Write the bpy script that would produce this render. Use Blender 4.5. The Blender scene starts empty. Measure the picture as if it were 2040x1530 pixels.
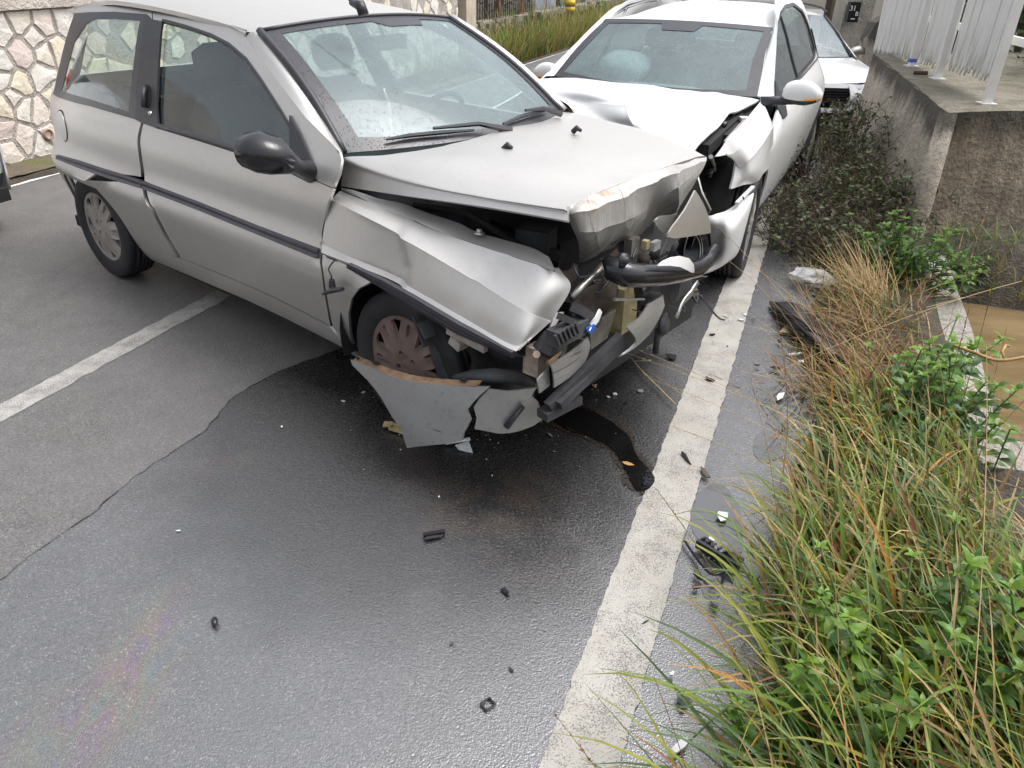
import bpy, bmesh, math, random
import numpy as np
from mathutils import Vector, Matrix, noise
from mathutils.geometry import delaunay_2d_cdt
R = math.radians
sc = bpy.context.scene
col = sc.collection
rnd = random.Random(7)

# ------------------------------------------------------------------ camera
CAM_H = 1.638
F_PX, PITCH, ROLL = 1501.8, 0.52188, 0.0226
_c, _s = math.cos(PITCH), math.sin(PITCH)
FWD = Vector((0, _c, -_s))
_r, _u = Vector((1, 0, 0)), Vector((0, _s, _c))
RIGHT = _r*math.cos(ROLL) + _u*math.sin(ROLL)
UP = _u*math.cos(ROLL) - _r*math.sin(ROLL)
EYE = Vector((0, 0, CAM_H))
cd = bpy.data.cameras.new('camera')
cam = bpy.data.objects.new('camera', cd)
col.objects.link(cam)
cam.matrix_world = Matrix(((RIGHT.x, UP.x, -FWD.x, 0), (RIGHT.y, UP.y, -FWD.y, 0), (RIGHT.z, UP.z, -FWD.z, CAM_H), (0, 0, 0, 1)))
cd.sensor_fit = 'HORIZONTAL'
cd.sensor_width = 36
cd.lens = F_PX/2040*36
cd.clip_start = 0.05
cd.clip_end = 600
sc.camera = cam

# ------------------------------------------------------------------ world, sun, exposure
SUN_EL, SUN_AZ = 62, 80          # azimuth clockwise from +Y; high on the right, veiled by cloud
w = bpy.data.worlds.new('World')
sc.world = w
w.use_nodes = True
nt = w.node_tree
nt.nodes.clear()
sky = nt.nodes.new('ShaderNodeTexSky')
sky.sky_type = 'NISHITA'
sky.sun_disc = False
sky.sun_elevation = R(SUN_EL)
sky.sun_rotation = R(SUN_AZ)
sky.air_density = 1.0
sky.dust_density = 4.0
sky.ozone_density = 1.0
hs = nt.nodes.new('ShaderNodeHueSaturation')
hs.inputs['Saturation'].default_value = 0.22
bg = nt.nodes.new('ShaderNodeBackground')
bg.inputs['Strength'].default_value = 0.15
wo = nt.nodes.new('ShaderNodeOutputWorld')
# overcast: luminance rises from the horizon to the zenith (CIE overcast law, softened)
tcs = nt.nodes.new('ShaderNodeTexCoord'); spx = nt.nodes.new('ShaderNodeSeparateXYZ'); nt.links.new(tcs.outputs['Generated'], spx.inputs[0])
mm = nt.nodes.new('ShaderNodeMath'); mm.operation = 'MULTIPLY_ADD'; mm.use_clamp = False
mxm = nt.nodes.new('ShaderNodeMath'); mxm.operation = 'MAXIMUM'; mxm.inputs[1].default_value = 0.0
nt.links.new(spx.outputs[2], mxm.inputs[0]); nt.links.new(mxm.outputs[0], mm.inputs[0]); mm.inputs[1].default_value = 0.95; mm.inputs[2].default_value = 0.60
vm = nt.nodes.new('ShaderNodeVectorMath'); vm.operation = 'SCALE'
nt.links.new(sky.outputs[0], hs.inputs['Color']); nt.links.new(hs.outputs[0], vm.inputs[0]); nt.links.new(mm.outputs[0], vm.inputs['Scale'])
nt.links.new(vm.outputs[0], bg.inputs['Color'])
nt.links.new(bg.outputs[0], wo.inputs['Surface'])
sd = bpy.data.lights.new('sun', 'SUN')
sd.energy = 0.6
sd.angle = R(35)
sd.color = (1, 0.97, 0.93)
so = bpy.data.objects.new('sun', sd)
col.objects.link(so)
_a, _e = R(SUN_AZ), R(SUN_EL)
so.rotation_euler = Vector((math.sin(_a)*math.cos(_e), math.cos(_a)*math.cos(_e), math.sin(_e))).to_track_quat('Z', 'Y').to_euler()
sc.view_settings.view_transform = 'Standard'
sc.view_settings.look = 'None'
sc.view_settings.exposure = 0.85
sc.view_settings.gamma = 1.0
sc.view_settings.use_curve_mapping = False
sc.cycles.max_bounces = 8
sc.cycles.transparent_max_bounces = 12
sc.cycles.caustics_reflective = False
sc.cycles.caustics_refractive = False

# ------------------------------------------------------------------ helpers: rays and frames
def ray(px, py):
    return FWD + RIGHT*((px-1020)/F_PX) - UP*((py-765)/F_PX)

class Frame:
    """a place on the ground with a heading; local x forward, y left, z up"""
    def __init__(s, x, y, th):
        s.o = Vector((x, y, 0)); s.c, s.s, s.th = math.cos(th), math.sin(th), th
        s.eye = s.loc(EYE)
    def loc(s, p):
        d = p - s.o
        return Vector((s.c*d.x+s.s*d.y, -s.s*d.x+s.c*d.y, d.z))
    def world(s, p):
        return s.o + Vector((s.c*p[0]-s.s*p[1], s.s*p[0]+s.c*p[1], p[2]))
    def dir(s, px, py):
        d = ray(px, py)
        return Vector((s.c*d.x+s.s*d.y, -s.s*d.x+s.c*d.y, d.z))
    def on(s, px, py, ax, val):
        d = s.dir(px, py)
        return s.eye + d*((val-s.eye[ax])/d[ax])
    def X(s, px, py, v): return s.on(px, py, 0, v)
    def Y(s, px, py, v): return s.on(px, py, 1, v)
    def Z(s, px, py, v): return s.on(px, py, 2, v)
    def side(s, px, py, fn, sign):
        """point of the flank y = sign*fn(x, z) under a pixel -> (x, z)"""
        d = s.dir(px, py)
        def t_at(y): return (y-s.eye.y)/d.y
        a, b = t_at(sign*0.98), t_at(sign*0.30)
        def g(t):
            p = s.eye+d*t
            return sign*p.y - fn(p.x, p.z)
        n, prev = 60, None
        for i in range(n+1):
            t = a+(b-a)*i/n
            v = g(t)
            if v <= 0:
                if prev is None: break
                lo, hi = a+(b-a)*(i-1)/n, t
                for _ in range(30):
                    m = (lo+hi)/2
                    if g(m) > 0: lo = m
                    else: hi = m
                t = hi
                break
            prev = v
        p = s.eye+d*t
        return (p.x, p.z)

GND = Frame(0, 0, 0)
ROAD_A = R(20.6)
RD = Vector((math.sin(ROAD_A), math.cos(ROAD_A), 0))     # along the road, away
RN = Vector((math.cos(ROAD_A), -math.sin(ROAD_A), 0))    # across the road, to the right
def road(n, s, z=0.0): return RN*n + RD*s + Vector((0, 0, z))
def ns(p): return p.dot(RN), p.dot(RD)
def gz(px, py, z=0.0):
    d = ray(px, py)
    return EYE + d*((z-CAM_H)/d.z)
def on_n(px, py, n):
    d = ray(px, py)
    return EYE + d*((n-EYE.dot(RN))/d.dot(RN))
def on_plane(px, py, p0, nrm):
    d = ray(px, py)
    return EYE + d*((p0-EYE).dot(nrm)/d.dot(nrm))

# ------------------------------------------------------------------ helpers: objects
def tag(o, label=None, cat=None, group=None, kind=None):
    if label: o['label'] = label
    if cat: o['category'] = cat
    if group: o['group'] = group
    if kind: o['kind'] = kind
    return o
def empty(name, loc, rz, label, cat, group=None):
    o = bpy.data.objects.new(name, None)
    o.empty_display_size = 0.1
    o.location = loc; o.rotation_euler = (0, 0, rz)
    col.objects.link(o)
    return tag(o, label, cat, group)
def link(name, verts, faces, m, parent=None, smooth=True, mats=None, fmats=None):
    me = bpy.data.meshes.new(name)
    me.from_pydata([tuple(v) for v in verts], [], faces)
    for k in (mats or [m]): me.materials.append(k)
    if fmats: me.polygons.foreach_set('material_index', fmats)
    me.polygons.foreach_set('use_smooth', [smooth]*len(me.polygons))
    me.validate(); me.update()
    o = bpy.data.objects.new(name, me)
    col.objects.link(o)
    if parent: o.parent = parent
    return o
def copy_tree(o, parent=None):
    c = o.copy(); col.objects.link(c)
    if parent: c.parent = parent
    for ch in list(o.children): copy_tree(ch, c)
    return c

class MB:
    """collects shapes and links them as one mesh object"""
    def __init__(s): s.v, s.f = [], []
    def add(s, vs, fs):
        b = len(s.v); s.v += [Vector(q) for q in vs]; s.f += [tuple(i+b for i in f) for f in fs]
        return s
    def box(s, c, size, rot=None, taper=1.0):
        x, y, z = size[0]/2, size[1]/2, size[2]/2
        q = [Vector((a*x*(taper if e > 0 else 1), b*y*(taper if e > 0 else 1), e*z)) for e in (-1, 1) for a, b in ((-1, -1), (1, -1), (1, 1), (-1, 1))]
        if rot is not None: q = [rot @ k for k in q]
        c = Vector(c)
        return s.add([k+c for k in q], [(0, 3, 2, 1), (4, 5, 6, 7), (0, 1, 5, 4), (1, 2, 6, 5), (2, 3, 7, 6), (3, 0, 4, 7)])
    def bar(s, a, b, w, h, up=(0, 0, 1)):
        a, b = Vector(a), Vector(b); d = (b-a).normalized(); u = Vector(up)
        if abs(d.dot(u)) > .95: u = Vector((1, 0, 0))
        l = u.cross(d).normalized(); u = d.cross(l)
        q = [p + l*(i*w/2) + u*(j*h/2) for p in (a, b) for i, j in ((-1, -1), (1, -1), (1, 1), (-1, 1))]
        return s.add(q, [(0, 1, 2, 3), (4, 7, 6, 5), (0, 4, 5, 1), (1, 5, 6, 2), (2, 6, 7, 3), (3, 7, 4, 0)])
    def tube(s, pts, r, seg=8, cap=True, flat=1.0):
        pts = [Vector(p) for p in pts]; n = len(pts)
        rs = r if isinstance(r, (list, tuple)) else [r]*n
        vs, fs = [], []
        ref = None
        for i, p in enumerate(pts):
            d = (pts[min(i+1, n-1)]-pts[max(i-1, 0)]).normalized()
            if ref is None:
                ref = Vector((0, 0, 1)) if abs(d.z) < .9 else Vector((1, 0, 0))
            a = d.cross(ref).normalized(); b = a.cross(d).normalized(); ref = b
            for k in range(seg):
                t = 2*math.pi*k/seg
                vs.append(p+a*math.cos(t)*rs[i]+b*math.sin(t)*rs[i]*flat)
        for i in range(n-1):
            for k in range(seg):
                k2 = (k+1) % seg
                fs.append((i*seg+k, i*seg+k2, (i+1)*seg+k2, (i+1)*seg+k))
        if cap:
            fs.append(tuple(range(seg))[::-1]); fs.append(tuple((n-1)*seg+k for k in range(seg)))
        return s.add(vs, fs)
    def lathe(s, prof, M, seg=24):
        """prof (r, h) around local z of matrix M"""
        vs, fs = [], []; n = len(prof)
        for k in range(seg):
            t = 2*math.pi*k/seg
            for r, h in prof: vs.append(M @ Vector((r*math.cos(t), r*math.sin(t), h)))
        for k in range(seg):
            k2 = (k+1) % seg
            for i in range(n-1): fs.append((k*n+i, k2*n+i, k2*n+i+1, k*n+i+1))
        return s.add(vs, fs)
    def prism(s, poly, th, M=None):
        """2D outline extruded by th in local z"""
        M = M or Matrix.Identity(4); n = len(poly)
        vs = [M @ Vector((p[0], p[1], z)) for z in (0, th) for p in poly]
        fs = [tuple(range(n))[::-1], tuple(range(n, 2*n))] + [(i, (i+1) % n, n+(i+1) % n, n+i) for i in range(n)]
        return s.add(vs, fs)
    def build(s, name, m, parent=None, smooth=False):
        return link(name, s.v, s.f, m, parent, smooth)

def inside(pts, poly):
    """vectorised even-odd test"""
    pts = np.asarray(pts, float); x, y = pts[:, 0], pts[:, 1]
    r = np.zeros(len(pts), bool); n = len(poly)
    for i in range(n):
        x1, y1 = poly[i]; x2, y2 = poly[(i+1) % n]
        if y1 == y2: continue
        c = ((y1 > y) != (y2 > y)) & (x < (x2-x1)*(y-y1)/(y2-y1)+x1)
        r ^= c
    return r
def densify(poly, step):
    out = []
    for i in range(len(poly)):
        a, b = Vector(poly[i]), Vector(poly[(i+1) % len(poly)])
        n = max(1, int(math.ceil((b-a).length/step)))
        out += [tuple(a+(b-a)*k/n) for k in range(n)]
    return out
def curve2(pts, n=6, closed=False):
    """Catmull-Rom through points of any dimension"""
    P = [Vector(p) for p in pts]; m = len(P); out = []
    for i in range(m if closed else m-1):
        if closed: a, b, c, d = P[(i-1) % m], P[i], P[(i+1) % m], P[(i+2) % m]
        else: a, b, c, d = (P[i-1] if i else P[0]*2-P[1]), P[i], P[i+1], (P[i+2] if i+2 < m else P[-1]*2-P[-2])
        for k in range(n):
            t = k/n
            out.append(0.5*(2*b+(c-a)*t+(2*a-5*b+4*c-d)*t*t+(3*b-3*c+d-a)*t**3))
    if not closed: out.append(P[-1])
    return out
def sheet(name, outer, fn, m, parent, out, step=.05, holes=(), thick=.012, smooth=True):
    """a panel: 2D outline meshed with an interior grid, mapped to 3D by fn, with a folded edge"""
    outer = [tuple(p)[:2] for p in outer]
    loops = [densify(outer, step)] + [densify([tuple(p)[:2] for p in h], step) for h in holes]
    vs, es = [], []
    for L in loops:
        b = len(vs); vs += L; es += [(b+i, b+(i+1) % len(L)) for i in range(len(L))]
    A = np.array(vs); lo, hi = A.min(0), A.max(0)
    gx, gy = np.meshgrid(np.arange(lo[0]+step/2, hi[0], step), np.arange(lo[1]+step/2, hi[1], step))
    G = np.stack([gx.ravel(), gy.ravel()], 1)
    if len(G):
        k = inside(G, loops[0])
        for L in loops[1:]: k &= ~inside(G, L)
        G = G[k]
        if len(G):
            D = np.min(np.linalg.norm(G[:, None, :]-A[None], axis=2), axis=1)
            vs += [tuple(q) for q in G[D > step*.45]]
    r = delaunay_2d_cdt([Vector(q) for q in vs], es, [], 0, 1e-7)
    V2, F = r[0], r[2]
    C = np.array([[sum(V2[i].x for i in f)/len(f), sum(V2[i].y for i in f)/len(f)] for f in F])
    k = inside(C, loops[0])
    for L in loops[1:]: k &= ~inside(C, L)
    F = [f for f, q in zip(F, k) if q]
    V = [Vector(fn(p.x, p.y)) for p in V2]
    return rimmed(name, V, F, m, parent, out, thick, smooth)
def rimmed(name, V, F, m, parent, out, thick, smooth=True):
    nrm = [Vector((0, 0, 0)) for _ in V]; tot = Vector((0, 0, 0))
    for f in F:
        a = (V[f[1]]-V[f[0]]).cross(V[f[2]]-V[f[0]])
        if len(f) == 4: a = (V[f[2]]-V[f[0]]).cross(V[f[3]]-V[f[1]])
        tot += a
        for i in f: nrm[i] += a
    if out is not None and tot.dot(Vector(out)) < 0:
        F = [tuple(reversed(f)) for f in F]; nrm = [-q for q in nrm]
    nrm = [q.normalized() if q.length > 0 else Vector((0, 0, 1)) for q in nrm]
    ec = {}
    for f in F:
        for i in range(len(f)):
            a, b = f[i], f[(i+1) % len(f)]
            ec[(min(a, b), max(a, b))] = None if (min(a, b), max(a, b)) in ec else (a, b)
    V = list(V); F = list(F)
    if thick:
        rim = {}
        for e in ec.values():
            if e is None: continue
            for i in e:
                if i not in rim:
                    rim[i] = len(V); V += [V[i].copy(), V[i]-nrm[i]*thick]
            a, b = e
            F.append((rim[a], rim[a]+1, rim[b]+1, rim[b]))
    used = sorted({i for f in F for i in f}); mp = {o: n for n, o in enumerate(used)}
    return link(name, [V[i] for i in used], [tuple(mp[i] for i in f) for f in F], m, parent, smooth)
def gpatch(name, rows, m, parent, out, n=6, thick=.01, disp=None, smooth=True):
    """control rows of 3D points -> smooth patch"""
    R1 = [curve2(r, n) for r in rows]
    cols = [curve2([r[j] for r in R1], n) for j in range(len(R1[0]))]
    nv = len(cols[0]); nu = len(cols)
    V = [cols[j][i] for j in range(nu) for i in range(nv)]
    if disp: V = [disp(p, (k//nv)/(nu-1), (k % nv)/(nv-1)) for k, p in enumerate(V)]
    F = [(j*nv+i, (j+1)*nv+i, (j+1)*nv+i+1, j*nv+i+1) for j in range(nu-1) for i in range(nv-1)]
    return rimmed(name, V, F, m, parent, out, thick, smooth)
def facet(rows, ri=(), ci=(), eps=.12):
    """tighten the control net either side of the given rows and columns, so that they read as creases"""
    out = []
    for k, r in enumerate(rows):
        if k in ri and k > 0: out.append([a.lerp(b, 1-eps) for a, b in zip(rows[k-1], r)])
        out.append(list(r))
        if k in ri and k < len(rows)-1: out.append([a.lerp(b, eps) for a, b in zip(r, rows[k+1])])
    if not ci: return out
    return [list(c) for c in zip(*facet([list(c) for c in zip(*out)], ci, (), eps))]
def interp(xs, ys):
    """monotone-ish smooth 1D interpolation"""
    xs, ys = list(xs), list(ys); n = len(xs)
    d = [(ys[i+1]-ys[i])/(xs[i+1]-xs[i]) for i in range(n-1)]
    t = [d[0]]+[0 if d[i-1]*d[i] <= 0 else 2*d[i-1]*d[i]/(d[i-1]+d[i]) for i in range(1, n-1)]+[d[-1]]
    def f(x):
        if x <= xs[0]: return ys[0]+(x-xs[0])*t[0]
        if x >= xs[-1]: return ys[-1]+(x-xs[-1])*t[-1]
        i = 0
        while x > xs[i+1]: i += 1
        h = xs[i+1]-xs[i]; u = (x-xs[i])/h
        return (2*u**3-3*u*u+1)*ys[i]+(u**3-2*u*u+u)*h*t[i]+(3*u*u-2*u**3)*ys[i+1]+(u**3-u*u)*h*t[i+1]
    return f
def nz(p, s, seed=0): return noise.noise(Vector((p[0]*s+seed*13.7, p[1]*s-seed*7.1, p[2]*s+seed*3.3)))

# ------------------------------------------------------------------ helpers: materials
class NT:
    def __init__(s, name):
        s.m = bpy.data.materials.new(name); s.m.use_nodes = True
        s.t = s.m.node_tree; s.t.nodes.clear()
        s.out = s.n('ShaderNodeOutputMaterial')
        s.tc = None
    def n(s, typ, **kw):
        q = s.t.nodes.new(typ)
        for k, v in kw.items(): setattr(q, k, v)
        return q
    def put(s, sock, val):
        if isinstance(val, bpy.types.NodeSocket): s.t.links.new(val, sock)
        elif isinstance(val, (tuple, list)) and len(val) == 3 and sock.type == 'RGBA': sock.default_value = (*val, 1)
        else: sock.default_value = val
    def coord(s, kind='Object'):
        if s.tc is None: s.tc = s.n('ShaderNodeTexCoord')
        return s.tc.outputs[kind]
    def pos(s): return s.n('ShaderNodeNewGeometry').outputs['Position']
    def scaled(s, vec, sx, sy, sz, rz=0.0):
        q = s.n('ShaderNodeMapping'); s.put(q.inputs['Vector'], vec)
        q.inputs['Scale'].default_value = (sx, sy, sz); q.inputs['Rotation'].default_value = (0, 0, rz)
        return q.outputs[0]
    def noise(s, vec, scale, detail=4, rough=.55, dist=0.0):
        q = s.n('ShaderNodeTexNoise'); s.put(q.inputs['Vector'], vec)
        q.inputs['Scale'].default_value = scale; q.inputs['Detail'].default_value = detail
        q.inputs['Roughness'].default_value = rough; q.inputs['Distortion'].default_value = dist
        return q.outputs['Fac']
    def voro(s, vec, scale, feat='F1', out='Distance', rand=1.0):
        q = s.n('ShaderNodeTexVoronoi', feature=feat); s.put(q.inputs['Vector'], vec)
        q.inputs['Scale'].default_value = scale; q.inputs['Randomness'].default_value = rand
        return q.outputs[out]
    def ramp(s, fac, stops, interp='LINEAR'):
        q = s.n('ShaderNodeValToRGB'); s.put(q.inputs[0], fac); q.color_ramp.interpolation = interp
        e = q.color_ramp.elements
        while len(e) < len(stops): e.new(0.5)
        for k, (p, c) in zip(e, stops):
            k.position = p; k.color = (c, c, c, 1) if isinstance(c, (int, float)) else (*c, 1)
        return q.outputs[0]
    def math(s, op, a, b=0.5, clamp=False):
        q = s.n('ShaderNodeMath', operation=op); q.use_clamp = clamp
        s.put(q.inputs[0], a); s.put(q.inputs[1], b)
        return q.outputs[0]
    def mix(s, fac, a, b, blend='MIX'):
        q = s.n('ShaderNodeMix', data_type='RGBA', blend_type=blend)
        s.put(q.inputs[0], fac); s.put(q.inputs[6], a); s.put(q.inputs[7], b)
        return q.outputs[2]
    def bump(s, h, strength=.3, dist=.01, normal=None):
        q = s.n('ShaderNodeBump'); s.put(q.inputs['Height'], h)
        q.inputs['Strength'].default_value = strength; q.inputs['Distance'].default_value = dist
        if normal is not None: s.put(q.inputs['Normal'], normal)
        return q.outputs[0]
    def bsdf(s, **kw):
        q = s.n('ShaderNodeBsdfPrincipled')
        for k, v in kw.items(): s.put(q.inputs[k.replace('_', ' ')], v)
        return q.outputs[0]
    def done(s, sh):
        s.t.links.new(sh, s.out.inputs['Surface']); return s.m
def simple(name, c, rough=.5, metal=0.0, var=.15, vs=8.0, bs=0.0, bscale=60.0, coat=0.0, bd=.004):
    t = NT(name); o = t.coord()
    n = t.noise(o, vs, 5)
    lo, hi = tuple(k*(1-var) for k in c), tuple(min(1, k*(1+var)) for k in c)
    cc = t.mix(t.ramp(n, [(.3, 0), (.7, 1)]), lo, hi)
    kw = dict(Base_Color=cc, Roughness=rough, Metallic=metal)
    if coat: kw['Coat_Weight'] = coat; kw['Coat_Roughness'] = .08
    if bs: kw['Normal'] = t.bump(t.noise(o, bscale, 3), bs, bd)
    return t.done(t.bsdf(**kw))
# ================================================================== materials of the place
def asphalt(name, base, wet, grain=1.0, stain=False, oil=False):
    t = NT(name); p = t.pos()
    st = t.voro(p, 230*grain, out='Color'); sd = t.voro(p, 230*grain)
    sep = t.n('ShaderNodeSeparateColor'); t.put(sep.inputs[0], st)
    big = t.noise(p, .9, 4); mid = t.noise(p, 7, 5); fine = t.noise(p, 120, 4)
    lo = tuple(k*.6 for k in base); hi = tuple(min(1, k*1.5) for k in base)
    c = t.mix(t.ramp(sep.outputs[0], [(.15, 0), (.8, 1)]), lo, hi)
    c = t.mix(t.ramp(sep.outputs[1], [(.94, 0), (.98, .45)]), c, (.42, .40, .38))        # pale chips
    c = t.mix(t.math('MULTIPLY', t.ramp(mid, [(.35, 0), (.7, 1)]), .35), c, tuple(k*.55 for k in base))
    c = t.mix(t.math('MULTIPLY', t.ramp(big, [(.4, 0), (.62, 1)]), .3), c, tuple(k*1.35 for k in base))
    wetf = t.math('ADD', wet, t.math('MULTIPLY', t.math('SUBTRACT', t.noise(p, 2.2, 5, .6, .4), .5), .9))
    wetf = t.math('MAXIMUM', t.math('MINIMUM', wetf, 1.0), 0.0)
    rough = .60
    ior = 1.5
    if stain:
        def blob(px, py, rx, ry, ang, z=0.0, edge=.55):
            g = gz(px, py); mp = t.n('ShaderNodeMapping', vector_type='TEXTURE')
            wob = t.n('ShaderNodeVectorMath', operation='ADD'); t.put(wob.inputs[0], p)
            nn = t.n('ShaderNodeTexNoise'); nn.inputs['Scale'].default_value = 2.6; nn.inputs['Detail'].default_value = 5; t.put(nn.inputs['Vector'], p)
            sc_ = t.n('ShaderNodeVectorMath', operation='MULTIPLY_ADD'); t.put(sc_.inputs[0], nn.outputs['Color'])
            sc_.inputs[1].default_value = (.6, .6, 0); sc_.inputs[2].default_value = (-.3, -.3, 0)
            t.put(wob.inputs[1], sc_.outputs[0])
            t.put(mp.inputs['Vector'], wob.outputs[0])
            mp.inputs['Location'].default_value = (g.x, g.y, 0); mp.inputs['Rotation'].default_value = (0, 0, ang)
            mp.inputs['Scale'].default_value = (rx, ry, 9)
            ln = t.n('ShaderNodeVectorMath', operation='LENGTH'); t.put(ln.inputs[0], mp.outputs[0])
            return t.ramp(ln.outputs['Value'], [(edge, 1), (1.0, 0)])
        s1 = blob(880, 900, 1.15, .95, .3, edge=.7)
        s2 = blob(1010, 1110, .40, .46, .2)
        s3 = blob(640, 800, .9, .75, -.2)
        s = t.math('MAXIMUM', t.math('MAXIMUM', s1, s2), t.math('MULTIPLY', s3, .9))
        c = t.mix(t.math('MULTIPLY', s, .9), c, (.009, .008, .008))
        br = t.math('MULTIPLY', blob(960, 1030, .32, .42, .1, edge=.2), t.ramp(t.noise(p, 5, 4, .6, 1.2), [(.42, 0), (.66, 1)]))
        c = t.mix(t.math('MULTIPLY', br, .55), c, (.085, .058, .038))
        wetf = t.math('MAXIMUM', wetf, t.math('MULTIPLY', s, .75))
    film = t.math('MULTIPLY', wetf, t.ramp(fine, [(.25, .35), (.55, 1)]))
    c = t.mix(t.math('MULTIPLY', wetf, .30), c, tuple(k*.3 for k in base))
    rgh = t.math('SUBTRACT', rough, t.math('MULTIPLY', film, .42))
    h = t.math('ADD', t.math('MULTIPLY', sd, -.6), t.math('MULTIPLY', fine, .7))
    strg = t.n('ShaderNodeBump'); t.put(strg.inputs['Height'], h); strg.inputs['Distance'].default_value = .006
    t.put(strg.inputs['Strength'], t.math('SUBTRACT', .80, t.math('MULTIPLY', wetf, .52)))
    kw = dict(Base_Color=c, Roughness=rgh, Normal=strg.outputs[0], IOR=t.math('ADD', 1.42, t.math('MULTIPLY', wetf, 1.1)))
    if oil:
        def band(px, py, rx, ry, ang):
            g = gz(px, py); mp = t.n('ShaderNodeMapping', vector_type='TEXTURE'); t.put(mp.inputs['Vector'], p)
            mp.inputs['Location'].default_value = (g.x, g.y, 0); mp.inputs['Rotation'].default_value = (0, 0, ang); mp.inputs['Scale'].default_value = (rx, ry, 9)
            ln = t.n('ShaderNodeVectorMath', operation='LENGTH'); t.put(ln.inputs[0], mp.outputs[0])
            return t.ramp(ln.outputs['Value'], [(.3, 1), (1.0, 0)])
        f = t.math('MAXIMUM', t.math('MAXIMUM', band(270, 1330, .13, .36, .1), t.math('MULTIPLY', band(120, 1480, .28, .2, .0), .6)), t.math('MULTIPLY', band(450, 930, .2, .09, .5), .35))
        hue = t.noise(t.scaled(p, 2.2, .8, 1, .2), 5.5, 3, .5, .5)
        film_c = t.ramp(hue, [(.30, (.25, .32, .55)), (.40, (.30, .55, .50)), (.48, (.62, .60, .28)), (.55, (.75, .42, .22)), (.62, (.68, .25, .48)), (.70, (.38, .25, .62))])
        m = t.math('MULTIPLY', f, t.ramp(t.noise(p, 9, 4, .6), [(.3, .2), (.6, 1)]))
        kw['Base_Color'] = t.mix(t.math('MULTIPLY', m, .07), c, film_c)
        kw['Specular_Tint'] = t.mix(m, (1, 1, 1), t.mix(.72, film_c, (1, 1, 1)))
    return t.done(t.bsdf(**kw))

m_road = asphalt('old_asphalt', (.108, .104, .102), .30)
m_patch = asphalt('wet_asphalt', (.070, .069, .072), .95, 1.0, True, True)
m_shoulder = asphalt('shoulder_asphalt', (.06, .06, .064), 1.1, .9)

def paint(name, c, wear, soft=0.0, tint=None):
    t = NT(name); p = t.pos()
    n = t.noise(p, 230, 3, .6); n2 = t.noise(p, 11, 4, .6); n3 = t.noise(p, 1.6, 3)
    k = t.math('ADD', t.math('MULTIPLY', n, .62), t.math('ADD', t.math('MULTIPLY', n2, .26), t.math('MULTIPLY', n3, .12)))
    holes = t.ramp(k, [(wear-.035, 1), (wear+.035, 0)])
    dirt = t.ramp(t.noise(p, 5, 5, .6), [(.35, 0), (.75, 1)])
    cc = t.mix(t.math('MULTIPLY', dirt, .45), c, tuple(q*f for q, f in zip(c, (.78, .70, .62))))
    cc = t.mix(holes, cc, (.17, .16, .15))
    b = t.bump(t.math('SUBTRACT', n, t.math('MULTIPLY', holes, .5)), .5, .004)
    sh = t.bsdf(Base_Color=cc, Roughness=.55, Normal=b)
    if soft:
        tr = t.n('ShaderNodeBsdfTransparent'); mx = t.n('ShaderNodeMixShader')
        t.put(mx.inputs[0], t.math('MULTIPLY', t.ramp(k, [(soft-.08, 0), (soft+.08, 1)]), .75)); t.put(mx.inputs[1], tr.outputs[0]); t.put(mx.inputs[2], sh)
        return t.done(mx.outputs[0])
    return t.done(sh)
m_line = paint('road_paint', (.40, .385, .355), .45)
m_line_old = paint('worn_road_paint', (.52, .51, .49), .42, .45)
m_line_far = paint('clean_road_paint', (.74, .74, .73), .36)

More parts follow.
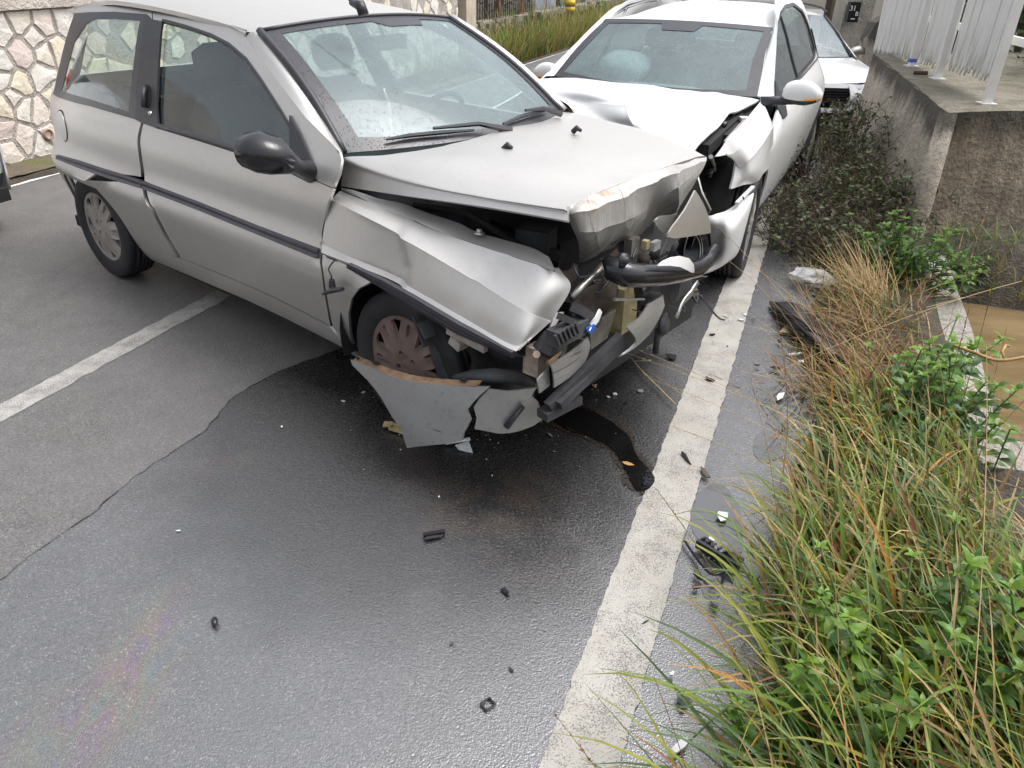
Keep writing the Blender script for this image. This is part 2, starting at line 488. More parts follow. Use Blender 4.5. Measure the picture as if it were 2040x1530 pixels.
def soil_mat():
    t = NT('damp_soil'); p = t.pos()
    n = t.noise(p, 6, 6, .65); f = t.noise(p, 60, 4)
    c = t.ramp(n, [(.3, (.028, .022, .017)), (.5, (.055, .042, .030)), (.7, (.10, .078, .055))])
    c = t.mix(t.math('MULTIPLY', t.ramp(t.noise(p, 2.3, 4), [(.5, 0), (.65, 1)]), .5), c, (.045, .055, .022))
    return t.done(t.bsdf(Base_Color=c, Roughness=.8, Normal=t.bump(t.math('ADD', n, f), .9, .03)))
m_soil = soil_mat()
def concrete(name, c, dark, scale=1.0, streak=.7, moss=0.0, horiz=0.0, topz=None):
    t = NT(name); p = t.pos()
    n = t.noise(p, 2.2*scale, 6, .65); f = t.noise(p, 35*scale, 5, .6); pit = t.voro(p, 55*scale)
    cc = t.mix(t.ramp(n, [(.3, 0), (.7, 1)]), c, tuple(k*.62 for k in c))
    cc = t.mix(t.math('MULTIPLY', t.ramp(f, [(.35, 1), (.6, 0)]), .45), cc, tuple(k*.45 for k in c))
    sv = t.scaled(p, 9, 9, .7)
    s = t.ramp(t.noise(sv, 1.0, 5, .65, .3), [(.45, 0), (.68, 1)])
    cc = t.mix(t.math('MULTIPLY', s, streak), cc, dark)
    if topz is not None:
        sz = t.n('ShaderNodeSeparateXYZ'); t.put(sz.inputs[0], p)
        m_ = t.ramp(t.math('ADD', sz.outputs[2], t.math('MULTIPLY', t.noise(t.scaled(p, 5, 5, .8), 1.0, 5, .7), .55)), [(topz-.02, 0), (topz+.2, 1)])
        cc = t.mix(t.math('MULTIPLY', m_, .85), cc, (.03, .027, .022))
    if horiz:
        hv = t.scaled(p, 1.2, 1.2, 14)
        cc = t.mix(t.math('MULTIPLY', t.ramp(t.noise(hv, 1.0, 4, .6), [(.5, 0), (.7, 1)]), horiz), cc, dark)
    if moss: cc = t.mix(t.math('MULTIPLY', t.ramp(t.noise(p, 4.5, 5, .6), [(.5, 0), (.62, 1)]), moss), cc, (.10, .105, .05))
    h = t.math('ADD', t.math('MULTIPLY', f, .8), t.math('ADD', t.math('MULTIPLY', t.math('MULTIPLY', t.ramp(pit, [(0, 0), (.22, 1)]), t.ramp(t.noise(p, 7*scale, 3), [(.5, 0), (.65, 1)])), .25), n))
    return t.done(t.bsdf(Base_Color=cc, Roughness=.88, Normal=t.bump(h, 1.0, .035)))
m_conc = concrete('weathered_concrete_lit', (.66, .58, .48), (.30, .26, .21), 1, .3, 0, .10, .90)  # base brightened to paint in the roadside face's light; stains are its own
m_conc_end = concrete('weathered_concrete_shaded', (.33, .27, .20), (.075, .06, .048), 1, .6, .1, .45, .86)  # same wall's concrete, end face shade painted into the base, plus real stains
m_conc_top = concrete('wall_top_concrete', (.34, .305, .24), (.12, .11, .085), 1.6, .35, .55)
m_conc_pale = concrete('pale_concrete', (.46, .42, .37), (.2, .18, .15), 1, .3)
m_mortar = concrete('grey_mortar', (.66, .60, .54), (.52, .47, .43), 2, .3)
m_plaster = concrete('cream_plaster', (.78, .69, .61), (.6, .52, .44), 1.5, .15)

# ================================================================== terrain, road, markings
def smooth(a, b, x):
    u = max(0.0, min(1.0, (x-a)/(b-a))); return u*u*(3-2*u)
def fall(s): return -.34*smooth(7.2, 11.3, s)
D0 = gz(1960, 850, -.3); D1 = gz(1840, 600, -.3)
def terr(p):
    n, s = ns(p); b = fall(s)
    z = b-.03
    if n > .14:
        z = b - .02 + .05*smooth(.14, .5, n) + .03*nz(p, 2.2)*smooth(.3, .8, n) + .012*nz(p, 9)
        dz = smooth(.80, 1.0, n)*(1-smooth(4.2, 5.0, n))*smooth(2.75, 2.95, s)*(1-smooth(5.0, 5.65, s))
        z = z*(1-dz) - .62*dz
        z += .7*smooth(1.3, 2.2, n)*smooth(5.9, 6.6, s)*(1-smooth(16, 17, s))       # garden behind the wall
    if n < -5.62:
        z = b + .02 + .015*nz(p, 5)
        if s > 14.2: z += .45*smooth(-5.9, -7.0, n)*smooth(14.2, 15.5, s)
    far = smooth(30, 90, p.length)
    return z + far*.8*nz(p, .03)
def axis(lo, hi, f0, f1, fine, coarse):
    a = []; x = lo
    while x < hi:
        a.append(x); x += fine if f0 <= x <= f1 else min(coarse, max(fine, fine+.18*min(abs(x-f0), abs(x-f1))))
    a.append(hi); return a
na, sa = axis(-150, 150, -7, 4.2, .1, 14), axis(-60, 220, -1, 13, .1, 14)
tv, tf = [], []
for s_ in sa:
    for n_ in na:
        p = road(n_, s_); p.z = terr(p); tv.append(p)
W_ = len(na)
for j in range(len(sa)-1):
    for i in range(W_-1): tf.append((j*W_+i, j*W_+i+1, (j+1)*W_+i+1, (j+1)*W_+i))
tag(link('ground', tv, tf, m_soil), kind='structure')

def strip(name, n0, n1, s0, s1, z, m, jag=0.0, ds=.25, thick=0.0):
    v, f = [], []; s = s0; k = 0
    nn = max(2, int((n1-n0)/1.0)+1)
    while True:
        for i in range(nn+1):
            n = n0+(n1-n0)*i/nn
            j = jag*noise.noise(Vector((s*18, i*9.3, n0)))+jag*.7*noise.noise(Vector((s*70, i*5.3, n0))) if i in (0, nn) else 0
            q = road(n+j, s); q.z = fall(s)+z; v.append(q)
        if k:
            a = (k-1)*(nn+1)
            for i in range(nn): f.append((a+i, a+i+1, a+nn+2+i, a+nn+1+i))
        if s >= s1: break
        s = min(s1, s+ds); k += 1
    return tag(link(name, v, f, m), kind='structure')
strip('road', -5.66, -.1, -14, 70, 0, m_road)
strip('road_shoulder', -.21, .20, -6, 13, .003, m_shoulder, .05, .04)
E_L = (ns(gz(1188, 1530))[0], ns(gz(1462, 565))[0])
LN = sum(E_L)/2
strip('edge_line', LN-.085, LN+.085, -4, 30, .012, m_line, .006, .02)
CN = ns(gz(0, 825))[0]
strip('worn_centre_line', CN-.06, CN+.06, -4, 20, .004, m_line_old, .012, .03)
FN = ns(gz(60, 358))[0]
strip('far_edge_line', FN-.06, FN+.06, -4, 40, .004, m_line_far, .004, .05)
# newer, smoother patch of asphalt with a ragged seam, lying a finger's breadth proud of the old surface
seam = [gz(x, y) for x, y in ((-60, 1190), (10, 1155), (60, 1110), (120, 1068), (180, 1030), (225, 990), (280, 943), (330, 912), (372, 885), (400, 868), (430, 835), (470, 790), (560, 740), (700, 690), (900, 640), (1180, 560), (1405, 515))]
seam = [(q.x, q.y) for q in seam]
sd_ = []
for a, b in zip(seam, seam[1:]):
    a, b = Vector(a), Vector(b); n = max(1, int((b-a).length/.02))
    for k in range(n):
        q = a+(b-a)*k/n; sd_.append((q.x+.012*noise.noise(Vector((q.x*22, q.y*22, 1))), q.y+.012*noise.noise(Vector((q.x*22, q.y*22, 5)))))
lim = [road(-.13, 4.8), road(-.13, -3), road(-3.5, -3)]
outer = sd_+[(q.x, q.y) for q in lim]
tag(sheet('road_patch', outer, lambda x, y: (x, y, .008), m_patch, None, (0, 0, 1), .12, thick=.009, smooth=False), kind='structure')
V, F = [], []
for k, (a, c) in enumerate(zip(sd_, sd_[1:])):
    if k > 150: break
    w_ = .0012+.008*max(0, noise.noise(Vector((k*.21, 3, 0)))+.05); nn = Vector((c[1]-a[1], -(c[0]-a[0]))).normalized()
    q = Vector(a)-nn*(-.004); V += [Vector((q.x-nn.x*w_, q.y-nn.y*w_, .0095)), Vector((q.x+nn.x*w_*.6, q.y+nn.y*w_*.6, .0095))]
    if k: F.append((2*k-2, 2*k, 2*k+1, 2*k-1))
tag(link('road_crack', V, F, simple('crack_tar', (.02, .019, .02), .6, 0, .3, 40)), kind='structure')
# damp moss and grit along the foot of the stone wall
def moss_mat():
    t = NT('mossy_grit'); p = t.pos(); n = t.noise(p, 5, 6, .65)
    c = t.ramp(n, [(.35, (.09, .075, .055)), (.5, (.13, .105, .07)), (.62, (.10, .11, .03))])
    return t.done(t.bsdf(Base_Color=c, Roughness=.9, Normal=t.bump(t.noise(p, 60, 4), .8, .02)))
strip('mossy_verge', -6.3, FN-.075, -3, 13.5, .03, moss_mat(), .03, .06)

# ================================================================== stone wall on the left
WN = -6.12
wall = empty('stone_wall', road(WN, 5), 0, 'pale crazy-paved stone retaining wall along the left side of the road', 'wall')
S0, S1, Z0, Z1 = -1.5, 13.2, -.12, 1.95
wp0 = road(WN, 0)
def wl(px, py):
    q = on_plane(px, py, wp0, RN); return (q.dot(RD), q.z)
COP = wl(40, 18)[1]
def wpt(s, z, d=0.0): return road(WN+d, s, z)-wall.location
b = MB(); b.add([wpt(S0, Z0), wpt(S1, Z0), wpt(S1, COP), wpt(S0, COP), wpt(S0, Z0, -.4), wpt(S1, Z0, -.4), wpt(S1, COP, -.4), wpt(S0, COP, -.4)],
      [(0, 1, 2, 3), (5, 4, 7, 6), (4, 0, 3, 7), (1, 5, 6, 2), (3, 2, 6, 7), (4, 5, 1, 0)])
b.build('mortar_bed', m_mortar, wall)
b = MB(); b.add([wpt(S0, COP, .045), wpt(S1, COP, .045), wpt(S1, Z1, .04), wpt(S0, Z1, .04), wpt(S0, COP, -.43), wpt(S1, COP, -.43), wpt(S1, Z1, -.43), wpt(S0, Z1, -.43)],
      [(0, 1, 2, 3), (5, 4, 7, 6), (4, 0, 3, 7), (1, 5, 6, 2), (3, 2, 6, 7), (4, 5, 1, 0)])
b.build('coping', m_plaster, wall)
def stone_mat(name, c, c2):
    t = NT(name); o = t.pos(); n = t.noise(o, 6, 6, .65); f = t.noise(o, 40, 5)
    cc = t.mix(t.ramp(n, [(.35, 0), (.65, 1)]), c, c2)
    cc = t.mix(t.math('MULTIPLY', t.ramp(f, [(.3, 1), (.5, 0)]), .25), cc, tuple(k*.6 for k in c))
    return t.done(t.bsdf(Base_Color=cc, Roughness=.85, Normal=t.bump(t.math('ADD', n, t.math('MULTIPLY', f, .4)), .8, .025)))
m_st = [stone_mat('pink_stone', (.70, .60, .545), (.76, .68, .61)), stone_mat('cream_stone', (.76, .70, .61), (.73, .65, .53)),
        stone_mat('white_stone', (.78, .74, .68), (.70, .65, .58)), stone_mat('rose_stone', (.62, .51, .46), (.68, .58, .53)), stone_mat('ochre_stone', (.73, .64, .49), (.76, .69, .57))]
seen = [(0, 60, 2), (40, 42, 1), (85, 50, 0), (130, 45, 2), (42, 105, 3), (69, 73, 2), (90, 105, 1), (0, 130, 2), (2, 155, 2), (87, 155, 2), (37, 172, 4), (112, 100, 4), (30, 195, 0), (47, 215, 2), (78, 222, 0), (45, 275, 0), (5, 215, 4), (90, 290, 2), (102, 272, 0), (20, 300, 0)]
seeds = [(*wl(x, y), c) for x, y, c in seen]
sr = random.Random(3)
tries = 0
while tries < 6000:
    tries += 1
    q = (sr.uniform(S0, S1), sr.uniform(Z0, COP))
    if min((q[0]-a)**2+((q[1]-b_)*1.05)**2 for a, b_, _ in seeds) > sr.uniform(.13, .36)**2: seeds.append((*q, sr.choice([0, 0, 1, 2, 2, 3, 4])))
def clip(poly, a, b_):
    m = (Vector(a)+Vector(b_))/2; d = Vector(b_)-Vector(a); out = []
    for i in range(len(poly)):
        p, q = Vector(poly[i]), Vector(poly[(i+1) % len(poly)]); dp, dq = (p-m).dot(d), (q-m).dot(d)
        if dp <= 0: out.append(tuple(p))
        if dp*dq < 0: out.append(tuple(p+(q-p)*(dp/(dp-dq))))
    return out
for k, (a, b_, c) in enumerate(seeds):
    if len(wall.children) > 302: break
    poly = [(S0, Z0), (S1, Z0), (S1, COP), (S0, COP)]
    near = sorted(seeds, key=lambda q: (q[0]-a)**2+(q[1]-b_)**2)[1:16]
    for q in near: poly = clip(poly, (a, b_), q[:2])
    if len(poly) < 3: continue
    cen = Vector((sum(p[0] for p in poly)/len(poly), sum(p[1] for p in poly)/len(poly)))
    ring = []
    for p in densify(poly, .09):
        v = Vector(p)-cen; L = v.length
        if L < .01: continue
        g = .019+.008*noise.noise(Vector((p[0]*6, p[1]*6, k)))
        ring.append(cen+v*((L-g)/L*(1-.16*max(0, noise.noise(Vector((p[0]*7, p[1]*7, 4+k)))))))
    if len(ring) < 4: continue
    n = len(ring); dep = sr.uniform(.005, .010)
    tilt = (sr.uniform(-.05, .05), sr.uniform(-.05, .05))
    def P(q, d): return wpt(q.x, q.y, d)-wpt(cen.x, cen.y)
    V = [P(q, -.01) for q in ring]+[P(q, dep*.75) for q in ring]
    inn = [cen+(q-cen)*.93 for q in ring]
    V += [P(q, dep+tilt[0]*(q.x-cen.x)+tilt[1]*(q.y-cen.y)+.008*noise.noise(Vector((q.x*11, q.y*11, k)))) for q in inn]+[P(cen, dep+.006)]
    F = [(i, (i+1) % n, n+(i+1) % n, n+i) for i in range(n)]+[(n+i, n+(i+1) % n, 2*n+(i+1) % n, 2*n+i) for i in range(n)]+[(2*n+i, 2*n+(i+1) % n, 3*n) for i in range(n)]
    o = link('stone', V, F, m_st[c], wall, False); o.location = wpt(cen.x, cen.y)
# drain pipe mouth
q = on_plane(93, 267, wp0, RN)
m_pipe = simple('clay_pipe', (.33, .24, .18), .7); m_black = simple('black_void', (.012, .011, .010), .9)
b = MB(); Mx = Matrix.Translation(q-wall.location) @ RN.to_track_quat('Z', 'Y').to_matrix().to_4x4()
b.lathe([(.033, -.2), (.033, .03), (.046, .03), (.052, -.01)], Mx, 20); b.build('drain_pipe', m_pipe, wall, True)

# ================================================================== concrete wall, fence and culvert on the right
TZ = .80
c0, c1 = gz(1890, 225, TZ), gz(1745, 110, TZ); c2 = gz(2040, 219, TZ)
dirw = (c1-c0).normalized(); dire = (c2-c0).normalized(); inw = Vector((dirw.y, -dirw.x, 0))
far_e = c0+dirw*3.4; right_e = c0+dire*3.5
cw = empty('concrete_wall', c0*1.0-Vector((0, 0, TZ)), 0, 'low weathered concrete retaining wall with a broad flat top beside the culvert', 'wall')
def nwall(name, pts_top, batter, m, nu=24, nv=14, rough=.02, z0=-.6):
    """rough-cast wall face between two top points, leaning out by batter at its foot"""
    A, B = pts_top; nrm = (B-A).normalized().cross(Vector((0, 0, 1))); V, F = [], []
    for i in range(nu+1):
        for j in range(nv+1):
            q = A+(B-A)*i/nu; z = TZ+(z0-TZ)*j/nv
            q = Vector((q.x, q.y, z)) + nrm*(batter*j/nv)
            q += nrm*(rough*nz(q, 3.1)+rough*.6*nz(q, 9)) - Vector((0, 0, (.012*nz(q, 6) if j == 0 else 0)))
            V.append(q-cw.location)
    for i in range(nu):
        for j in range(nv): F.append((i*(nv+1)+j, i*(nv+1)+j+1, (i+1)*(nv+1)+j+1, (i+1)*(nv+1)+j))
    return link(name, V, F, m, cw)
def top_face():
    V, F = [], []; nu, nv = 30, 22
    for i in range(nu+1):
        for j in range(nv+1):
            q = c0+dirw*(3.4*i/nu)+dire*(3.5*(j/nv)**1.5); q = Vector((q.x, q.y, TZ+.012*nz(q, 4)+.008*nz(q, 11)-(.012 if i == 0 or j == 0 else 0)))
            V.append(q-cw.location)
    for i in range(nu):
        for j in range(nv): F.append((i*(nv+1)+j, (i+1)*(nv+1)+j, (i+1)*(nv+1)+j+1, i*(nv+1)+j+1))
    return link('wall_top', V, F, m_conc_top, cw)
top_face()
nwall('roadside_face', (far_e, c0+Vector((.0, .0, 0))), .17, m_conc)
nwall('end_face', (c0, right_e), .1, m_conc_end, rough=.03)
b = MB(); b.tube([c0+dirw*.02+Vector((0.02, 0.03, -.01))-cw.location, Vector((c0.x-.02, c0.y-.05, .3))-cw.location, Vector((c0.x-.06, c0.y-.1, -.6))-cw.location], [.055, .06, .07], 10)
b.build('corner_render', m_conc, cw, True)
# culvert: rim, near slab, muddy water
m_water = NT('muddy_water'); p = m_water.pos()
m_water = m_water.done(m_water.bsdf(Base_Color=m_water.mix(m_water.ramp(m_water.noise(m_water.scaled(p, 1, 3, 1), 2.2, 5, .6), [(.30, 0), (.70, 1)]), (.115, .078, .038), (.215, .152, .08)), Roughness=.05, IOR=1.5, Normal=m_water.bump(m_water.noise(p, 9, 3), .12, .02)))
WZ = -.30
ring = [road(.9, 2.7), road(4.6, 2.7), road(4.6, 5.75), road(.9, 5.75)]
tag(link('water', [Vector((q.x, q.y, WZ)) for q in ring], [(0, 1, 2, 3)], m_water), kind='structure')
cv = empty('culvert_kerb', road(.95, 4), 0, 'rough pale concrete kerb and slab round the muddy water channel', 'kerb')
def rough_box(name, n0, n1, s0, s1, z0, z1, m, parent, k=8):
    bm = bmesh.new(); bmesh.ops.create_cube(bm, size=1.0)
    bmesh.ops.subdivide_edges(bm, edges=bm.edges[:], cuts=k, use_grid_fill=True)
    for v in bm.verts:
        q = road(n0+(n1-n0)*(v.co.x+.5), s0+(s1-s0)*(v.co.y+.5), z0+(z1-z0)*(v.co.z+.5))
        q += Vector((nz(q, 7, 1), nz(q, 7, 2), nz(q, 7, 3)))*.022
        v.co = q-parent.location
    me = bpy.data.meshes.new(name); bm.to_mesh(me); bm.free(); me.materials.append(m)
    o = bpy.data.objects.new(name, me); col.objects.link(o); o.parent = parent; return o
rough_box('rim', .84, .98, 2.7, 5.45, -.7, -.04, m_conc_pale, cv)
rough_box('slab', .98, 3.4, 2.45, 3.35, -.7, -.17, m_conc_pale, cv)
rough_box('rim', .985, 3.4, 3.36, 3.44, -.7, -.24, m_conc_pale, cv)

# fence on top of the wall
m_white = simple('white_metal_paint', (.74, .73, .71), .45, 0, .06, 5, .15, 90)
def slat_mat():
    t = NT('weathered_white_slat'); o = t.pos(); c = t.coord('Object')
    sp = t.n('ShaderNodeSeparateXYZ'); t.put(sp.inputs[0], c)
    low = t.ramp(sp.outputs[2], [(.0, 1), (.32, 0)])
    k = t.math('MULTIPLY', low, t.ramp(t.noise(t.scaled(o, 6, 6, 1.2), 3, 5, .65), [(.42, 0), (.62, 1)]))
    cc = t.mix(k, (.72, .71, .69), (.36, .35, .33))
    return t.done(t.bsdf(Base_Color=cc, Roughness=.5))
m_slat = slat_mat()
posts = [gz(1965, 207, TZ), gz(1867, 157, TZ), gz(1815, 132, TZ)]
fd = (posts[2]-posts[0]).normalized()
posts += [posts[2]+fd*2.0, posts[0]-fd*1.35+Vector((.1, 0, 0))]
fo = posts[0].copy(); fence = empty('white_fence', fo, 0, 'white metal slat fence standing on the concrete wall top', 'fence')
H = 1.55
for k, q in enumerate(posts):
    if k == 3: continue
    b = MB(); b.box((0, 0, H/2), (.05, .05, H), Matrix.Rotation(-math.atan2(fd.x, fd.y), 3, 'Z')); o = b.build('post', m_white, fence); o.location = q-fo
    b = MB(); b.box((0, 0, .004), (.1, .1, .008)); o = b.build('base_plate', m_white, o)
fn_ = Vector((fd.y, -fd.x, 0))
for z in (.37, 1.3):
    b = MB(); b.bar(posts[4]-fo+Vector((0, 0, z))+fn_*.105, posts[3]-fo+Vector((0, 0, z))+fn_*.105, .035, .05); b.build('rail', m_white, fence)
sv = [(-.053, 0), (-.022, -.025), (-.0, -.065), (.022, -.025), (.053, 0), (.053, 1.25), (.0, 1.33), (-.053, 1.25)]
slat0 = None
def add_slat(dist, dz=0.0):
    global slat0
    q = posts[0]+fd*dist+fn_*(.068+.004*(int(dist/.09+.5) % 2))-fo+Vector((0, 0, .17+dz))
    if slat0 is None:
        V = []
        for d in (0, .012):
            V += [Vector((x, -d-.005*(1-(x/.053)**2), z)) for x, z in sv]
        n = len(sv); F = [tuple(range(n)), tuple(range(n, 2*n))[::-1]]+[(i, n+i, n+(i+1) % n, (i+1) % n) for i in range(n)]
        slat0 = link('slat', V, F, m_slat, fence, False); o = slat0
    else:
        o = slat0.copy(); col.objects.link(o); o.parent = fence
    o.location = q; o.rotation_euler = (rnd.uniform(-.02, .02), rnd.uniform(-.008, .008), math.atan2(fd.y, fd.x)+rnd.uniform(-.03, .03)+math.pi)
L0 = (posts[1]-posts[0]).length; L1 = (posts[2]-posts[0]).length
d = .24
while d < L1+1.9:
    if abs(d-L0) > .04 and abs(d-L1) > .035: add_slat(d, rnd.uniform(-.012, .012)-.055*max(0, d-.5))
    d += .09
d = -.42
while d > -1.3: add_slat(d); d -= .09
# blue tie on the second post foot, rusty pipe stub on the wall
b = MB(); b.box((0, 0, .05), (.062, .062, .03), Matrix.Rotation(-math.atan2(fd.x, fd.y), 3, 'Z')); o = b.build('tie', simple('blue_plastic', (.08, .16, .55), .4), fence); o.location = posts[2]-fo
g = gz(1834, 146, TZ+.02); b = MB(); b.tube([g+Vector((-.05, .02, 0)), g+Vector((.05, -.02, .005))], .016, 10)
tag(b.build('rusty_pipe', simple('rust_brown', (.07, .035, .025), .8, 0, .4, 30, .5), None, True), 'short rusty pipe stub lying on the wall top between two white posts', 'pipe')
# ================================================================== car materials
def car_paint(name, c, metal, rough, drops=.25, grime=.15, gc=(.30, .27, .24), coat=.5):
    t = NT(name); o = t.coord()
    n = t.noise(o, 3.0, 5, .6); f = t.noise(o, 45, 4)
    sp = t.n('ShaderNodeSeparateXYZ'); t.put(sp.inputs[0], o)
    low = t.ramp(sp.outputs[2], [(.15, 1), (.62, .15)])
    g = t.math('MULTIPLY', t.math('MULTIPLY', low, t.ramp(n, [(.3, .3), (.7, 1)])), grime*1.8)
    cc = t.mix(t.math('ADD', g, t.math('MULTIPLY', t.ramp(f, [(.52, 0), (.7, 1)]), grime*.5), True), c, gc)
    v = t.voro(o, 170, rand=1.0); vb = t.ramp(v, [(0, 1), (.28, 0)])
    pick = t.ramp(t.noise(o, 33, 2), [(.5, 0), (.6, 1)])
    h = t.math('MULTIPLY', vb, pick)
    nb = t.bump(h, drops, .004)
    nb2 = t.bump(t.noise(o, 2.2, 2), .06, .03, nb)
    rr = t.math('ADD', rough, t.math('MULTIPLY', g, .35))
    return t.done(t.bsdf(Base_Color=cc, Metallic=metal, Roughness=rr, Normal=nb2, Coat_Weight=coat, Coat_Roughness=.12))
m_silver = car_paint('silver_car_paint', (.595, .578, .555), .82, .43, .14, .20, coat=.08)
def scuff_mat():
    t = NT('scuffed_silver_paint'); o = t.coord()
    s = t.noise(t.scaled(o, 2.5, 2.5, 46), 1.6, 4, .6, .3); n = t.noise(o, 4, 5, .6)
    pt = t.ramp(t.noise(o, 4.5, 4, .6), [(.52, 0), (.64, 1)])
    c = t.mix(t.ramp(n, [(.3, 0), (.7, 1)]), (.40, .40, .40), (.46, .46, .455))
    c = t.mix(t.math('MULTIPLY', t.math('MULTIPLY', t.ramp(s, [(.60, 0), (.66, 1)]), pt), .7), c, (.035, .034, .034))
    c = t.mix(t.math('MULTIPLY', t.ramp(t.noise(o, 60, 4), [(.55, 0), (.75, 1)]), .4), c, (.20, .17, .14))
    return t.done(t.bsdf(Base_Color=c, Metallic=.75, Roughness=.42, Normal=t.bump(n, .1, .01)))
m_silver_dirty = scuff_mat()
m_whitecar = car_paint('white_car_paint', (.72, .72, .715), 0.0, .38, .2, .10, (.45, .42, .38), .35)
m_trim = simple('black_plastic_trim', (.030, .030, .036), .42, 0, .2, 12, .12, 180)
m_gloss = simple('glossy_black_plastic', (.018, .018, .021), .16, 0, .1, 6, .15, 110)
m_rub = simple('grey_black_rub_strip', (.045, .045, .055), .5, 0, .2, 20, .12, 200)
m_dark = simple('dark_underbody', (.012, .012, .012), .8, 0, .4, 8)
m_tyre = simple('tyre_rubber', (.022, .022, .025), .72, 0, .35, 14, .3, 80)
m_cabin = simple('cabin_grey_cloth', (.055, .058, .065), .9, 0, .2, 10)
m_cabin_l = simple('cabin_pale_lining', (.22, .22, .21), .9, 0, .1, 6)
m_dusty = simple('dusty_black_plastic', (.042, .042, .046), .75, 0, .55, 9, .5, 40)
m_rust = simple('rusty_grey_steel', (.075, .058, .048), .7, .2, .6, 14, .5, 50)
m_brown = simple('brown_clip_rust', (.17, .105, .062), .8, 0, .45, 25, .5, 70)
m_steel = simple('bare_steel', (.38, .37, .35), .4, .8, .3, 20, .2, 80)
m_tank = simple('yellowed_plastic', (.46, .40, .22), .45, 0, .35, 16, .25, 60)
m_shard = simple('white_shard_plastic', (.78, .78, .77), .35, 0, .05, 9)
m_clear0 = simple('clear_connector', (.5, .52, .53), .2, 0, .2, 30)
m_blue = simple('blue_band', (.02, .10, .42), .4, 0, .1, 9)
m_amber = simple('amber_lens', (.85, .36, .02), .25, 0, .2, 60, .2, 160)
m_red = simple('red_lens', (.45, .02, .02), .2, 0, .2, 30)
m_chrome = simple('bright_metal', (.65, .65, .65), .2, 1.0, .1, 9)
m_hub_b = simple('dusty_hubcap', (.34, .31, .285), .5, .25, .2, 9, .15, 60)
m_hub_f = simple('brown_dusty_hubcap', (.19, .135, .115), .62, .1, .25, 9, .2, 60)

def glass(name, tint, fog, fogc=(.50, .58, .60), drop=.5, fscale=2.0, spec=.12):
    t = NT(name); o = t.coord()
    dr = t.voro(o, 170); db = t.ramp(dr, [(0, 1), (.3, 0)])
    pick = t.ramp(t.noise(o, 26, 2), [(.42, 0), (.56, 1)])
    run = t.ramp(t.noise(t.scaled(o, 30, 30, 2.0), 2.0, 3, .6, .6), [(.58, 0), (.68, 1)])
    h = t.math('MULTIPLY', db, pick)
    nb = t.bump(h, drop, .004)
    gl = t.n('ShaderNodeBsdfGlossy'); gl.inputs['Roughness'].default_value = .04; t.put(gl.inputs['Normal'], nb); gl.inputs['Color'].default_value = (.92, .97, 1, 1)
    tr = t.n('ShaderNodeBsdfTransparent'); tr.inputs['Color'].default_value = (*tint, 1)
    lwt = t.n('ShaderNodeLayerWeight'); lwt.inputs['Blend'].default_value = .5; t.put(lwt.inputs['Normal'], nb)
    frv = t.math('ADD', .045, t.math('MULTIPLY', t.math('POWER', lwt.outputs['Facing'], 4.5), .9))
    a = t.n('ShaderNodeMixShader'); t.put(a.inputs[0], t.math('ADD', t.math('MULTIPLY', frv, 1.15), spec*.2, True)); t.put(a.inputs[1], tr.outputs[0]); t.put(a.inputs[2], gl.outputs[0])
    df = t.n('ShaderNodeBsdfDiffuse'); df.inputs['Color'].default_value = (*fogc, 1)
    tl = t.n('ShaderNodeBsdfTranslucent'); tl.inputs['Color'].default_value = (*fogc, 1)
    ff = t.n('ShaderNodeMixShader'); ff.inputs[0].default_value = .3; t.put(ff.inputs[1], df.outputs[0]); t.put(ff.inputs[2], tl.outputs[0])
    cl = t.ramp(t.noise(o, fscale, 5, .6, .8), [(.32, .72), (.66, 1.1)])
    fm = t.math('MULTIPLY', t.math('MULTIPLY', cl, fog), t.math('SUBTRACT', 1.0, t.math('MULTIPLY', run, .16)))
    fm = t.math('MULTIPLY', fm, t.math('SUBTRACT', 1.0, t.math('MULTIPLY', h, .18)), True)
    b = t.n('ShaderNodeMixShader'); t.put(b.inputs[0], fm); t.put(b.inputs[1], a.outputs[0]); t.put(b.inputs[2], ff.outputs[0])
    m = t.done(b.outputs[0]); return m
m_wind = glass('misted_windscreen', (.52, .64, .64), .44, (.36, .45, .46))
m_wind2 = glass('misted_windscreen_white_car', (.48, .60, .60), .36, (.36, .45, .46))
m_sideg = glass('wet_side_glass', (.80, .90, .86), .07, (.42, .50, .50), .7, 2.5, .25)
m_sided = glass('dark_side_glass', (.40, .48, .46), .06, (.4, .46, .46), .4, 2.5, .2)
def frit_mat():
    t = NT('black_glass_border'); o = t.coord(); db = t.ramp(t.voro(o, 120), [(0, 1), (.3, 0)])
    h = t.math('MULTIPLY', db, t.ramp(t.noise(o, 30, 2), [(.42, 0), (.55, 1)]))
    return t.done(t.bsdf(Base_Color=(.03, .03, .037), Roughness=.3, Normal=t.bump(h, .8, .004)))
m_frit = frit_mat()

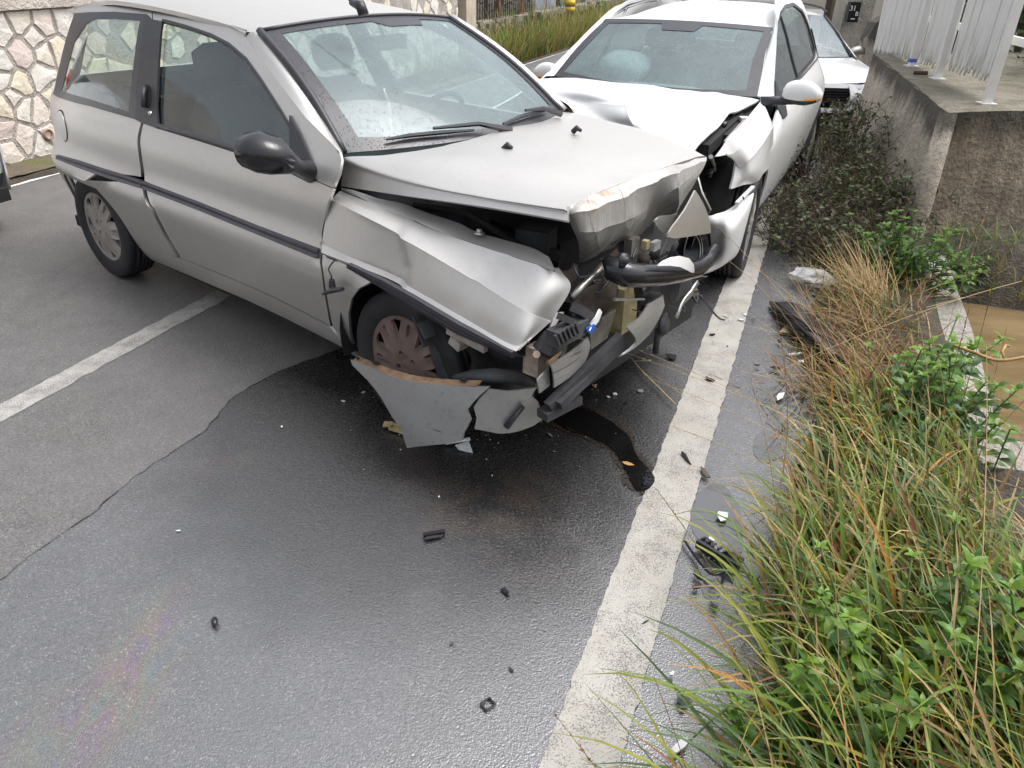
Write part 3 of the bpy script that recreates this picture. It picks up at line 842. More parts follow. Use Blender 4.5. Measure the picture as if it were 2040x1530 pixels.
# ================================================================== wheels
def make_wheel(parent, x, y, z, r, width, rim, sign, m_cap, spokes='cap', rot=0.0, steer=0.0, name='wheel'):
    e = bpy.data.objects.new(name, None); e.empty_display_size = .1; col.objects.link(e); e.parent = parent
    e.location = (x, y, z); e.rotation_euler = (0, 0, steer)
    M = Matrix.Rotation(R(90)*sign*-1, 4, 'X')           # local z of the lathe -> outward
    b = MB(); w_ = width/2
    prof = [(rim*.93, -w_), (r*.95, -w_), (r*.985, -w_*.86), (r, -w_*.6)]
    for k in range(5):
        h = -w_*.55+w_*1.1*k/4
        prof += [(r, h-.012), (r, h+.012), (r*.978, h+.014), (r*.978, h+.018)] if k < 4 else [(r, h)]
    prof += [(r*.985, w_*.86), (r*.955, w_*.98), (r*.86, w_*1.04), (rim*1.06, w_*.97), (rim*1.0, w_*.86), (rim*.94, w_*.6)]
    b.lathe(prof, M, 48); b.build('tyre', m_tyre, e, True)
    b = MB(); b.lathe([(.001, -.02), (rim*.97, -.02), (rim*.97, w_*.7)], M, 32); b.build('brake_drum', m_dark, e, True)
    O = [(rim*math.cos(2*math.pi*k/48), rim*math.sin(2*math.pi*k/48)) for k in range(48)]
    holes = []
    def pol(rr, a): return (rim*rr*math.cos(a), rim*rr*math.sin(a))
    if spokes == 'cap':
        for k in range(7):
            a = rot+2*math.pi*k/7
            holes.append([pol(.90, a-.17), pol(.93, a), pol(.90, a+.17), pol(.66, a+.07), pol(.50, a), pol(.66, a-.07)])
            a += math.pi/7
            holes.append([pol(.86, a-.055), pol(.9, a), pol(.86, a+.055), pol(.66, a+.05), pol(.6, a), pol(.66, a-.05)])
        for k in range(4):
            a = rot+.4+math.pi/2*k; c = pol(.24, a)
            holes.append([(c[0]+rim*.062*math.cos(q), c[1]+rim*.062*math.sin(q)) for q in [i*math.pi/4 for i in range(8)]])
    else:
        for k in range(10):
            a = rot+2*math.pi*k/10; wd = .17 if k % 2 else .26
            holes.append([pol(.9, a-wd), pol(.92, a), pol(.9, a+wd), pol(.36, a+wd*.6), pol(.33, a), pol(.36, a-wd*.6)])
    def fn(u, v):
        rr = math.hypot(u, v)/rim; a = math.atan2(v, u)
        d = w_*.80+.016*(1-rr*rr)-(.010*math.exp(-((rr-.13)/.05)**2))+.005*math.sin(14*a)*smooth(.35, .6, rr)*(1-smooth(.85, .95, rr))+.006*smooth(.92, .97, rr)
        return M @ Vector((u, v, d))
    sheet('hubcap' if spokes == 'cap' else 'rim', O, fn, m_cap, e, M.to_3x3() @ Vector((0, 0, 1)), rim*.09, holes, .014)
    return e

# ================================================================== the wrecked silver hatchback
S = Frame(-1.7734, 4.5748, -0.67394)
car = empty('silver_hatchback', S.o, S.th, 'wrecked silver three-door hatchback with crushed front and bonnet, standing across the road', 'car')
_prof = interp([.10, .15, .22, .30, .45, .545, .575, .61, .66, .71, .76, .83, .90, .95, 1.05, 1.2, 1.33, 1.385, 1.42], [.655, .69, .735, .770, .810, .838, .844, .832, .802, .791, .789, .783, .757, .733, .690, .625, .56, .515, .44])
def Ys(x, z):
    y = _prof(z)
    if x < .35: y -= .185*min(1.3, max(0, (.25-x)/.92))**3.2
    return max(y, .02)
def SS(px, py): return S.side(px, py, Ys, -1)
def near(x, z): return Vector((x, -Ys(x, z), z))
def far(x, z): return Vector((x, Ys(x, z), z))
def off(d): return lambda x, z: Vector((x, -Ys(x, z)-d, z))
door_front = [(680, 318), (676, 345), (661, 384), (648, 425), (641, 465), (638, 503), (641, 545), (648, 595), (658, 648)]
seam_px = [(284, 245), (277, 272), (278, 300), (283, 335), (285, 362), (289, 380), (305, 418), (330, 468), (356, 513)]
belt_d = [(286, 246), (318, 257), (400, 282), (480, 307), (560, 331), (629, 361)]
# ---- door skin, split by nothing: one pressing from belt to sill
door = sheet('door', [SS(*p) for p in belt_d+[(664, 376)]+door_front[2:]+[(600, 618), (540, 588), (470, 557), (420, 537), (360, 513)]+[(x+3, y) for x, y in seam_px[::-1][1:-1]]], near, m_silver, car, (0, -1, 0), .05)
frame_out = [(306, 12), (330, 21), (400, 33), (440, 45), (490, 72), (515, 110), (560, 170), (610, 235), (655, 280), (676, 302), (680, 318), (676, 345), (664, 374), (631, 360), (622, 338), (600, 290), (560, 222), (520, 160), (490, 118), (455, 88), (420, 70), (370, 54), (322, 44), (305, 40)]
sheet('window_frame', [SS(*p) for p in frame_out], near, m_silver, door, (0, -1, 0), .05)
# ---- rear quarter
qa = [SS(*p) for p in [(281, 244), (274, 272), (275, 300), (280, 335), (281, 352)]]
quarter = sheet('rear_quarter', [SS(270, 238), *qa, SS(200, 341), (0.1, .565), (-.45, .56), (-.70, .56), (-.72, .75), (-.70, .90), (-.64, .945), SS(107, 188), SS(180, 211)], near, m_silver, car, (0, -1, 0), .05)
arch = [(.335*math.cos(a), .285+.335*math.sin(a)) for a in [R(d) for d in range(-12, 193, 8)]]
zc = .548
lo_pts = [SS(*p) for p in [(281, 362), (285, 382), (302, 420), (327, 470), (353, 512)]]
archc = [(x, min(z, zc)) for x, z in arch]
sheet('lower_quarter', lo_pts+[(.42, .265), archc[0]]+archc[1:]+[(-.45, .22), (-.62, .26), (-.66, .40), (-.66, zc), (archc[-1][0], zc)] if False else
      [*lo_pts, (archc[0][0]+.02, .262)]+[q for q in archc if q[1] <= zc+1e-6]+[(-.42, .22), (-.62, .26), (-.66, .40), (-.66, zc+.004), (0.0, zc+.004), SS(281, 362)], near, m_silver, car, (0, -1, 0), .05)
sheet('roof_side', [SS(*p) for p in [(150, 26), (220, 25), (292, 28), (303, 38), (304, 12)]]+[(.35, 1.388), (.1, 1.383), (-.15, 1.36), (-.40, 1.315)], near, m_silver, car, (0, -1, 0), .05)
# ---- sill
sill_px = [(357, 516), (420, 541), (470, 561), (540, 593), (600, 623), (660, 655), (706, 699)]
sl = [SS(*p) for p in sill_px]
sheet('sill', [(.345, .285)]+sl+[(q[0], q[1]-.10) for q in sl[::-1]]+[(.36, .17)], lambda x, z: Vector((x, -Ys(x, z)+.004-.012*math.sin(min(1, max(0, (z-.1)/.2))*math.pi), z)), m_silver, car, (0, -1, 0), .05)
# ---- rub strips
def strip_on(name, top, bot, d, parent, m=m_rub):
    n = len(top); rows = []
    T, B = [SS(*p) for p in top], [SS(*p) for p in bot]
    V, F = [], []
    for k in range(n):
        (xa, za), (xb, zb) = T[k], B[k]
        for f, dd in ((0, -.004), (.02, d*.7), (.16, d), (.45, d*.80), (.5, d*.55), (.55, d*.8), (.9, d), (1, -.004)):
            x, z = xa+(xb-xa)*f, za+(zb-za)*f; V.append(Vector((x, -Ys(x, z)-dd, z)))
    for k in range(n-1):
        for i in range(7): F.append((k*8+i, (k+1)*8+i, (k+1)*8+i+1, k*8+i+1))
    F += [tuple(range(8)), tuple((n-1)*8+i for i in range(8))[::-1]]
    return link(name, V, F, m, parent, False)
def lerp_px(a, b, n): return [(a[0]+(b[0]-a[0])*k/n, a[1]+(b[1]-a[1])*k/n) for k in range(n+1)]
def poly_px(pts, n=4):
    o = []
    for a, b in zip(pts, pts[1:]): o += lerp_px(a, b, n)[:-1]
    return o+[pts[-1]]
strip_on('rub_strip', poly_px([(287, 360), (400, 402), (520, 450), (638, 494)]), poly_px([(290, 376), (400, 418), (520, 467), (636, 515)]), .018, door)
strip_on('rub_strip', poly_px([(117, 308), (160, 319), (220, 339), (283, 359)]), poly_px([(117, 316), (160, 334), (220, 355), (286, 375)]), .018, quarter)
# ---- glass and black pillar
sheet('rear_side_window', [SS(*p) for p in [(152, 27), (180, 25), (230, 24), (291, 29), (268, 235), (180, 209), (108, 186), (118, 140), (135, 75)]], off(.001), m_sideg, car, (0, -1, 0), .05, thick=.004)
bd_o = [(151, 26), (180, 24), (230, 23), (293, 28), (270, 237), (180, 211), (107, 187), (118, 140), (134, 75)]
bd_i = [(173, 48), (190, 38), (230, 37), (281, 41), (258, 222), (180, 197), (124, 180), (135, 140), (150, 85)]
sheet('window_border', [SS(*p) for p in bd_o], off(.005), m_frit, car, (0, -1, 0), .05, [[SS(*p) for p in bd_i]], .003)
pil = sheet('pillar_trim', [SS(*p) for p in [(294, 28), (304, 38), (326, 42), (317, 150), (314, 215), (317, 256), (286, 245), (271, 237)]], off(.007), m_trim, car, (0, -1, 0), .04, [], .01)
sheet('handle_recess', [SS(*p) for p in [(291, 170), (300, 168), (305, 178), (303, 205), (297, 215), (289, 208)]], off(.009), m_black, pil, (0, -1, 0), .02, [], .001)
hb = MB(); hb.tube([near(*SS(297, 172))+Vector((0, -.022, 0)), near(*SS(296, 190))+Vector((0, -.026, 0)), near(*SS(296, 212))+Vector((0, -.02, 0))], .013, 8); hb.build('door_handle', m_trim, pil, True)
q = near(*SS(302, 226)); b = MB(); b.lathe([(.001, .014), (.011, .013), (.012, .004)], Matrix.Translation(q) @ Matrix.Rotation(R(90), 4, 'X'), 14); b.build('door_lock', m_chrome, pil, True)
wg = [(327, 46), (370, 58), (418, 74), (452, 92), (487, 122), (517, 164), (557, 226), (597, 294), (617, 336), (600, 340), (540, 322), (475, 300), (400, 278), (318, 253), (315, 215), (318, 150)]
sheet('door_window', [SS(*p) for p in wg], lambda x, z: Vector((x, -Ys(x, z)+.012, z)), m_sideg, door, (0, -1, 0), .05, thick=.004)
b = MB(); b.tube([near(*SS(*p))+Vector((0, -.002, 0)) for p in poly_px([(317, 251), (400, 276), (480, 301), (560, 325), (612, 346)], 3)], .012, 6); b.build('belt_seal', m_trim, door, True)
b = MB(); b.tube([near(*SS(*p))+Vector((0, .004, 0)) for p in poly_px([(324, 42), (370, 54), (420, 71), (455, 89), (490, 119), (520, 161), (560, 223), (600, 291), (622, 338)], 3)], .010, 6); b.build('window_seal', m_trim, door, True)
# ---- fuel flap
cx = SS(123, 251); fl = [(cx[0]+.072*math.cos(a)*1.0, cx[1]+.075*math.sin(a)) for a in [2*math.pi*k/24 for k in range(24)]]
fl2 = [(cx[0]+.077*math.cos(a), cx[1]+.080*math.sin(a)) for a in [2*math.pi*k/24 for k in range(24)]]
sheet('flap_gap', fl2, off(.0015), m_black, quarter, (0, -1, 0), .03, [], .001)
sheet('fuel_flap', fl, off(.004), m_silver, quarter, (0, -1, 0), .03, [], .004)
# ---- tail lamp seen through the quarter glass
b = MB(); b.tube([near(*SS(139, 138))+Vector((0, .008, 0)), near(*SS(134, 160))+Vector((0, .006, 0)), near(*SS(130, 178))+Vector((0, .008, 0))], [.012, .02, .012], 8, True, .5); b.build('tail_lamp', m_red, car, True)
# ---- windscreen
Bn, Bf = S.Z(688, 306, .965), S.Z(1118, 224, .965)
Tn, Tf = S.Y(519, 63, -.545), S.Y(893, 37, .545)
Tn.z = Tf.z = (Tn.z+Tf.z)/2
def Wmap(u, v, d=0.0):
    a = Bn.lerp(Bf, u); c = Tn.lerp(Tf, u); p = a.lerp(c, v); k = 4*u*(1-u)
    p.x += k*(.15*(1-v)+.055*v)+.05*math.sin(v*math.pi)*.6; p.z += k*.035*v+.018*math.sin(v*math.pi)
    return p+Vector((.55, 0, .83))*d
rect = [(0, 0), (1, 0), (1, 1), (0, 1)]
wind = sheet('windscreen', rect, Wmap, m_wind, car, (1, 0, 1), .06, thick=.004)
fo_ = densify([(.0, .0), (1, .0), (1, 1), (0, 1)], .1)
fi_ = [(.055, .10), (.3, .055), (.7, .055), (.955, .08), (.968, .5), (.965, .955), (.74, .955), (.71, .895), (.52, .895), (.46, .95), (.06, .945), (.05, .5)]
sheet('glass_border', fo_, lambda u, v: Wmap(u, v, .004), m_frit, wind, (1, 0, 1), .06, [fi_], .002)
# gasket down the near pillar and along the roof edge
b = MB(); b.tube([Wmap(-.005, k/12, .006) for k in range(13)], .016, 6); b.build('gasket', m_trim, wind, True)
b = MB(); b.tube([Wmap(1.005, k/12, .006) for k in range(13)], .013, 6); b.build('gasket', m_trim, wind, True)
b = MB(); b.tube([Wmap(k/14, 1.0, .006) for k in range(15)], .008, 6); b.build('gasket', m_trim, wind, True)
# pillar and cant rail skin between the window frame and the glass
ap = [near(*SS(*p)) for p in ((676, 302), (655, 280), (632, 257), (610, 235), (585, 203), (560, 170), (537, 140), (515, 110), (502, 90), (490, 72))]
ws_ = [Wmap(-.002, v, -.004) for v in (0.0, .09, .19, .29, .41, .53, .65, .77, .88, 1.0)]
gpatch('a_pillar', [ap, [a.lerp(c, .5)+Vector((.004, -.006, .01)) for a, c in zip(ap, ws_)], ws_], m_silver, door, (1, -1, 1), 3, .006)
# far A pillar
b = MB(); b.tube([Wmap(1.03, k/12, -.01) for k in range(13)], [.035]*13, 8); b.build('a_pillar', m_silver, car, True)
# ---- roof
def Rmap(u, v):
    f = Wmap(u, 1.0); y = f.y*(1+.0*v); x = f.x+(-.30-f.x)*v
    z = f.z+.085*math.sin(min(1, v*1.25)*math.pi*.5)*(1-.45*v*v)-.13*max(0, v-.72)**1.3*2+.004
    edge = abs(2*u-1)**6*.03
    return Vector((x, y*1.02*(1-.10*max(0, v-.5)), z-edge*.5))
sheet('roof', rect, Rmap, m_silver, car, (0, 0, 1), .05, thick=.02)
cr = [near(*SS(*p)) for p in ((490, 72), (465, 57), (440, 45), (420, 39), (400, 33), (365, 27), (330, 21), (304, 14))]+[near(x, z) for x, z in ((.35, 1.384), (.15, 1.38), (-.05, 1.365), (-.25, 1.335))]
re_ = [Rmap(0.0, v) for v in (.04, .10, .165, .21, .26, .345, .435, .51, .614, .733, .85, .97)]
gpatch('cant_rail', [cr, [a.lerp(c, .5)+Vector((0, -.004, .004)) for a, c in zip(cr, re_)], re_], m_silver, car, (0, -1, 1), 3, .006)
p = S.Z(712, 17, 1.425); b = MB(); b.tube([p+Vector((.035, 0, -.02)), p+Vector((.02, 0, .012)), p+Vector((-.035, 0, .02))], [.022, .022, .012], 10); an = b.build('antenna', m_trim, car, True)
b = MB(); b.tube([p+Vector((-.02, 0, .018)), p+Vector((-.38, 0, .19))], [.006, .003], 6); b.build('rod', m_trim, an)
# ---- far side and tail, mirrored outlines
sheet('door', [SS(*p) for p in belt_d+[(664, 376)]+door_front[2:]+[(600, 618), (470, 557), (360, 513)]+[(x+3, y) for x, y in seam_px[::-1][1:-1]]], far, m_silver, car, (0, 1, 0), .09)
sheet('rear_quarter', [SS(270, 238), *qa, SS(281, 362), (.3, .545), (-.66, .55), (-.68, .75), (-.62, .945), SS(107, 188), SS(180, 211)], far, m_silver, car, (0, 1, 0), .09)
sheet('lower_quarter', [*lo_pts, (.36, .262)]+[q for q in archc if q[1] <= zc+1e-6]+[(-.42, .22), (-.62, .26), (-.66, .40), (-.66, zc)], far, m_silver, car, (0, 1, 0), .09)
sheet('window_frame', [SS(*p) for p in frame_out], far, m_silver, car, (0, 1, 0), .09)
sheet('pillar_trim', [SS(*p) for p in [(294, 28), (304, 38), (326, 42), (317, 150), (317, 256), (286, 245), (271, 237)]], far, m_trim, car, (0, 1, 0), .09)
sheet('roof_side', [SS(*p) for p in [(150, 26), (220, 25), (292, 28), (304, 12)]]+[(.35, 1.388), (.1, 1.383), (-.15, 1.36), (-.40, 1.315)], far, m_silver, car, (0, 1, 0), .09)
sheet('rear_side_window', [SS(*p) for p in bd_o], far, m_sideg, car, (0, 1, 0), .09, thick=.004)
sheet('door_window', [SS(*p) for p in wg], far, m_sideg, car, (0, 1, 0), .09, thick=.004)
def tail(y, z):
    k = abs(y)/max(.05, _prof(z)); return Vector((-.62+.10*k**4+max(0, z-.92)*.55, y, z))
def half(z): return max(.2, _prof(z)-.2)
sheet('tailgate', [(-half(.55), .55), (half(.55), .55), (half(.92), .92), (half(1.35), 1.35), (-half(1.35), 1.35), (-half(.92), .92)], tail, m_silver, car, (-1, 0, 0), .1, [[(-.46, .98), (.46, .98), (.40, 1.28), (-.40, 1.28)]])
sheet('rear_window', [(-.46, .98), (.46, .98), (.40, 1.28), (-.40, 1.28)], tail, m_sideg, car, (-1, 0, 0), .1, thick=.004)
sheet('rear_bumper', [(-half(.25), .25), (half(.25), .25), (half(.55), .545), (-half(.55), .545)], lambda y, z: tail(y, z)+Vector((-.04, 0, 0)), m_silver, car, (-1, 0, 0), .1)
b = MB(); b.box((.75, 0, .20), (2.5, 1.42, .06)); b.box((1.98, 0, .55), (.05, 1.3, .7)); b.box((-.1, -.50, .40), (.85, .03, .46)); b.box((-.1, .50, .40), (.85, .03, .46)); b.box((-.05, 0, .62), (1.0, 1.25, .03)); b.build('floor_pan', m_dark, car)
# ---- cabin
def seat(y, x):
    e = bpy.data.objects.new('seat', None); col.objects.link(e); e.parent = car; e.location = (x, y, .3)
    b = MB(); b.tube([(.30, 0, .2), (.05, 0, .2), (-.05, 0, .22)], [.18, .2, .2], 12, True, .45); b.build('cushion', m_cabin, e, True)
    b = MB(); b.tube([(-.12, 0, .22), (-.16, 0, .40), (-.24, 0, .62), (-.27, 0, .72)], [.22, .245, .22, .14], 14, True, .32); b.build('backrest', m_cabin, e, True)
    b = MB(); b.tube([(-.25, 0, .76), (-.26, 0, .82), (-.28, 0, .90), (-.285, 0, .935)], [.10, .14, .13, .06], 12, True, .4); b.build('headrest', m_cabin, e, True)
seat(-.34, .98); seat(.34, .98)
b = MB(); b.tube([(.12, -.55, .75), (.10, 0, .80), (.12, .55, .75)], [.12, .13, .12], 10, True, 2.2); b.build('rear_bench', m_cabin, car, True)
gpatch('dashboard', [[(1.62, -.62, .82), (1.60, -.2, .90), (1.58, .2, .92), (1.62, .62, .84)], [(1.80, -.64, .90), (1.82, -.2, .945), (1.82, .2, .945), (1.80, .64, .90)], [(2.02, -.62, .90), (2.10, -.2, .93), (2.10, .2, .93), (2.02, .62, .90)]], m_cabin, car, (0, 0, 1), 5, .3)
b = MB(); ring_ = [Vector((1.46+.07*math.sin(a), .36+.18*math.cos(a), .86+.165*math.sin(a))) for a in [2*math.pi*k/24 for k in range(25)]]; b.tube(ring_, .014, 8); b.tube([(1.47, .36, .86), (1.66, .36, .80)], .03, 8); b.build('steering_wheel', m_trim, car, True)
b = MB(); b.box((.0, 0, .94), (.55, 1.05, .02)); b.build('parcel_shelf', m_cabin, car)
b = MB(); q = Wmap(.5, .86, -.06); b.box(q, (.03, .22, .06)); b.tube([q, Wmap(.5, .97, 0)], .008, 6); b.build('inner_mirror', m_trim, car)
# ---- door mirror
e = bpy.data.objects.new('door_mirror', None); col.objects.link(e); e.parent = car
MY = -.70
tri = [SS(*p) for p in [(581, 228), (600, 262), (625, 320), (629, 358), (618, 362), (566, 336), (582, 300)]]
sheet('base', tri, off(.012), m_trim, e, (0, -1, 0), .03, [], .02)
mc = [S.Y(*p, yy) for p, yy in [((488, 300), -1.00), ((500, 300), -1.0), ((520, 302), -.985), ((545, 310), -.96), ((570, 322), -.90), ((590, 330), -.84), ((612, 338), -.78)]]
b = MB(); b.tube(mc, [.04, .076, .088, .081, .052, .034, .045], 16, True, .80); b.build('housing', m_gloss, e, True)
# ---- wipers, washer jets
def wiper(u0, u1, px):
    e = bpy.data.objects.new('wiper', None); col.objects.link(e); e.parent = car
    b = MB(); b.tube([Wmap(u, v, .022) for u, v in u0], [.005]+[.009]*(len(u0)-2)+[.005], 6); b.build('blade', m_trim, e)
    b = MB(); b.tube([Wmap(u, v, .04) for u, v in u1], [.016, .010, .006], 6); b.build('arm', m_trim, e)
wiper([(.12, .045), (.2, .055), (.3, .05), (.42, .035)], [(.55, -.03), (.44, .05), (.27, .062)], None)
wiper([(.56, .04), (.68, .06), (.8, .055), (.88, .045)], [(.9, -.03), (.82, .05), (.70, .072)], None)
# ---- bonnet, popped and folded
lip = [S.Y(*p, -.695) for p in ((679, 371), (800, 389), (960, 411), (1131, 440))]
cre = [S.Y(*p, -.668) for p in ((688, 313), (820, 357), (975, 389), (1130, 413))]
rear = [S.Z(*p, z) for p, z in (((780, 308), .985), ((900, 287), .985), ((1010, 257), .98), ((1130, 223), .955))]
frontl = [S.Z(*p, z) for p, z in (((1185, 386), .972), ((1250, 361), .968), ((1325, 334), .95), ((1403, 311), .915))]
fedge = [S.Z(1255, 253, .945), S.Z(1335, 281, .93)]
def brow(k):
    t = k/3; r = [rear[i].lerp(frontl[i], t) for i in range(4)]
    for i in range(3): r[i].z += .018*math.sin(t*math.pi)
    if k in (1, 2): r[3] = fedge[k-1]
    return [lip[k], cre[k].lerp(lip[k], .35), cre[k], *r, r[3]+Vector((.0, .02, -.045))]
def bdisp(p, u, v):
    q = p.copy(); k = smooth(.1, .5, u)
    q.z += .006*nz(p, 3.2)*k+.0025*nz(p, 12)*k - .010*math.exp(-((v-.30)/.045)**2)*smooth(.05, .3, u)*0
    return q
bon = gpatch('bonnet', [brow(k) for k in range(4)], m_silver, car, (0, 0, 1), 7, .012, bdisp)
# the leading edge folded down into a crumpled face
f0 = [S.Y(1131, 413, -.668), *frontl]
ft = [S.X(*p, x) for p, x in (((1130, 414), f0[0].x), ((1150, 402), f0[0].x+.005), ((1171, 392), f0[0].x+.02), ((1228, 370), 3.02), ((1290, 346), 3.02), ((1345, 327), 3.0), ((1408, 314), 2.97))]
fu = [S.X(*p, x) for p, x in (((1133, 428), 3.0), ((1152, 424), 3.035), ((1176, 420), 3.05), ((1238, 394), 3.06), ((1296, 366), 3.05), ((1352, 342), 3.05), ((1406, 322), 2.99))]
fm = [S.X(*p, x) for p, x in (((1138, 450), 2.96), ((1160, 462), 3.04), ((1186, 462), 3.06), ((1245, 440), 3.07), ((1300, 408), 3.02), ((1352, 372), 3.07), ((1401, 337), 3.0))]
fl_ = [S.X(*p, x) for p, x in (((1152, 484), 2.95), ((1166, 492), 3.0), ((1192, 488), 3.03), ((1252, 462), 3.04), ((1306, 424), 3.0), ((1352, 394), 3.06), ((1396, 346), 3.01))]
fb = [S.X(*p, x) for p, x in (((1155, 522), 2.93), ((1170, 517), 2.95), ((1200, 506), 2.96), ((1262, 476), 2.97), ((1312, 438), 2.96), ((1345, 430), 3.02), ((1391, 354), 3.0))]
def fdisp(p, u, v):
    q = p.copy(); a = math.sin(u*math.pi)
    r1 = 1-abs(nz(Vector((p.y*1.0, p.y*.3, p.z*.6)), 5.5, 3))*2; r2 = 1-abs(nz(Vector((p.y, p.z*.35, 0)), 13, 5))*2
    q.x += (.016*(r1-.5)+.007*(r2-.5))*min(1, a*1.6)*smooth(0, .1, v)
    q.z += .012*nz(p, 8, 2)*smooth(.55, 1, u)
    return q
def scrape_mat():
    t = NT('scraped_silver_paint'); o = t.coord()
    s = t.noise(t.scaled(o, 1, 30, 2.2, 0), 2.2, 4, .6, .2); n = t.noise(o, 5, 5, .6)
    sp = t.n('ShaderNodeSeparateXYZ'); t.put(sp.inputs[0], o)
    low = t.ramp(sp.outputs[2], [(.74, 1), (.90, .12)])
    sc1 = t.math('MULTIPLY', t.ramp(s, [(.45, 0), (.52, 1)]), low)
    c = t.mix(t.math('MULTIPLY', t.ramp(n, [(.35, 0), (.7, 1)]), .35), (.42, .41, .395), (.27, .25, .23))
    c = t.mix(t.math('MULTIPLY', sc1, .75), c, (.13, .115, .10))
    c = t.mix(t.math('MULTIPLY', t.math('MULTIPLY', t.ramp(t.noise(t.scaled(o, 1, 34, 2.5), 2.6, 3, .6), [(.60, 0), (.65, 1)]), low), .7), c, (.62, .60, .56))
    c = t.mix(t.math('MULTIPLY', t.ramp(t.noise(o, 7.5, 5, .65, .6), [(.57, 0), (.66, 1)]), .55), c, (.22, .13, .065))
    nb = t.bump(t.math('ADD', s, t.math('MULTIPLY', n, 1.5)), .4, .012)
    return t.done(t.bsdf(Base_Color=c, Metallic=.45, Roughness=.52, Normal=nb))
m_scrape = scrape_mat()
gpatch('bonnet_front_fold', facet([ft, fu, fm, fl_, fb], (1, 2), (2, 3, 5), .12), m_scrape, bon, (1, 0, 0), 5, .008, fdisp)
for px in ((1011, 293), (1149, 259)):
    g = S.Z(*px, 1.0); b = MB(); b.tube([g+Vector((-.018, 0, -.010)), g+Vector((.0, 0, .008)), g+Vector((.022, 0, .0))], [.012, .012, .007], 8); b.build('washer_jet', m_trim, bon, True)
# ---- crumpled near fender
rows_px = [
    [((678, 380), -.700), ((747, 408), -.70), ((816, 437), -.70), ((870, 460), -.70), ((968, 494), -.70), ((1060, 524), -.70), ((1112, 537), -.67)],
    [((669, 388), -.735), ((738, 421), -.745), ((804, 453), -.745), ((860, 480), -.745), ((960, 528), -.745), ((1066, 576), -.74), ((1137, 572), -.645)],
    [((660, 398), -.760), ((728, 435), -.785), ((790, 470), -.79), ((848, 502), -.792), ((950, 562), -.79), ((1040, 616), -.79), ((1098, 640), -.72)],
    [((648, 440), -.785), ((712, 480), -.800), ((782, 517), -.802), ((842, 550), -.815), ((935, 602), -.818), ((1030, 656), -.82), ((1068, 667), -.78)],
    [((641, 485), -.812), ((703, 514), -.815), ((773, 547), -.815), ((832, 580), -.830), ((922, 632), -.834), ((1019, 686), -.838), ((1052, 680), -.81)],
    [((640, 503), -.842), ((700, 527), -.842), ((770, 559), -.842), ((830, 592), -.845), ((918, 643), -.848), ((1015, 694), -.85), ((1034, 698), -.838)]]
_dx = S.Y(806, 540, -.82).x
def fend(p, u, v):
    q = p.copy(); q.y -= .0022*nz(p, 7)*smooth(.3, .8, v)
    m = smooth(.58, .64, p.z)*(1-smooth(.78, .86, p.z)); e = _dx-.05*((p.z-.66)/.12)**2
    q.y += .016*m*(1-smooth(e-.012, e+.010, p.x))*smooth(e-.34, e-.02, p.x)
    q.y += .006*math.exp(-((p.x-_dx-.30-.4*(p.z-.7))/.018)**2)*smooth(.60, .66, p.z)
    return q
fen = gpatch('front_fender', facet([[S.Y(*p, y) for p, y in r] for r in rows_px], (2, 4), (), .10), m_silver, car, (0, -1, .6), 7, .012, fend)
fr_top = [S.Y(*p, y) for p, y in (((680, 376), -.685), ((790, 402), -.66), ((845, 424), -.645), ((911, 443), -.64), ((955, 464), -.645), ((1053, 491), -.645), ((1094, 512), -.65))]
fr_bot = [S.Y(*p, -.698) for p in ((680, 379), (747, 407), (816, 436), (870, 459), (968, 493), (1060, 523), (1106, 538))]
gpatch('fender_flange', [fr_top, fr_bot], m_silver, fen, (0, -.5, 1), 5, .008, lambda p, u, v: p+Vector((0, 0, .010*nz(p, 9)*(1-u))))
g = S.Y(955, 463, -.665); b = MB(); b.lathe([(.001, .012), (.010, .011), (.011, 0), (.018, 0), (.018, -.004)], Matrix.Translation(g), 8); b.build('bolt', m_steel, fen, True)
top_ = poly_px([(699, 523), (770, 556), (830, 589), (918, 641), (1026, 698)], 3); bot_ = poly_px([(697, 533), (760, 570), (826, 612), (915, 664), (1026, 711)], 3)
V, F = [], []
for k, (a, c) in enumerate(zip(top_, bot_)):
    A, C = S.Y(*a, -.846), S.Y(*c, -.832)
    for f, d in ((0, 0), (.05, .016), (.4, .02), (.5, .012), (.6, .02), (.95, .014), (1, -.02)): V.append(A.lerp(C, f)+Vector((0, -d, 0)))
for k in range(len(top_)-1):
    for i in range(6): F.append((k*7+i, (k+1)*7+i, (k+1)*7+i+1, k*7+i+1))
F += [tuple(range(7)), tuple((len(top_)-1)*7+i for i in range(7))[::-1]]
link('rub_strip', V, F, m_rub, fen, False)
low_px = [(643, 504), (698, 532), (742, 560), (716, 574), (700, 596), (694, 625), (697, 665), (710, 699), (664, 654), (653, 600), (645, 545)]
sheet('fender_rear', [SS(*p) for p in low_px], near, m_silver, fen, (0, -1, 0), .05)
# dangling side repeater on its cable
q = [S.Y(*p, y) for p, y in (((668, 516), -.85), ((655, 535), -.872), ((660, 550), -.875), ((659, 562), -.872))]
e = bpy.data.objects.new('side_repeater', None); col.objects.link(e); e.parent = car
b = MB(); b.tube(curve2(q, 5), .003, 6); b.build('cable', m_trim, e)
b = MB(); b.tube([S.Y(661, 557, -.875), S.Y(662, 572, -.875)], [.010, .014], 8); b.tube([S.Y(645, 585, -.872), S.Y(664, 578, -.885), S.Y(682, 576, -.88)], [.010, .018, .012], 8, True, .6); b.build('lamp', m_trim, e)
sheet('repeater_slot', [SS(*p) for p in [(650, 506), (672, 516), (672, 521), (651, 512)]], off(.003), m_black, fen, (0, -1, 0), .02, [], .001)
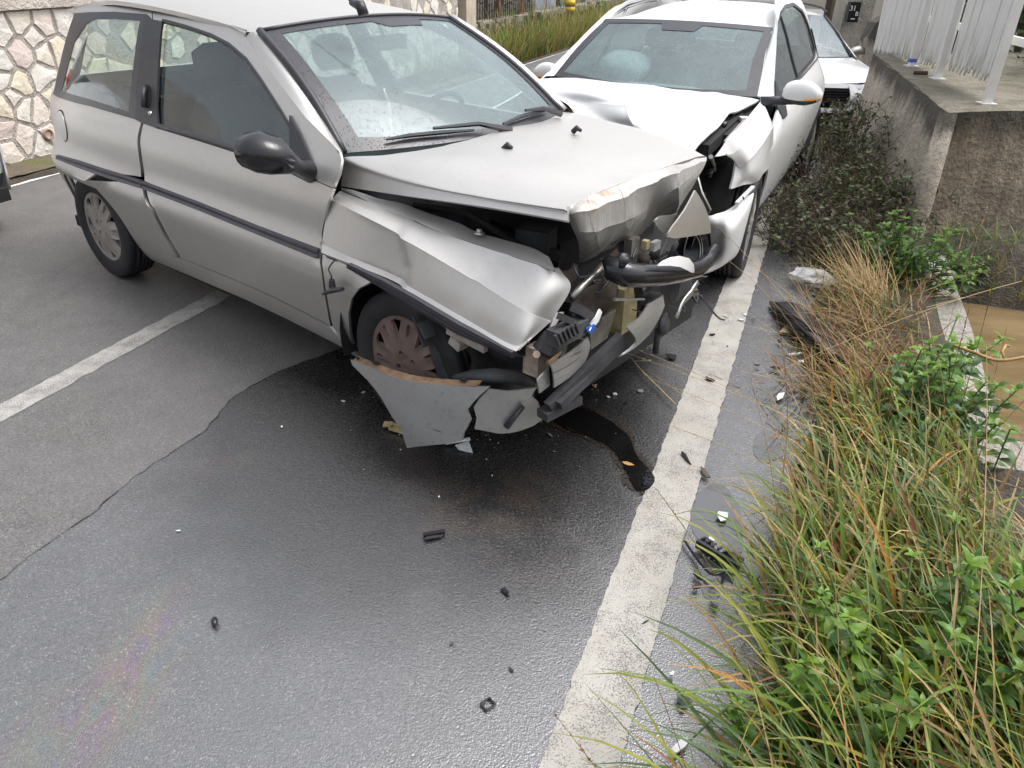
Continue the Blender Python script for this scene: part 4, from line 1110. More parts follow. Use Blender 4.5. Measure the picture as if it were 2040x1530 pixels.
# ---- wheels
make_wheel(car, 0, -.70, .285, .285, .165, .186, -1, m_hub_b, rot=.5)
make_wheel(car, 2.38, -.70, .285, .285, .165, .190, -1, m_hub_f, rot=.1)
make_wheel(car, 0, .70, .285, .285, .165, .186, 1, m_hub_b)
make_wheel(car, 2.38, .70, .285, .285, .165, .186, 1, m_hub_f)
b = MB(); hp = [(.352*math.cos(R(d)), .352*math.sin(R(d))) for d in range(-20, 201, 12)]
V, F = [], []
for x, z in hp: V += [Vector((x, -.70, .285+min(z, .262))), Vector((x, -.45, .285+min(z, .262)))]
for k in range(len(hp)-1): F.append((2*k, 2*k+2, 2*k+3, 2*k+1))
link('wheel_housing', V, F, m_dark, car)
V, F = [], []
hp = [(.37*math.cos(R(d)), .37*math.sin(R(d))) for d in range(-15, 196, 10)]
for x, z in hp: V += [Vector((2.40+x, -.80, .30+z*.92)), Vector((2.40+x, -.42, .30+z*.95))]
for k in range(len(hp)-1): F.append((2*k, 2*k+2, 2*k+3, 2*k+1))
link('wheel_housing', V, F, m_dark, car)
# ragged splash liner hanging ahead of the wheel
lr = [[S.Y(*p, y) for p, y in r] for r in (
    [((822, 612), -.80), ((900, 640), -.76), ((985, 690), -.74), ((1050, 712), -.68)],
    [((845, 660), -.79), ((905, 690), -.74), ((985, 722), -.70), ((1060, 735), -.62)],
    [((868, 735), -.80), ((925, 742), -.74), ((1000, 752), -.70), ((1070, 765), -.60)],
    [((880, 770), -.80), ((950, 780), -.76), ((1010, 790), -.72), ((1070, 790), -.60)])]
gpatch('splash_liner', lr, m_dusty, car, (0, -1, 0), 6, .006, lambda p, u, v: p+Vector((0, .03*nz(p, 9), .012*nz(p, 14))))
b = MB(); b.bar(S.Y(830, 628, -.82), S.Y(852, 690, -.83), .035, .012); b.bar(S.Y(842, 640, -.83), S.Y(858, 672, -.835), .05, .008); b.build('liner_strut', m_dusty, car)
b = MB(); b.bar(S.Y(893, 655, -.83), S.Y(968, 694, -.83), .02, .03); b.bar(S.Y(905, 672, -.825), S.Y(925, 690, -.825), .05, .03); b.bar(S.Y(893, 648, -.82), S.Y(970, 688, -.82), .03, .012); b.build('bumper_bracket', simple('dull_grey_bracket', (.33, .30, .27), .6, .2, .3, 30), car)
# ---- torn bumper skin
BY = -.90
def YP(px): return (lambda q: (q.x, q.z))(S.Y(*px, BY))
def bfun(x, z):
    t = (x-2.2)/.7; return Vector((x, BY-.055*math.sin(max(0, min(1, t))*math.pi)-.02*math.sin(z*9)+.006*nz(Vector((x, z, 0)), 6), z))
bp1 = [(706, 713), (722, 716), (753, 723), (790, 734), (827, 744), (865, 753), (900, 760), (948, 770), (970, 774), (958, 786), (948, 798), (939, 812), (946, 832), (940, 848), (936, 856), (936, 868), (910, 871), (886, 871), (862, 872), (840, 875), (834, 852), (830, 836), (812, 815), (798, 795), (786, 779), (770, 762), (753, 748), (730, 733), (712, 722)]
bumper = sheet('bumper_skin', [YP(p) for p in bp1], bfun, m_silver_dirty, car, (0, -1, 0), .03, [], .012)
# brown returned flange along its top with two slots
tl = [(712, 714), (753, 725), (800, 737), (850, 750), (905, 761), (950, 769)]
gpatch('bumper_flange', [[Vector((*YP(p), 0)) for p in tl] and [bfun(*YP(p)) for p in tl], [bfun(*YP(p))+Vector((0, .026, .010)) for p in tl]], m_brown, bumper, (0, 0, 1), 5, .004)
for px, q, z in (((757, 722), .02, (.035, .012, .006)), ((922, 760), .016, (.03, .012, .006)), ((719, 715), .012, (.01, .008, .006))):
    b = MB(); b.box(bfun(*YP(px))+Vector((0, q, .009)), z); b.build('slot', m_black, bumper)
# front half of the skin, turned across the nose
pa, pb = bfun(*YP((948, 800))), None
d2 = Vector((.45, .66, 0)).normalized(); n2 = Vector((d2.y, -d2.x, 0)); a0 = Vector((pa.x+.01, pa.y+.01, 0))
def PP(px):
    d = S.dir(*px); q = S.eye+d*((a0-S.eye).dot(n2)/d.dot(n2)); return ((q-a0).dot(d2), q.z)
def pfun(s, z, d=0.0):
    q = a0+d2*s; q.z = z; return q+n2*(.05*math.sin(max(0, min(1, s/.5))*math.pi)*(.5+.5*math.sin(z*14))+.010*nz(q, 7)+d)
bp2 = [(974, 774), (1010, 776), (1045, 772), (1068, 770), (1058, 788), (1072, 800), (1076, 812), (1090, 818), (1080, 832), (1060, 843), (1033, 853), (1012, 858), (992, 861), (968, 859), (946, 856), (950, 834), (944, 812), (954, 796)]
sheet('bumper_skin', [PP(p) for p in bp2], pfun, m_silver_dirty, car, (1, -1, 0), .03, [], .006)
g = PP((1022, 822)); b = MB(); b.tube([pfun(g[0]-.03, g[1]-.04, .012), pfun(g[0]+.03, g[1]+.03, .012)], [.012, .008], 8); b.build('tow_cover', m_trim, car, True)
# black rubber absorber lying along the bumper top
b = MB(); b.tube([S.Y(*p, y) for p, y in (((905, 752), -.86), ((945, 748), -.84), ((985, 748), -.80), ((1030, 752), -.74), ((1066, 768), -.66))], [.014, .028, .034, .032, .016], 10, True, .7); b.build('absorber', m_dusty, car, True)
# ---- nose: loose panels, bar, lamp housing, tank, hoses
def plate(name, px, xf, m, parent=car, thick=.006, step=.04, bul=0.0, rough_=0.0):
    P2 = []
    for p in px:
        q = S.X(*p, xf)
        P2.append((q.y, q.z))
    ys = [a for a, _ in P2]; zs = [c for _, c in P2]; cy, cz = sum(ys)/len(ys), sum(zs)/len(zs); ry, rz = max(ys)-min(ys)+.01, max(zs)-min(zs)+.01
    return sheet(name, P2, lambda y, z: Vector((xf+bul*(1-((y-cy)/ry*2)**2*.5-((z-cz)/rz*2)**2*.5)+rough_*nz(Vector((y, z, xf)), 12), y, z)), m, parent, (1, 0, 0), step, [], thick)
plate('nose_panel', [(1094, 723), (1130, 698), (1168, 670), (1172, 687), (1160, 717), (1130, 748), (1101, 772), (1097, 748)], 3.06, m_silver_dirty, bul=.02)
plate('nose_panel', [(1072, 756), (1094, 733), (1096, 768), (1075, 784)], 3.05, m_silver_dirty)
plate('nose_panel', [(1320, 587), (1319, 607), (1301, 632), (1281, 662), (1254, 690), (1228, 711), (1246, 692), (1255, 678), (1252, 668), (1239, 648), (1262, 630), (1285, 603)], 3.14, m_silver_dirty, bul=.03)
plate('rust_edge', [(1092, 722), (1120, 700), (1110, 715), (1096, 730)], 3.075, m_brown)
plate('inner_wing', [(1128, 600), (1150, 568), (1180, 545), (1205, 520), (1215, 560), (1216, 600), (1200, 622), (1175, 636), (1150, 640), (1128, 630)], 2.98, m_rust, bul=.05, rough_=.03)
plate('inner_wing', [(1110, 545), (1135, 540), (1152, 528), (1150, 552), (1135, 565), (1122, 575)], 2.96, m_rust, rough_=.02)
b = MB(); b.tube([S.X(*p, 3.0) for p in ((1138, 592), (1160, 570), (1185, 548), (1206, 522))], .012, 8); b.build('wing_rail', m_steel, car, True)
b = MB(); b.box(S.X(1238, 606, 2.99), (.08, .10, .15), None, .85); b.box(S.X(1235, 640, 2.98), (.07, .085, .06)); b.build('washer_tank', m_tank, car)
b = MB(); b.tube([S.X(1224, 596, 3.08), S.X(1283, 596, 3.08)], [.006, .004], 6); b.build('rod', m_steel, car)
b = MB(); b.bar(S.X(1094, 815, 3.05), S.X(1240, 676, 3.12), .03, .055); b.bar(S.X(1110, 806, 3.07), S.X(1180, 738, 3.09), .04, .03); b.bar(S.X(1080, 828, 3.04), S.X(1150, 792, 3.07), .05, .03); b.build('bumper_bar', m_dusty, car)
b = MB()
b.bar(S.X(1100, 676, 3.06), S.X(1160, 646, 3.06), .05, .05); b.bar(S.X(1115, 630, 3.06), S.X(1150, 646, 3.06), .02, .02); b.bar(S.X(1150, 615, 3.05), S.X(1185, 640, 3.06), .05, .03); b.bar(S.X(1090, 690, 3.04), S.X(1120, 690, 3.05), .04, .05); b.bar(S.X(1078, 680, 3.0), S.X(1110, 700, 3.03), .05, .06)
for k in range(6): b.bar(S.X(1106+8*k, 668-5*k, 3.09), S.X(1114+8*k, 688-5*k, 3.09), .008, .008)
b.build('lamp_housing', m_dusty, car)
b = MB(); b.box(S.X(1070, 708, 2.98), (.05, .055, .07)); b.box(S.X(1068, 725, 2.97), (.06, .06, .06)); b.tube([S.X(1069, 706, 3.0), S.X(1069, 706, 3.015)], .012, 8); b.build('lamp_mount', simple('dusty_tan_bracket', (.36, .29, .23), .7, 0, .3, 30), car)
pl = plate('number_plate', [(1196, 616), (1200, 622), (1193, 640), (1185, 650), (1176, 646), (1188, 632)], 3.09, m_shard)
plate('country_band', [(1185, 646), (1187, 653), (1178, 666), (1169, 660), (1170, 654)], 3.095, m_blue, pl)
b = MB(); b.tube([S.X(1174, 659, 3.102), S.X(1178, 652, 3.102)], .0025, 5); b.build('letter_mark', m_shard, pl)
plate('lamp_shard', [(1100, 640), (1108, 624), (1124, 622), (1112, 640), (1104, 652), (1094, 660)], 2.99, m_shard)
# finned radiator end
b = MB()
for k in range(9):
    y0 = 642+5.2*k; b.bar(S.X(1174+k*.3, y0+10, 3.03), S.X(1226-k*2, y0-24+k*1.2, 3.03), .006, .010)
b.build('radiator_fins', m_steel, car)
# loose hoses, wires and brackets in the opened nose
hr = random.Random(11)
b = MB()
for k in range(16):
    a = (hr.uniform(1130, 1300), hr.uniform(520, 660)); c = (a[0]+hr.uniform(-60, 60), a[1]+hr.uniform(-30, 50)); xx = hr.uniform(2.88, 3.0)
    m_ = ((a[0]+c[0])/2+hr.uniform(-25, 25), (a[1]+c[1])/2+hr.uniform(0, 30))
    b.tube(curve2([S.X(*a, xx), S.X(*m_, xx+.03), S.X(*c, xx)], 5), hr.choice([.004, .006, .010]), 6)
b.build('hose', m_trim, car, True)
for k in range(14):
    a = (hr.uniform(1180, 1330), hr.uniform(505, 640)); q = S.X(*a, hr.uniform(2.9, 3.02)); b = MB()
    b.box(q, (hr.uniform(.02, .06), hr.uniform(.02, .07), hr.uniform(.015, .05)), Matrix.Rotation(hr.uniform(0, 3), 3, 'X') @ Matrix.Rotation(hr.uniform(0, 3), 3, 'Z')); b.build('bracket', hr.choice([m_rust, m_dusty, m_steel, m_dark]), car)
b = MB(); b.tube([S.X(*p, x) for p, x in (((1212, 520), 3.03), ((1222, 536), 3.07), ((1245, 546), 3.10), ((1275, 549), 3.12), ((1315, 548), 3.13), ((1355, 543), 3.13), ((1388, 536), 3.12), ((1409, 521), 3.10), ((1424, 496), 3.08))], [.022, .04, .042, .040, .038, .036, .032, .028, .022], 14); b.build('air_duct', m_gloss, car, True)
b = MB(); b.lathe([(.001, .02), (.012, .02), (.012, .012), (.022, .012), (.022, 0)], Matrix.Translation(S.X(1239, 517, 3.10)) @ Matrix.Rotation(R(90), 4, 'Y'), 12); b.build('grommet', m_trim, car, True)
# bent triangle of the far wing
tri_ = [(1380, 378), (1392, 402), (1404, 430), (1417, 464), (1380, 467), (1335, 473), (1321, 470), (1332, 450), (1355, 418)]
plate('far_wing_fragment', tri_, 3.12, m_silver, thick=.006, bul=.02)
plate('far_wing_edge', [(1300, 440), (1312, 432), (1342, 428), (1352, 424), (1322, 470), (1312, 456)], 3.10, m_steel, rough_=.02)
plate('undertray', [(1240, 560), (1300, 566), (1360, 560), (1395, 548), (1385, 572), (1350, 590), (1325, 604), (1290, 580)], 3.02, m_dusty, rough_=.05)
plate('torn_strip', [(1392, 560), (1396, 566), (1384, 590), (1362, 612), (1345, 634), (1341, 630), (1356, 606), (1376, 580)], 3.16, m_silver_dirty, rough_=.02)
g = S.X(1312, 655, 3.1); b = MB(); b.tube([g, g+Vector((0, 0, -.10))], .012, 6); b.lathe([(.001, .01), (.035, .006), (.035, -.006), (.001, -.01)], Matrix.Translation(g+Vector((.02, 0, .02))) @ Matrix.Rotation(R(80), 4, 'Y'), 16); b.build('sensor', m_dusty, car, True)
# dark mass of engine bay and far wing behind it all
b = MB(); b.box((2.48, 0, .40), (.86, 1.0, .40)); b.box((2.45, 0, .66), (.60, .7, .18), Matrix.Rotation(.06, 3, 'Y')); b.tube([(2.3, -.42, .70), (2.62, -.45, .74), (2.8, -.4, .7)], .03, 8); b.tube([(2.2, -.52, .80), (2.5, -.56, .84), (2.72, -.50, .74)], .014, 6); b.build('engine_block', m_dark, car)
sheet('far_fender', [(2.0, .9), (2.35, .88), (2.7, .78), (2.78, .60), (2.70, .45), (2.08, .45)], far, m_silver, car, (0, 1, 0), .1)
b = MB(); b.box((2.70, -.42, .74), (.12, .10, .12), Matrix.Rotation(.3, 3, 'Z')); b.box((2.35, -.45, .78), (.2, .14, .06)); b.build('fuse_box', m_dusty, car)

# headlamp bowl of the far side, torn wiring and broken mounts filling the open nose
Mb = Matrix.Translation(S.X(1372, 505, 3.05)) @ Matrix.Rotation(R(78), 4, 'Y')
b = MB(); b.lathe([(.10, .03), (.098, .035), (.085, .0), (.05, -.04), (.001, -.055)], Mb, 24); b.build('lamp_bowl', m_gloss, car, True)
for rr in (.088, .07): b = MB(); b.tube([Mb @ Vector((rr*math.cos(a), rr*math.sin(a), .012)) for a in [R(d) for d in range(20, 200, 12)]], .003, 5); b.build('bezel', m_steel, car, True)
hr = random.Random(23)
for k in range(34):
    a = (hr.uniform(1195, 1400), hr.uniform(470, 640)); q = S.X(*a, hr.uniform(2.90, 3.06))
    if a[0] > 1330 and a[1] > 600: continue
    b = MB(); typ = hr.random(); Rm = Matrix.Rotation(hr.uniform(-.6, .6), 3, 'X') @ Matrix.Rotation(hr.uniform(-.7, .7), 3, 'Z') @ Matrix.Rotation(hr.uniform(-.5, .5), 3, 'Y')
    if typ < .45: b.box(q, (hr.uniform(.01, .03), hr.uniform(.02, .08), hr.uniform(.01, .05)), Rm, hr.uniform(.6, 1))
    elif typ < .75: b.tube([q, q+Rm @ Vector((0, hr.uniform(.03, .1), hr.uniform(-.03, .03)))], hr.choice([.006, .01, .016]), 8)
    else: b.prism([(-.03, -.02), (.02, -.03), (.035, .01), (.0, .03), (-.025, .015)], .003, Matrix.Translation(q) @ Rm.to_4x4() @ Matrix.Rotation(R(90), 4, 'Y'))
    b.build('mount', hr.choice([m_dusty, m_trim, m_rust, m_dark, m_dusty, m_steel, m_silver_dirty]), car, typ >= .45)
b = MB()
for k in range(22):
    a = (hr.uniform(1200, 1400), hr.uniform(475, 640)); c = (a[0]+hr.uniform(-50, 50), a[1]+hr.uniform(-10, 50)); xx = hr.uniform(2.98, 3.08)
    b.tube(curve2([S.X(*a, xx), S.X((a[0]+c[0])/2+hr.uniform(-20, 20), (a[1]+c[1])/2+hr.uniform(-5, 25), xx+.02), S.X(*c, xx)], 5), hr.choice([.002, .003, .005]), 5)
o = b.build('wiring', m_trim, car, True); o['kind'] = 'stuff'
b = MB(); b.box(S.X(1258, 490, 3.02), (.03, .05, .06)); b.build('latch', m_steel, car)
b = MB(); b.box(S.X(1286, 487, 3.05), (.02, .022, .03)); b.build('connector', m_tank, car)
b = MB(); b.box(S.X(1305, 489, 3.06), (.02, .045, .03)); b.build('connector', m_clear0, car)
frag = empty('bumper_fragment', S.o, S.th, 'bright white torn bumper fragment hooked over the black duct', 'fragment')
plate('skin', [(1307, 529), (1318, 519), (1332, 511), (1348, 508), (1363, 512), (1374, 525), (1379, 536), (1383, 543), (1373, 542), (1360, 536), (1345, 529), (1326, 527)], 3.17, m_shard, frag, .006, .03, .02)
# ================================================================== the wrecked white hatchback
P = Frame(1.69937, 6.79293, R(-116.2))
polo = empty('white_hatchback', P.o, P.th, 'white five-door hatchback with buckled bonnet and torn front corner facing the camera', 'car')
_pp = interp([.12, .18, .26, .45, .60, .70, .76, .82, .90, .95, 1.1, 1.22, 1.30, 1.36, 1.40], [.70, .74, .775, .815, .832, .836, .83, .805, .755, .725, .655, .60, .555, .50, .43])
def Yp(x, z):
    y = _pp(z)
    if x < .25: y -= .16*max(0, (.25-x)/.95)**2.4
    if x > 2.55: y -= .35*max(0, (x-2.55)/.9)**2.2
    if x > 2.0 and z > .6: y -= .05*smooth(.6, .85, z)*smooth(2.0, 2.6, x)
    return max(y, .02)
def PS(px, py): return P.side(px, py, Yp, 1)
def pn(x, z): return Vector((x, Yp(x, z), z))
def pf(x, z): return Vector((x, -Yp(x, z), z))
def poff(d): return lambda x, z: Vector((x, Yp(x, z)+d, z))
def both(name, pts, m, step=.08, holes=(), thick=.012, d=0.0):
    a = sheet(name, pts, lambda x, z: Vector((x, Yp(x, z)+d, z)), m, polo, (0, 1, 0), step, holes, thick)
    sheet(name, pts, lambda x, z: Vector((x, -Yp(x, z)-d, z)), m, polo, (0, -1, 0), step, holes, thick)
    return a
WB = [2.47, .29]
def arc(cx, cz, r, a0, a1, st): return [(cx+r*math.cos(R(a)), cz+r*math.sin(R(a))) for a in range(a0, a1, st)]
belt = interp([-.6, .3, 1.2, 1.95, 2.05], [.955, .93, .90, .885, .88])
# doors (front, rear), rear quarter, greenhouse frame
both('front_door', [(.98, .24), (1.93, .235), (1.965, .5), (1.97, .70), (1.95, .885)]+[(x, belt(x)) for x in (1.7, 1.4, 1.18)]+[(1.0, .91), (.965, .6)], m_whitecar)
both('rear_door', [(.33, .30), (.42, .24), (.965, .24), (.95, .6), (.985, .91)]+[(x, belt(x)) for x in (.6, .2, -.05)]+[(-.02, .75), (.18, .60), (.28, .45)], m_whitecar)
both('rear_quarter', [(.315, .30)]+arc(0, .29, .335, 4, 176, 8)[0:0]+[(.27, .45), (.165, .60), (-.035, .75), (-.065, .93), (-.5, .955), (-.62, .94), (-.68, .70), (-.68, .45), (-.60, .28), (-.40, .26)]+[(.345*math.cos(R(a)), .29+.345*math.sin(R(a))) for a in range(176, 2, -8)], m_whitecar)
both('sill', [(.36, .235), (1.0, .232), (2.08, .23), (2.10, .13), (.36, .13)], m_whitecar, d=-.008)
gf = [(2.03, .885), (1.75, 1.03), (1.45, 1.19), (1.2, 1.30), (1.0, 1.355), (.6, 1.395), (.1, 1.39), (-.25, 1.345), (-.50, 1.16), (-.63, .96), (-.3, .952), (.2, .937), (1.2, .902)]
w1 = [(1.93, .905), (1.72, 1.01), (1.45, 1.15), (1.22, 1.25), (1.02, 1.295), (1.0, .925), (1.5, .908)]
w2 = [(.985, 1.30), (.70, 1.325), (.35, 1.325), (.12, 1.27), (-.08, 1.13), (-.20, .985), (.2, .96), (.96, .93)]
grow = lambda pts, k: [(x+(x-sum(a for a, _ in pts)/len(pts))*k*.5, z+(z-sum(c for _, c in pts)/len(pts))*k) for x, z in pts]
wt = [(1.97, .895), (1.74, 1.02), (1.46, 1.165), (1.22, 1.27), (1.0, 1.318), (.70, 1.345), (.33, 1.345), (.09, 1.285), (-.12, 1.14), (-.25, .972), (.2, .945), (1.0, .912)]
both('window_frame', gf, m_whitecar, holes=[wt])
tr = both('window_trim', wt, m_trim, holes=[w1, w2], d=-.004, thick=.02)
both('front_side_window', w1, m_sided, thick=.004, d=-.012)
both('rear_side_window', w2, m_sided, thick=.004, d=-.012)
b = MB(); b.tube([pn(x, z)+Vector((0, .004, .002)) for x, z in curve2([(1.99, .889), (1.2, .905), (.2, .938), (-.26, .966), (-.13, 1.14)], 5)], .007, 6); b.build('window_seal', m_gloss, polo, True)
b = MB(); b.tube([pn(1.18, .80)+Vector((0, .012, 0)), pn(1.10, .805)+Vector((0, .035, 0)), pn(1.02, .80)+Vector((0, .012, 0))], .012, 6); b.build('door_handle', m_whitecar, polo, True)
# fender: outline read on the flank, with the lamp opening left gaping
fp = [(1516, 200), (1500, 222), (1476, 250), (1458, 268), (1442, 293), (1427, 312), (1437, 312), (1448, 308), (1458, 306), (1465, 310), (1468, 321), (1466, 341), (1460, 360), (1455, 377), (1476, 370), (1500, 367), (1510, 363), (1520, 347), (1531, 337)]
fpl = []
for px in fp:
    q = P.Y(*px, .74 if px[0] < 1500 else .80); fpl.append(q)
rows = [
    [P.Y(1518, 199, .735), P.Y(1497, 226, .735), P.Y(1476, 250, .725), P.Y(1458, 268, .715), P.Y(1442, 293, .70), P.Y(1427, 312, .69)],
    [P.Y(1530, 225, .79), P.Y(1511, 252, .785), P.Y(1492, 275, .775), P.Y(1476, 292, .76), P.Y(1459, 306, .735), P.Y(1446, 309, .715)],
    [P.Y(1541, 252, .83), P.Y(1524, 280, .83), P.Y(1506, 304, .82), P.Y(1490, 322, .80), P.Y(1474, 336, .765), P.Y(1467, 322, .745)],
    [P.Y(1540, 300, .832), P.Y(1524, 318, .835), P.Y(1513, 332, .835), P.Y(1497, 348, .82), P.Y(1476, 358, .78), P.Y(1461, 356, .75)],
    [P.Y(1536, 330, .83), P.Y(1529, 338, .835), P.Y(1520, 347, .837), P.Y(1508, 363, .825), P.Y(1480, 369, .785), P.Y(1456, 377, .75)]]
pfen = gpatch('front_fender', facet(rows, (1, 2)), m_whitecar, polo, (0, 1, .3), 6, .012)
ar = [pn(2.47+.36*math.cos(R(a)), .29+.36*math.sin(R(a))) for a in range(65, 196, 10)]
back = [pn(x, z) for x, z in ((1.97, .86), (1.97, .8), (1.97, .75), (1.97, .7), (1.97, .65), (1.97, .6), (1.97, .55), (1.965, .5), (1.96, .45), (1.955, .4), (1.95, .35), (1.94, .30), (1.935, .26), (1.93, .24))]
gpatch('fender_rear', [ar, [a.lerp(c, .5)+Vector((0, .004, 0)) for a, c in zip(ar, back[:len(ar)])], back[:len(ar)]], m_whitecar, polo, (0, 1, 0), 3, .012)
sheet('front_fender', [(1.97, .885), (2.3, .86), (2.9, .80), (3.05, .60), (2.86, .45), (2.80, .45)]+[(2.47+.36*math.cos(R(a)), .29+.36*math.sin(R(a))) for a in range(30, 190, 10)]+[(1.94, .25)], pf, m_whitecar, polo, (0, -1, 0), .08)
# bumper corner
rows = [[P.Y(*p, y) for p, y in r] for r in (
    [((1508, 361), .815), ((1492, 380), .80), ((1474, 400), .79), ((1450, 418), .755), ((1428, 426), .715), ((1409, 432), .68)],
    [((1505, 375), .83), ((1488, 402), .82), ((1470, 424), .81), ((1448, 440), .78), ((1428, 450), .735), ((1412, 455), .69)],
    [((1499, 405), .84), ((1482, 432), .835), ((1466, 452), .825), ((1446, 468), .79), ((1430, 474), .74), ((1416, 476), .70)],
    [((1488, 452), .84), ((1474, 476), .835), ((1460, 490), .82), ((1444, 500), .79), ((1428, 506), .74), ((1414, 508), .70)],
    [((1476, 493), .83), ((1466, 508), .825), ((1452, 519), .805), ((1436, 530), .775), ((1414, 540), .73), ((1392, 545), .68)],
    [((1472, 502), .80), ((1462, 514), .80), ((1448, 524), .78), ((1432, 534), .75), ((1412, 543), .71), ((1392, 548), .66)])]
pb_ = gpatch('bumper_skin', rows, m_whitecar, polo, (.5, 1, 0), 6, .008)
b = MB(); b.tube([P.Y(1424, 496, .735), P.Y(1428, 506, .74), P.Y(1424, 518, .735), P.Y(1414, 524, .715)], .016, 8); b.build('fog_lamp_bezel', m_gloss, polo, True)
for k, px in enumerate(((1499, 376), (1490, 386), (1480, 395))):
    g = P.Y(*px, .815); b = MB(); b.lathe([(.001, .004), (.009, .004), (.009, 0)], Matrix.Translation(g) @ Matrix.Rotation(R(-60), 4, 'X'), 8); b.build('clip', m_black, pb_)
b = MB(); b.bar(P.Y(1500, 372, .82)+Vector((.0, 0, 0)), P.Y(1468, 405, .795), .02, .012); b.build('bumper_lip', m_whitecar, pb_)
# wheels
make_wheel(polo, 2.47, .735, .29, .30, .185, .205, 1, m_hub_b, 'alloy', .2, R(4))
make_wheel(polo, 2.47, -.735, .29, .30, .185, .205, -1, m_hub_b, 'alloy')
make_wheel(polo, 0, .735, .29, .30, .185, .205, 1, m_hub_b, 'alloy', .5)
make_wheel(polo, 0, -.735, .29, .30, .185, .205, -1, m_hub_b, 'alloy')
for cx_ in (0, 2.47):
    V, F = [], []
    hp = [(.385*math.cos(R(d)), .385*math.sin(R(d))) for d in range(-15, 196, 10)]
    for sg in (1, -1):
        b0 = len(V)
        for x, z in hp: V += [Vector((cx_+x, sg*.75, .29+min(z, .37))), Vector((cx_+x, sg*.42, .29+min(z, .37)))]
        for k in range(len(hp)-1): F.append((b0+2*k, b0+2*k+2, b0+2*k+3, b0+2*k+1))
    half_ = len(V)//2
    link('wheel_housing', V[:half_], [f for f in F if max(f) < half_], m_dark, polo)
    link('wheel_housing', V[half_:], [tuple(i-half_ for i in f) for f in F if min(f) >= half_], m_dark, polo)
# windscreen, roof
pBn, pBf = P.Z(1509, 194, .915), P.Z(1104, 152, .915)
pTn, pTf = P.Y(1541, 54, .56), P.Y(1208, 40, -.56)
pTn.z = pTf.z = (pTn.z+pTf.z)/2
def PW(u, v, d=0.0):
    a = pBf.lerp(pBn, u); c = pTf.lerp(pTn, u); p = a.lerp(c, v); k = 4*u*(1-u)
    p.x += k*(.13*(1-v)+.06*v)+.02*math.sin(v*math.pi); p.z += k*.018*v+.012*math.sin(v*math.pi)
    return p+Vector((.5, 0, .86))*d
pw = sheet('windscreen', rect, PW, m_wind2, polo, (1, 0, 1), .06, thick=.004)
sheet('glass_border', fo_, lambda u, v: PW(u, v, .004), m_frit, pw, (1, 0, 1), .06, [[(.035, .08), (.3, .045), (.7, .045), (.95, .07), (.945, .5), (.955, .92), (.62, .935), (.59, .83), (.41, .83), (.38, .935), (.045, .92), (.045, .5)]], .002)
def PR(u, v):
    f = PW(u, 1.0); x = f.x+(-.36-f.x)*v; z = f.z+.075*math.sin(min(1, v*1.15)*math.pi*.5)-.10*max(0, v-.7)**1.4*3+.003
    k = abs(2*u-1); return Vector((x, f.y*(1.02-.12*max(0, v-.4)), z-.055*k**5*min(1, v*4)))
sheet('roof', rect, PR, m_whitecar, polo, (0, 0, 1), .05, thick=.02)
for u, sg in ((1, 1), (0, -1)):
    e0 = [PW(u, v/10) for v in range(11)]+[PR(u, v/10) for v in range(1, 11)]
    side_edge = [(2.03, .885), (1.89, .96), (1.75, 1.03), (1.6, 1.11), (1.45, 1.19), (1.33, 1.245), (1.2, 1.30), (1.1, 1.332), (1.0, 1.355), (.93, 1.364), (.86, 1.372), (.75, 1.385), (.62, 1.394), (.5, 1.397), (.4, 1.397), (.28, 1.396), (.16, 1.393), (.05, 1.388), (-.06, 1.375), (-.17, 1.36), (-.25, 1.345)]
    e1 = [(pn if sg > 0 else pf)(*q) for q in side_edge]
    gpatch('roof_rail', [e0, [a.lerp(c, .5)+Vector((0, sg*.012, .012)) for a, c in zip(e0, e1)], e1], m_whitecar, polo, (0, sg, 1), 3, .01)
def ptail(y, z): return Vector((-.72+.10*(abs(y)/max(.2, _pp(z)))**4+max(0, z-.9)*.75, y, z))
sheet('tailgate', [(-.66, .30), (.66, .30), (.70, .70), (.63, .92), (.45, 1.34), (-.45, 1.34), (-.63, .92), (-.70, .70)], ptail, m_whitecar, polo, (-1, 0, 0), .1, [[(-.5, .98), (.5, .98), (.42, 1.26), (-.42, 1.26)]])
sheet('rear_window', [(-.5, .98), (.5, .98), (.42, 1.26), (-.42, 1.26)], ptail, m_sided, polo, (-1, 0, 0), .1, thick=.004)
# bonnet, buckled
rr = [P.Z(*p, z) for p, z in (((1053, 158), .90), ((1137, 155), .925), ((1240, 161), .93), ((1343, 168), .93), ((1429, 179), .925), ((1512, 199), .905))]
r1 = [P.Z(*p, z) for p, z in (((1064, 176), .885), ((1150, 178), .935), ((1232, 187), .945), ((1335, 196), .935), ((1420, 205), .925), ((1491, 210), .895))]
r2 = [P.Z(*p, z) for p, z in (((1090, 196), .87), ((1165, 204), .885), ((1247, 210), .935), ((1325, 222), .905), ((1400, 222), .91), ((1452, 229), .885))]
r3 = [P.Z(*p, z) for p, z in (((1112, 218), .84), ((1185, 228), .85), ((1254, 238), .895), ((1330, 250), .87), ((1390, 258), .875), ((1426, 258), .865))]
r4 = [P.Z(*p, z) for p, z in (((1130, 236), .80), ((1200, 250), .82), ((1265, 268), .83), ((1325, 285), .825), ((1365, 294), .83), ((1384, 298), .83))]
r5 = [q+Vector((.12, 0, -.12)) for q in r4]
def pdisp(p, u, v):
    q = p.copy(); q.z += .010*nz(p, 4)*smooth(.1, .3, u)+.004*nz(p, 11)*smooth(.3, .6, u); return q
pbon = gpatch('bonnet', facet([rr, r1, r2, r3, r4, r5], (2,), (2, 4)), m_whitecar, polo, (0, 0, 1), 7, .010, pdisp)
b = MB()
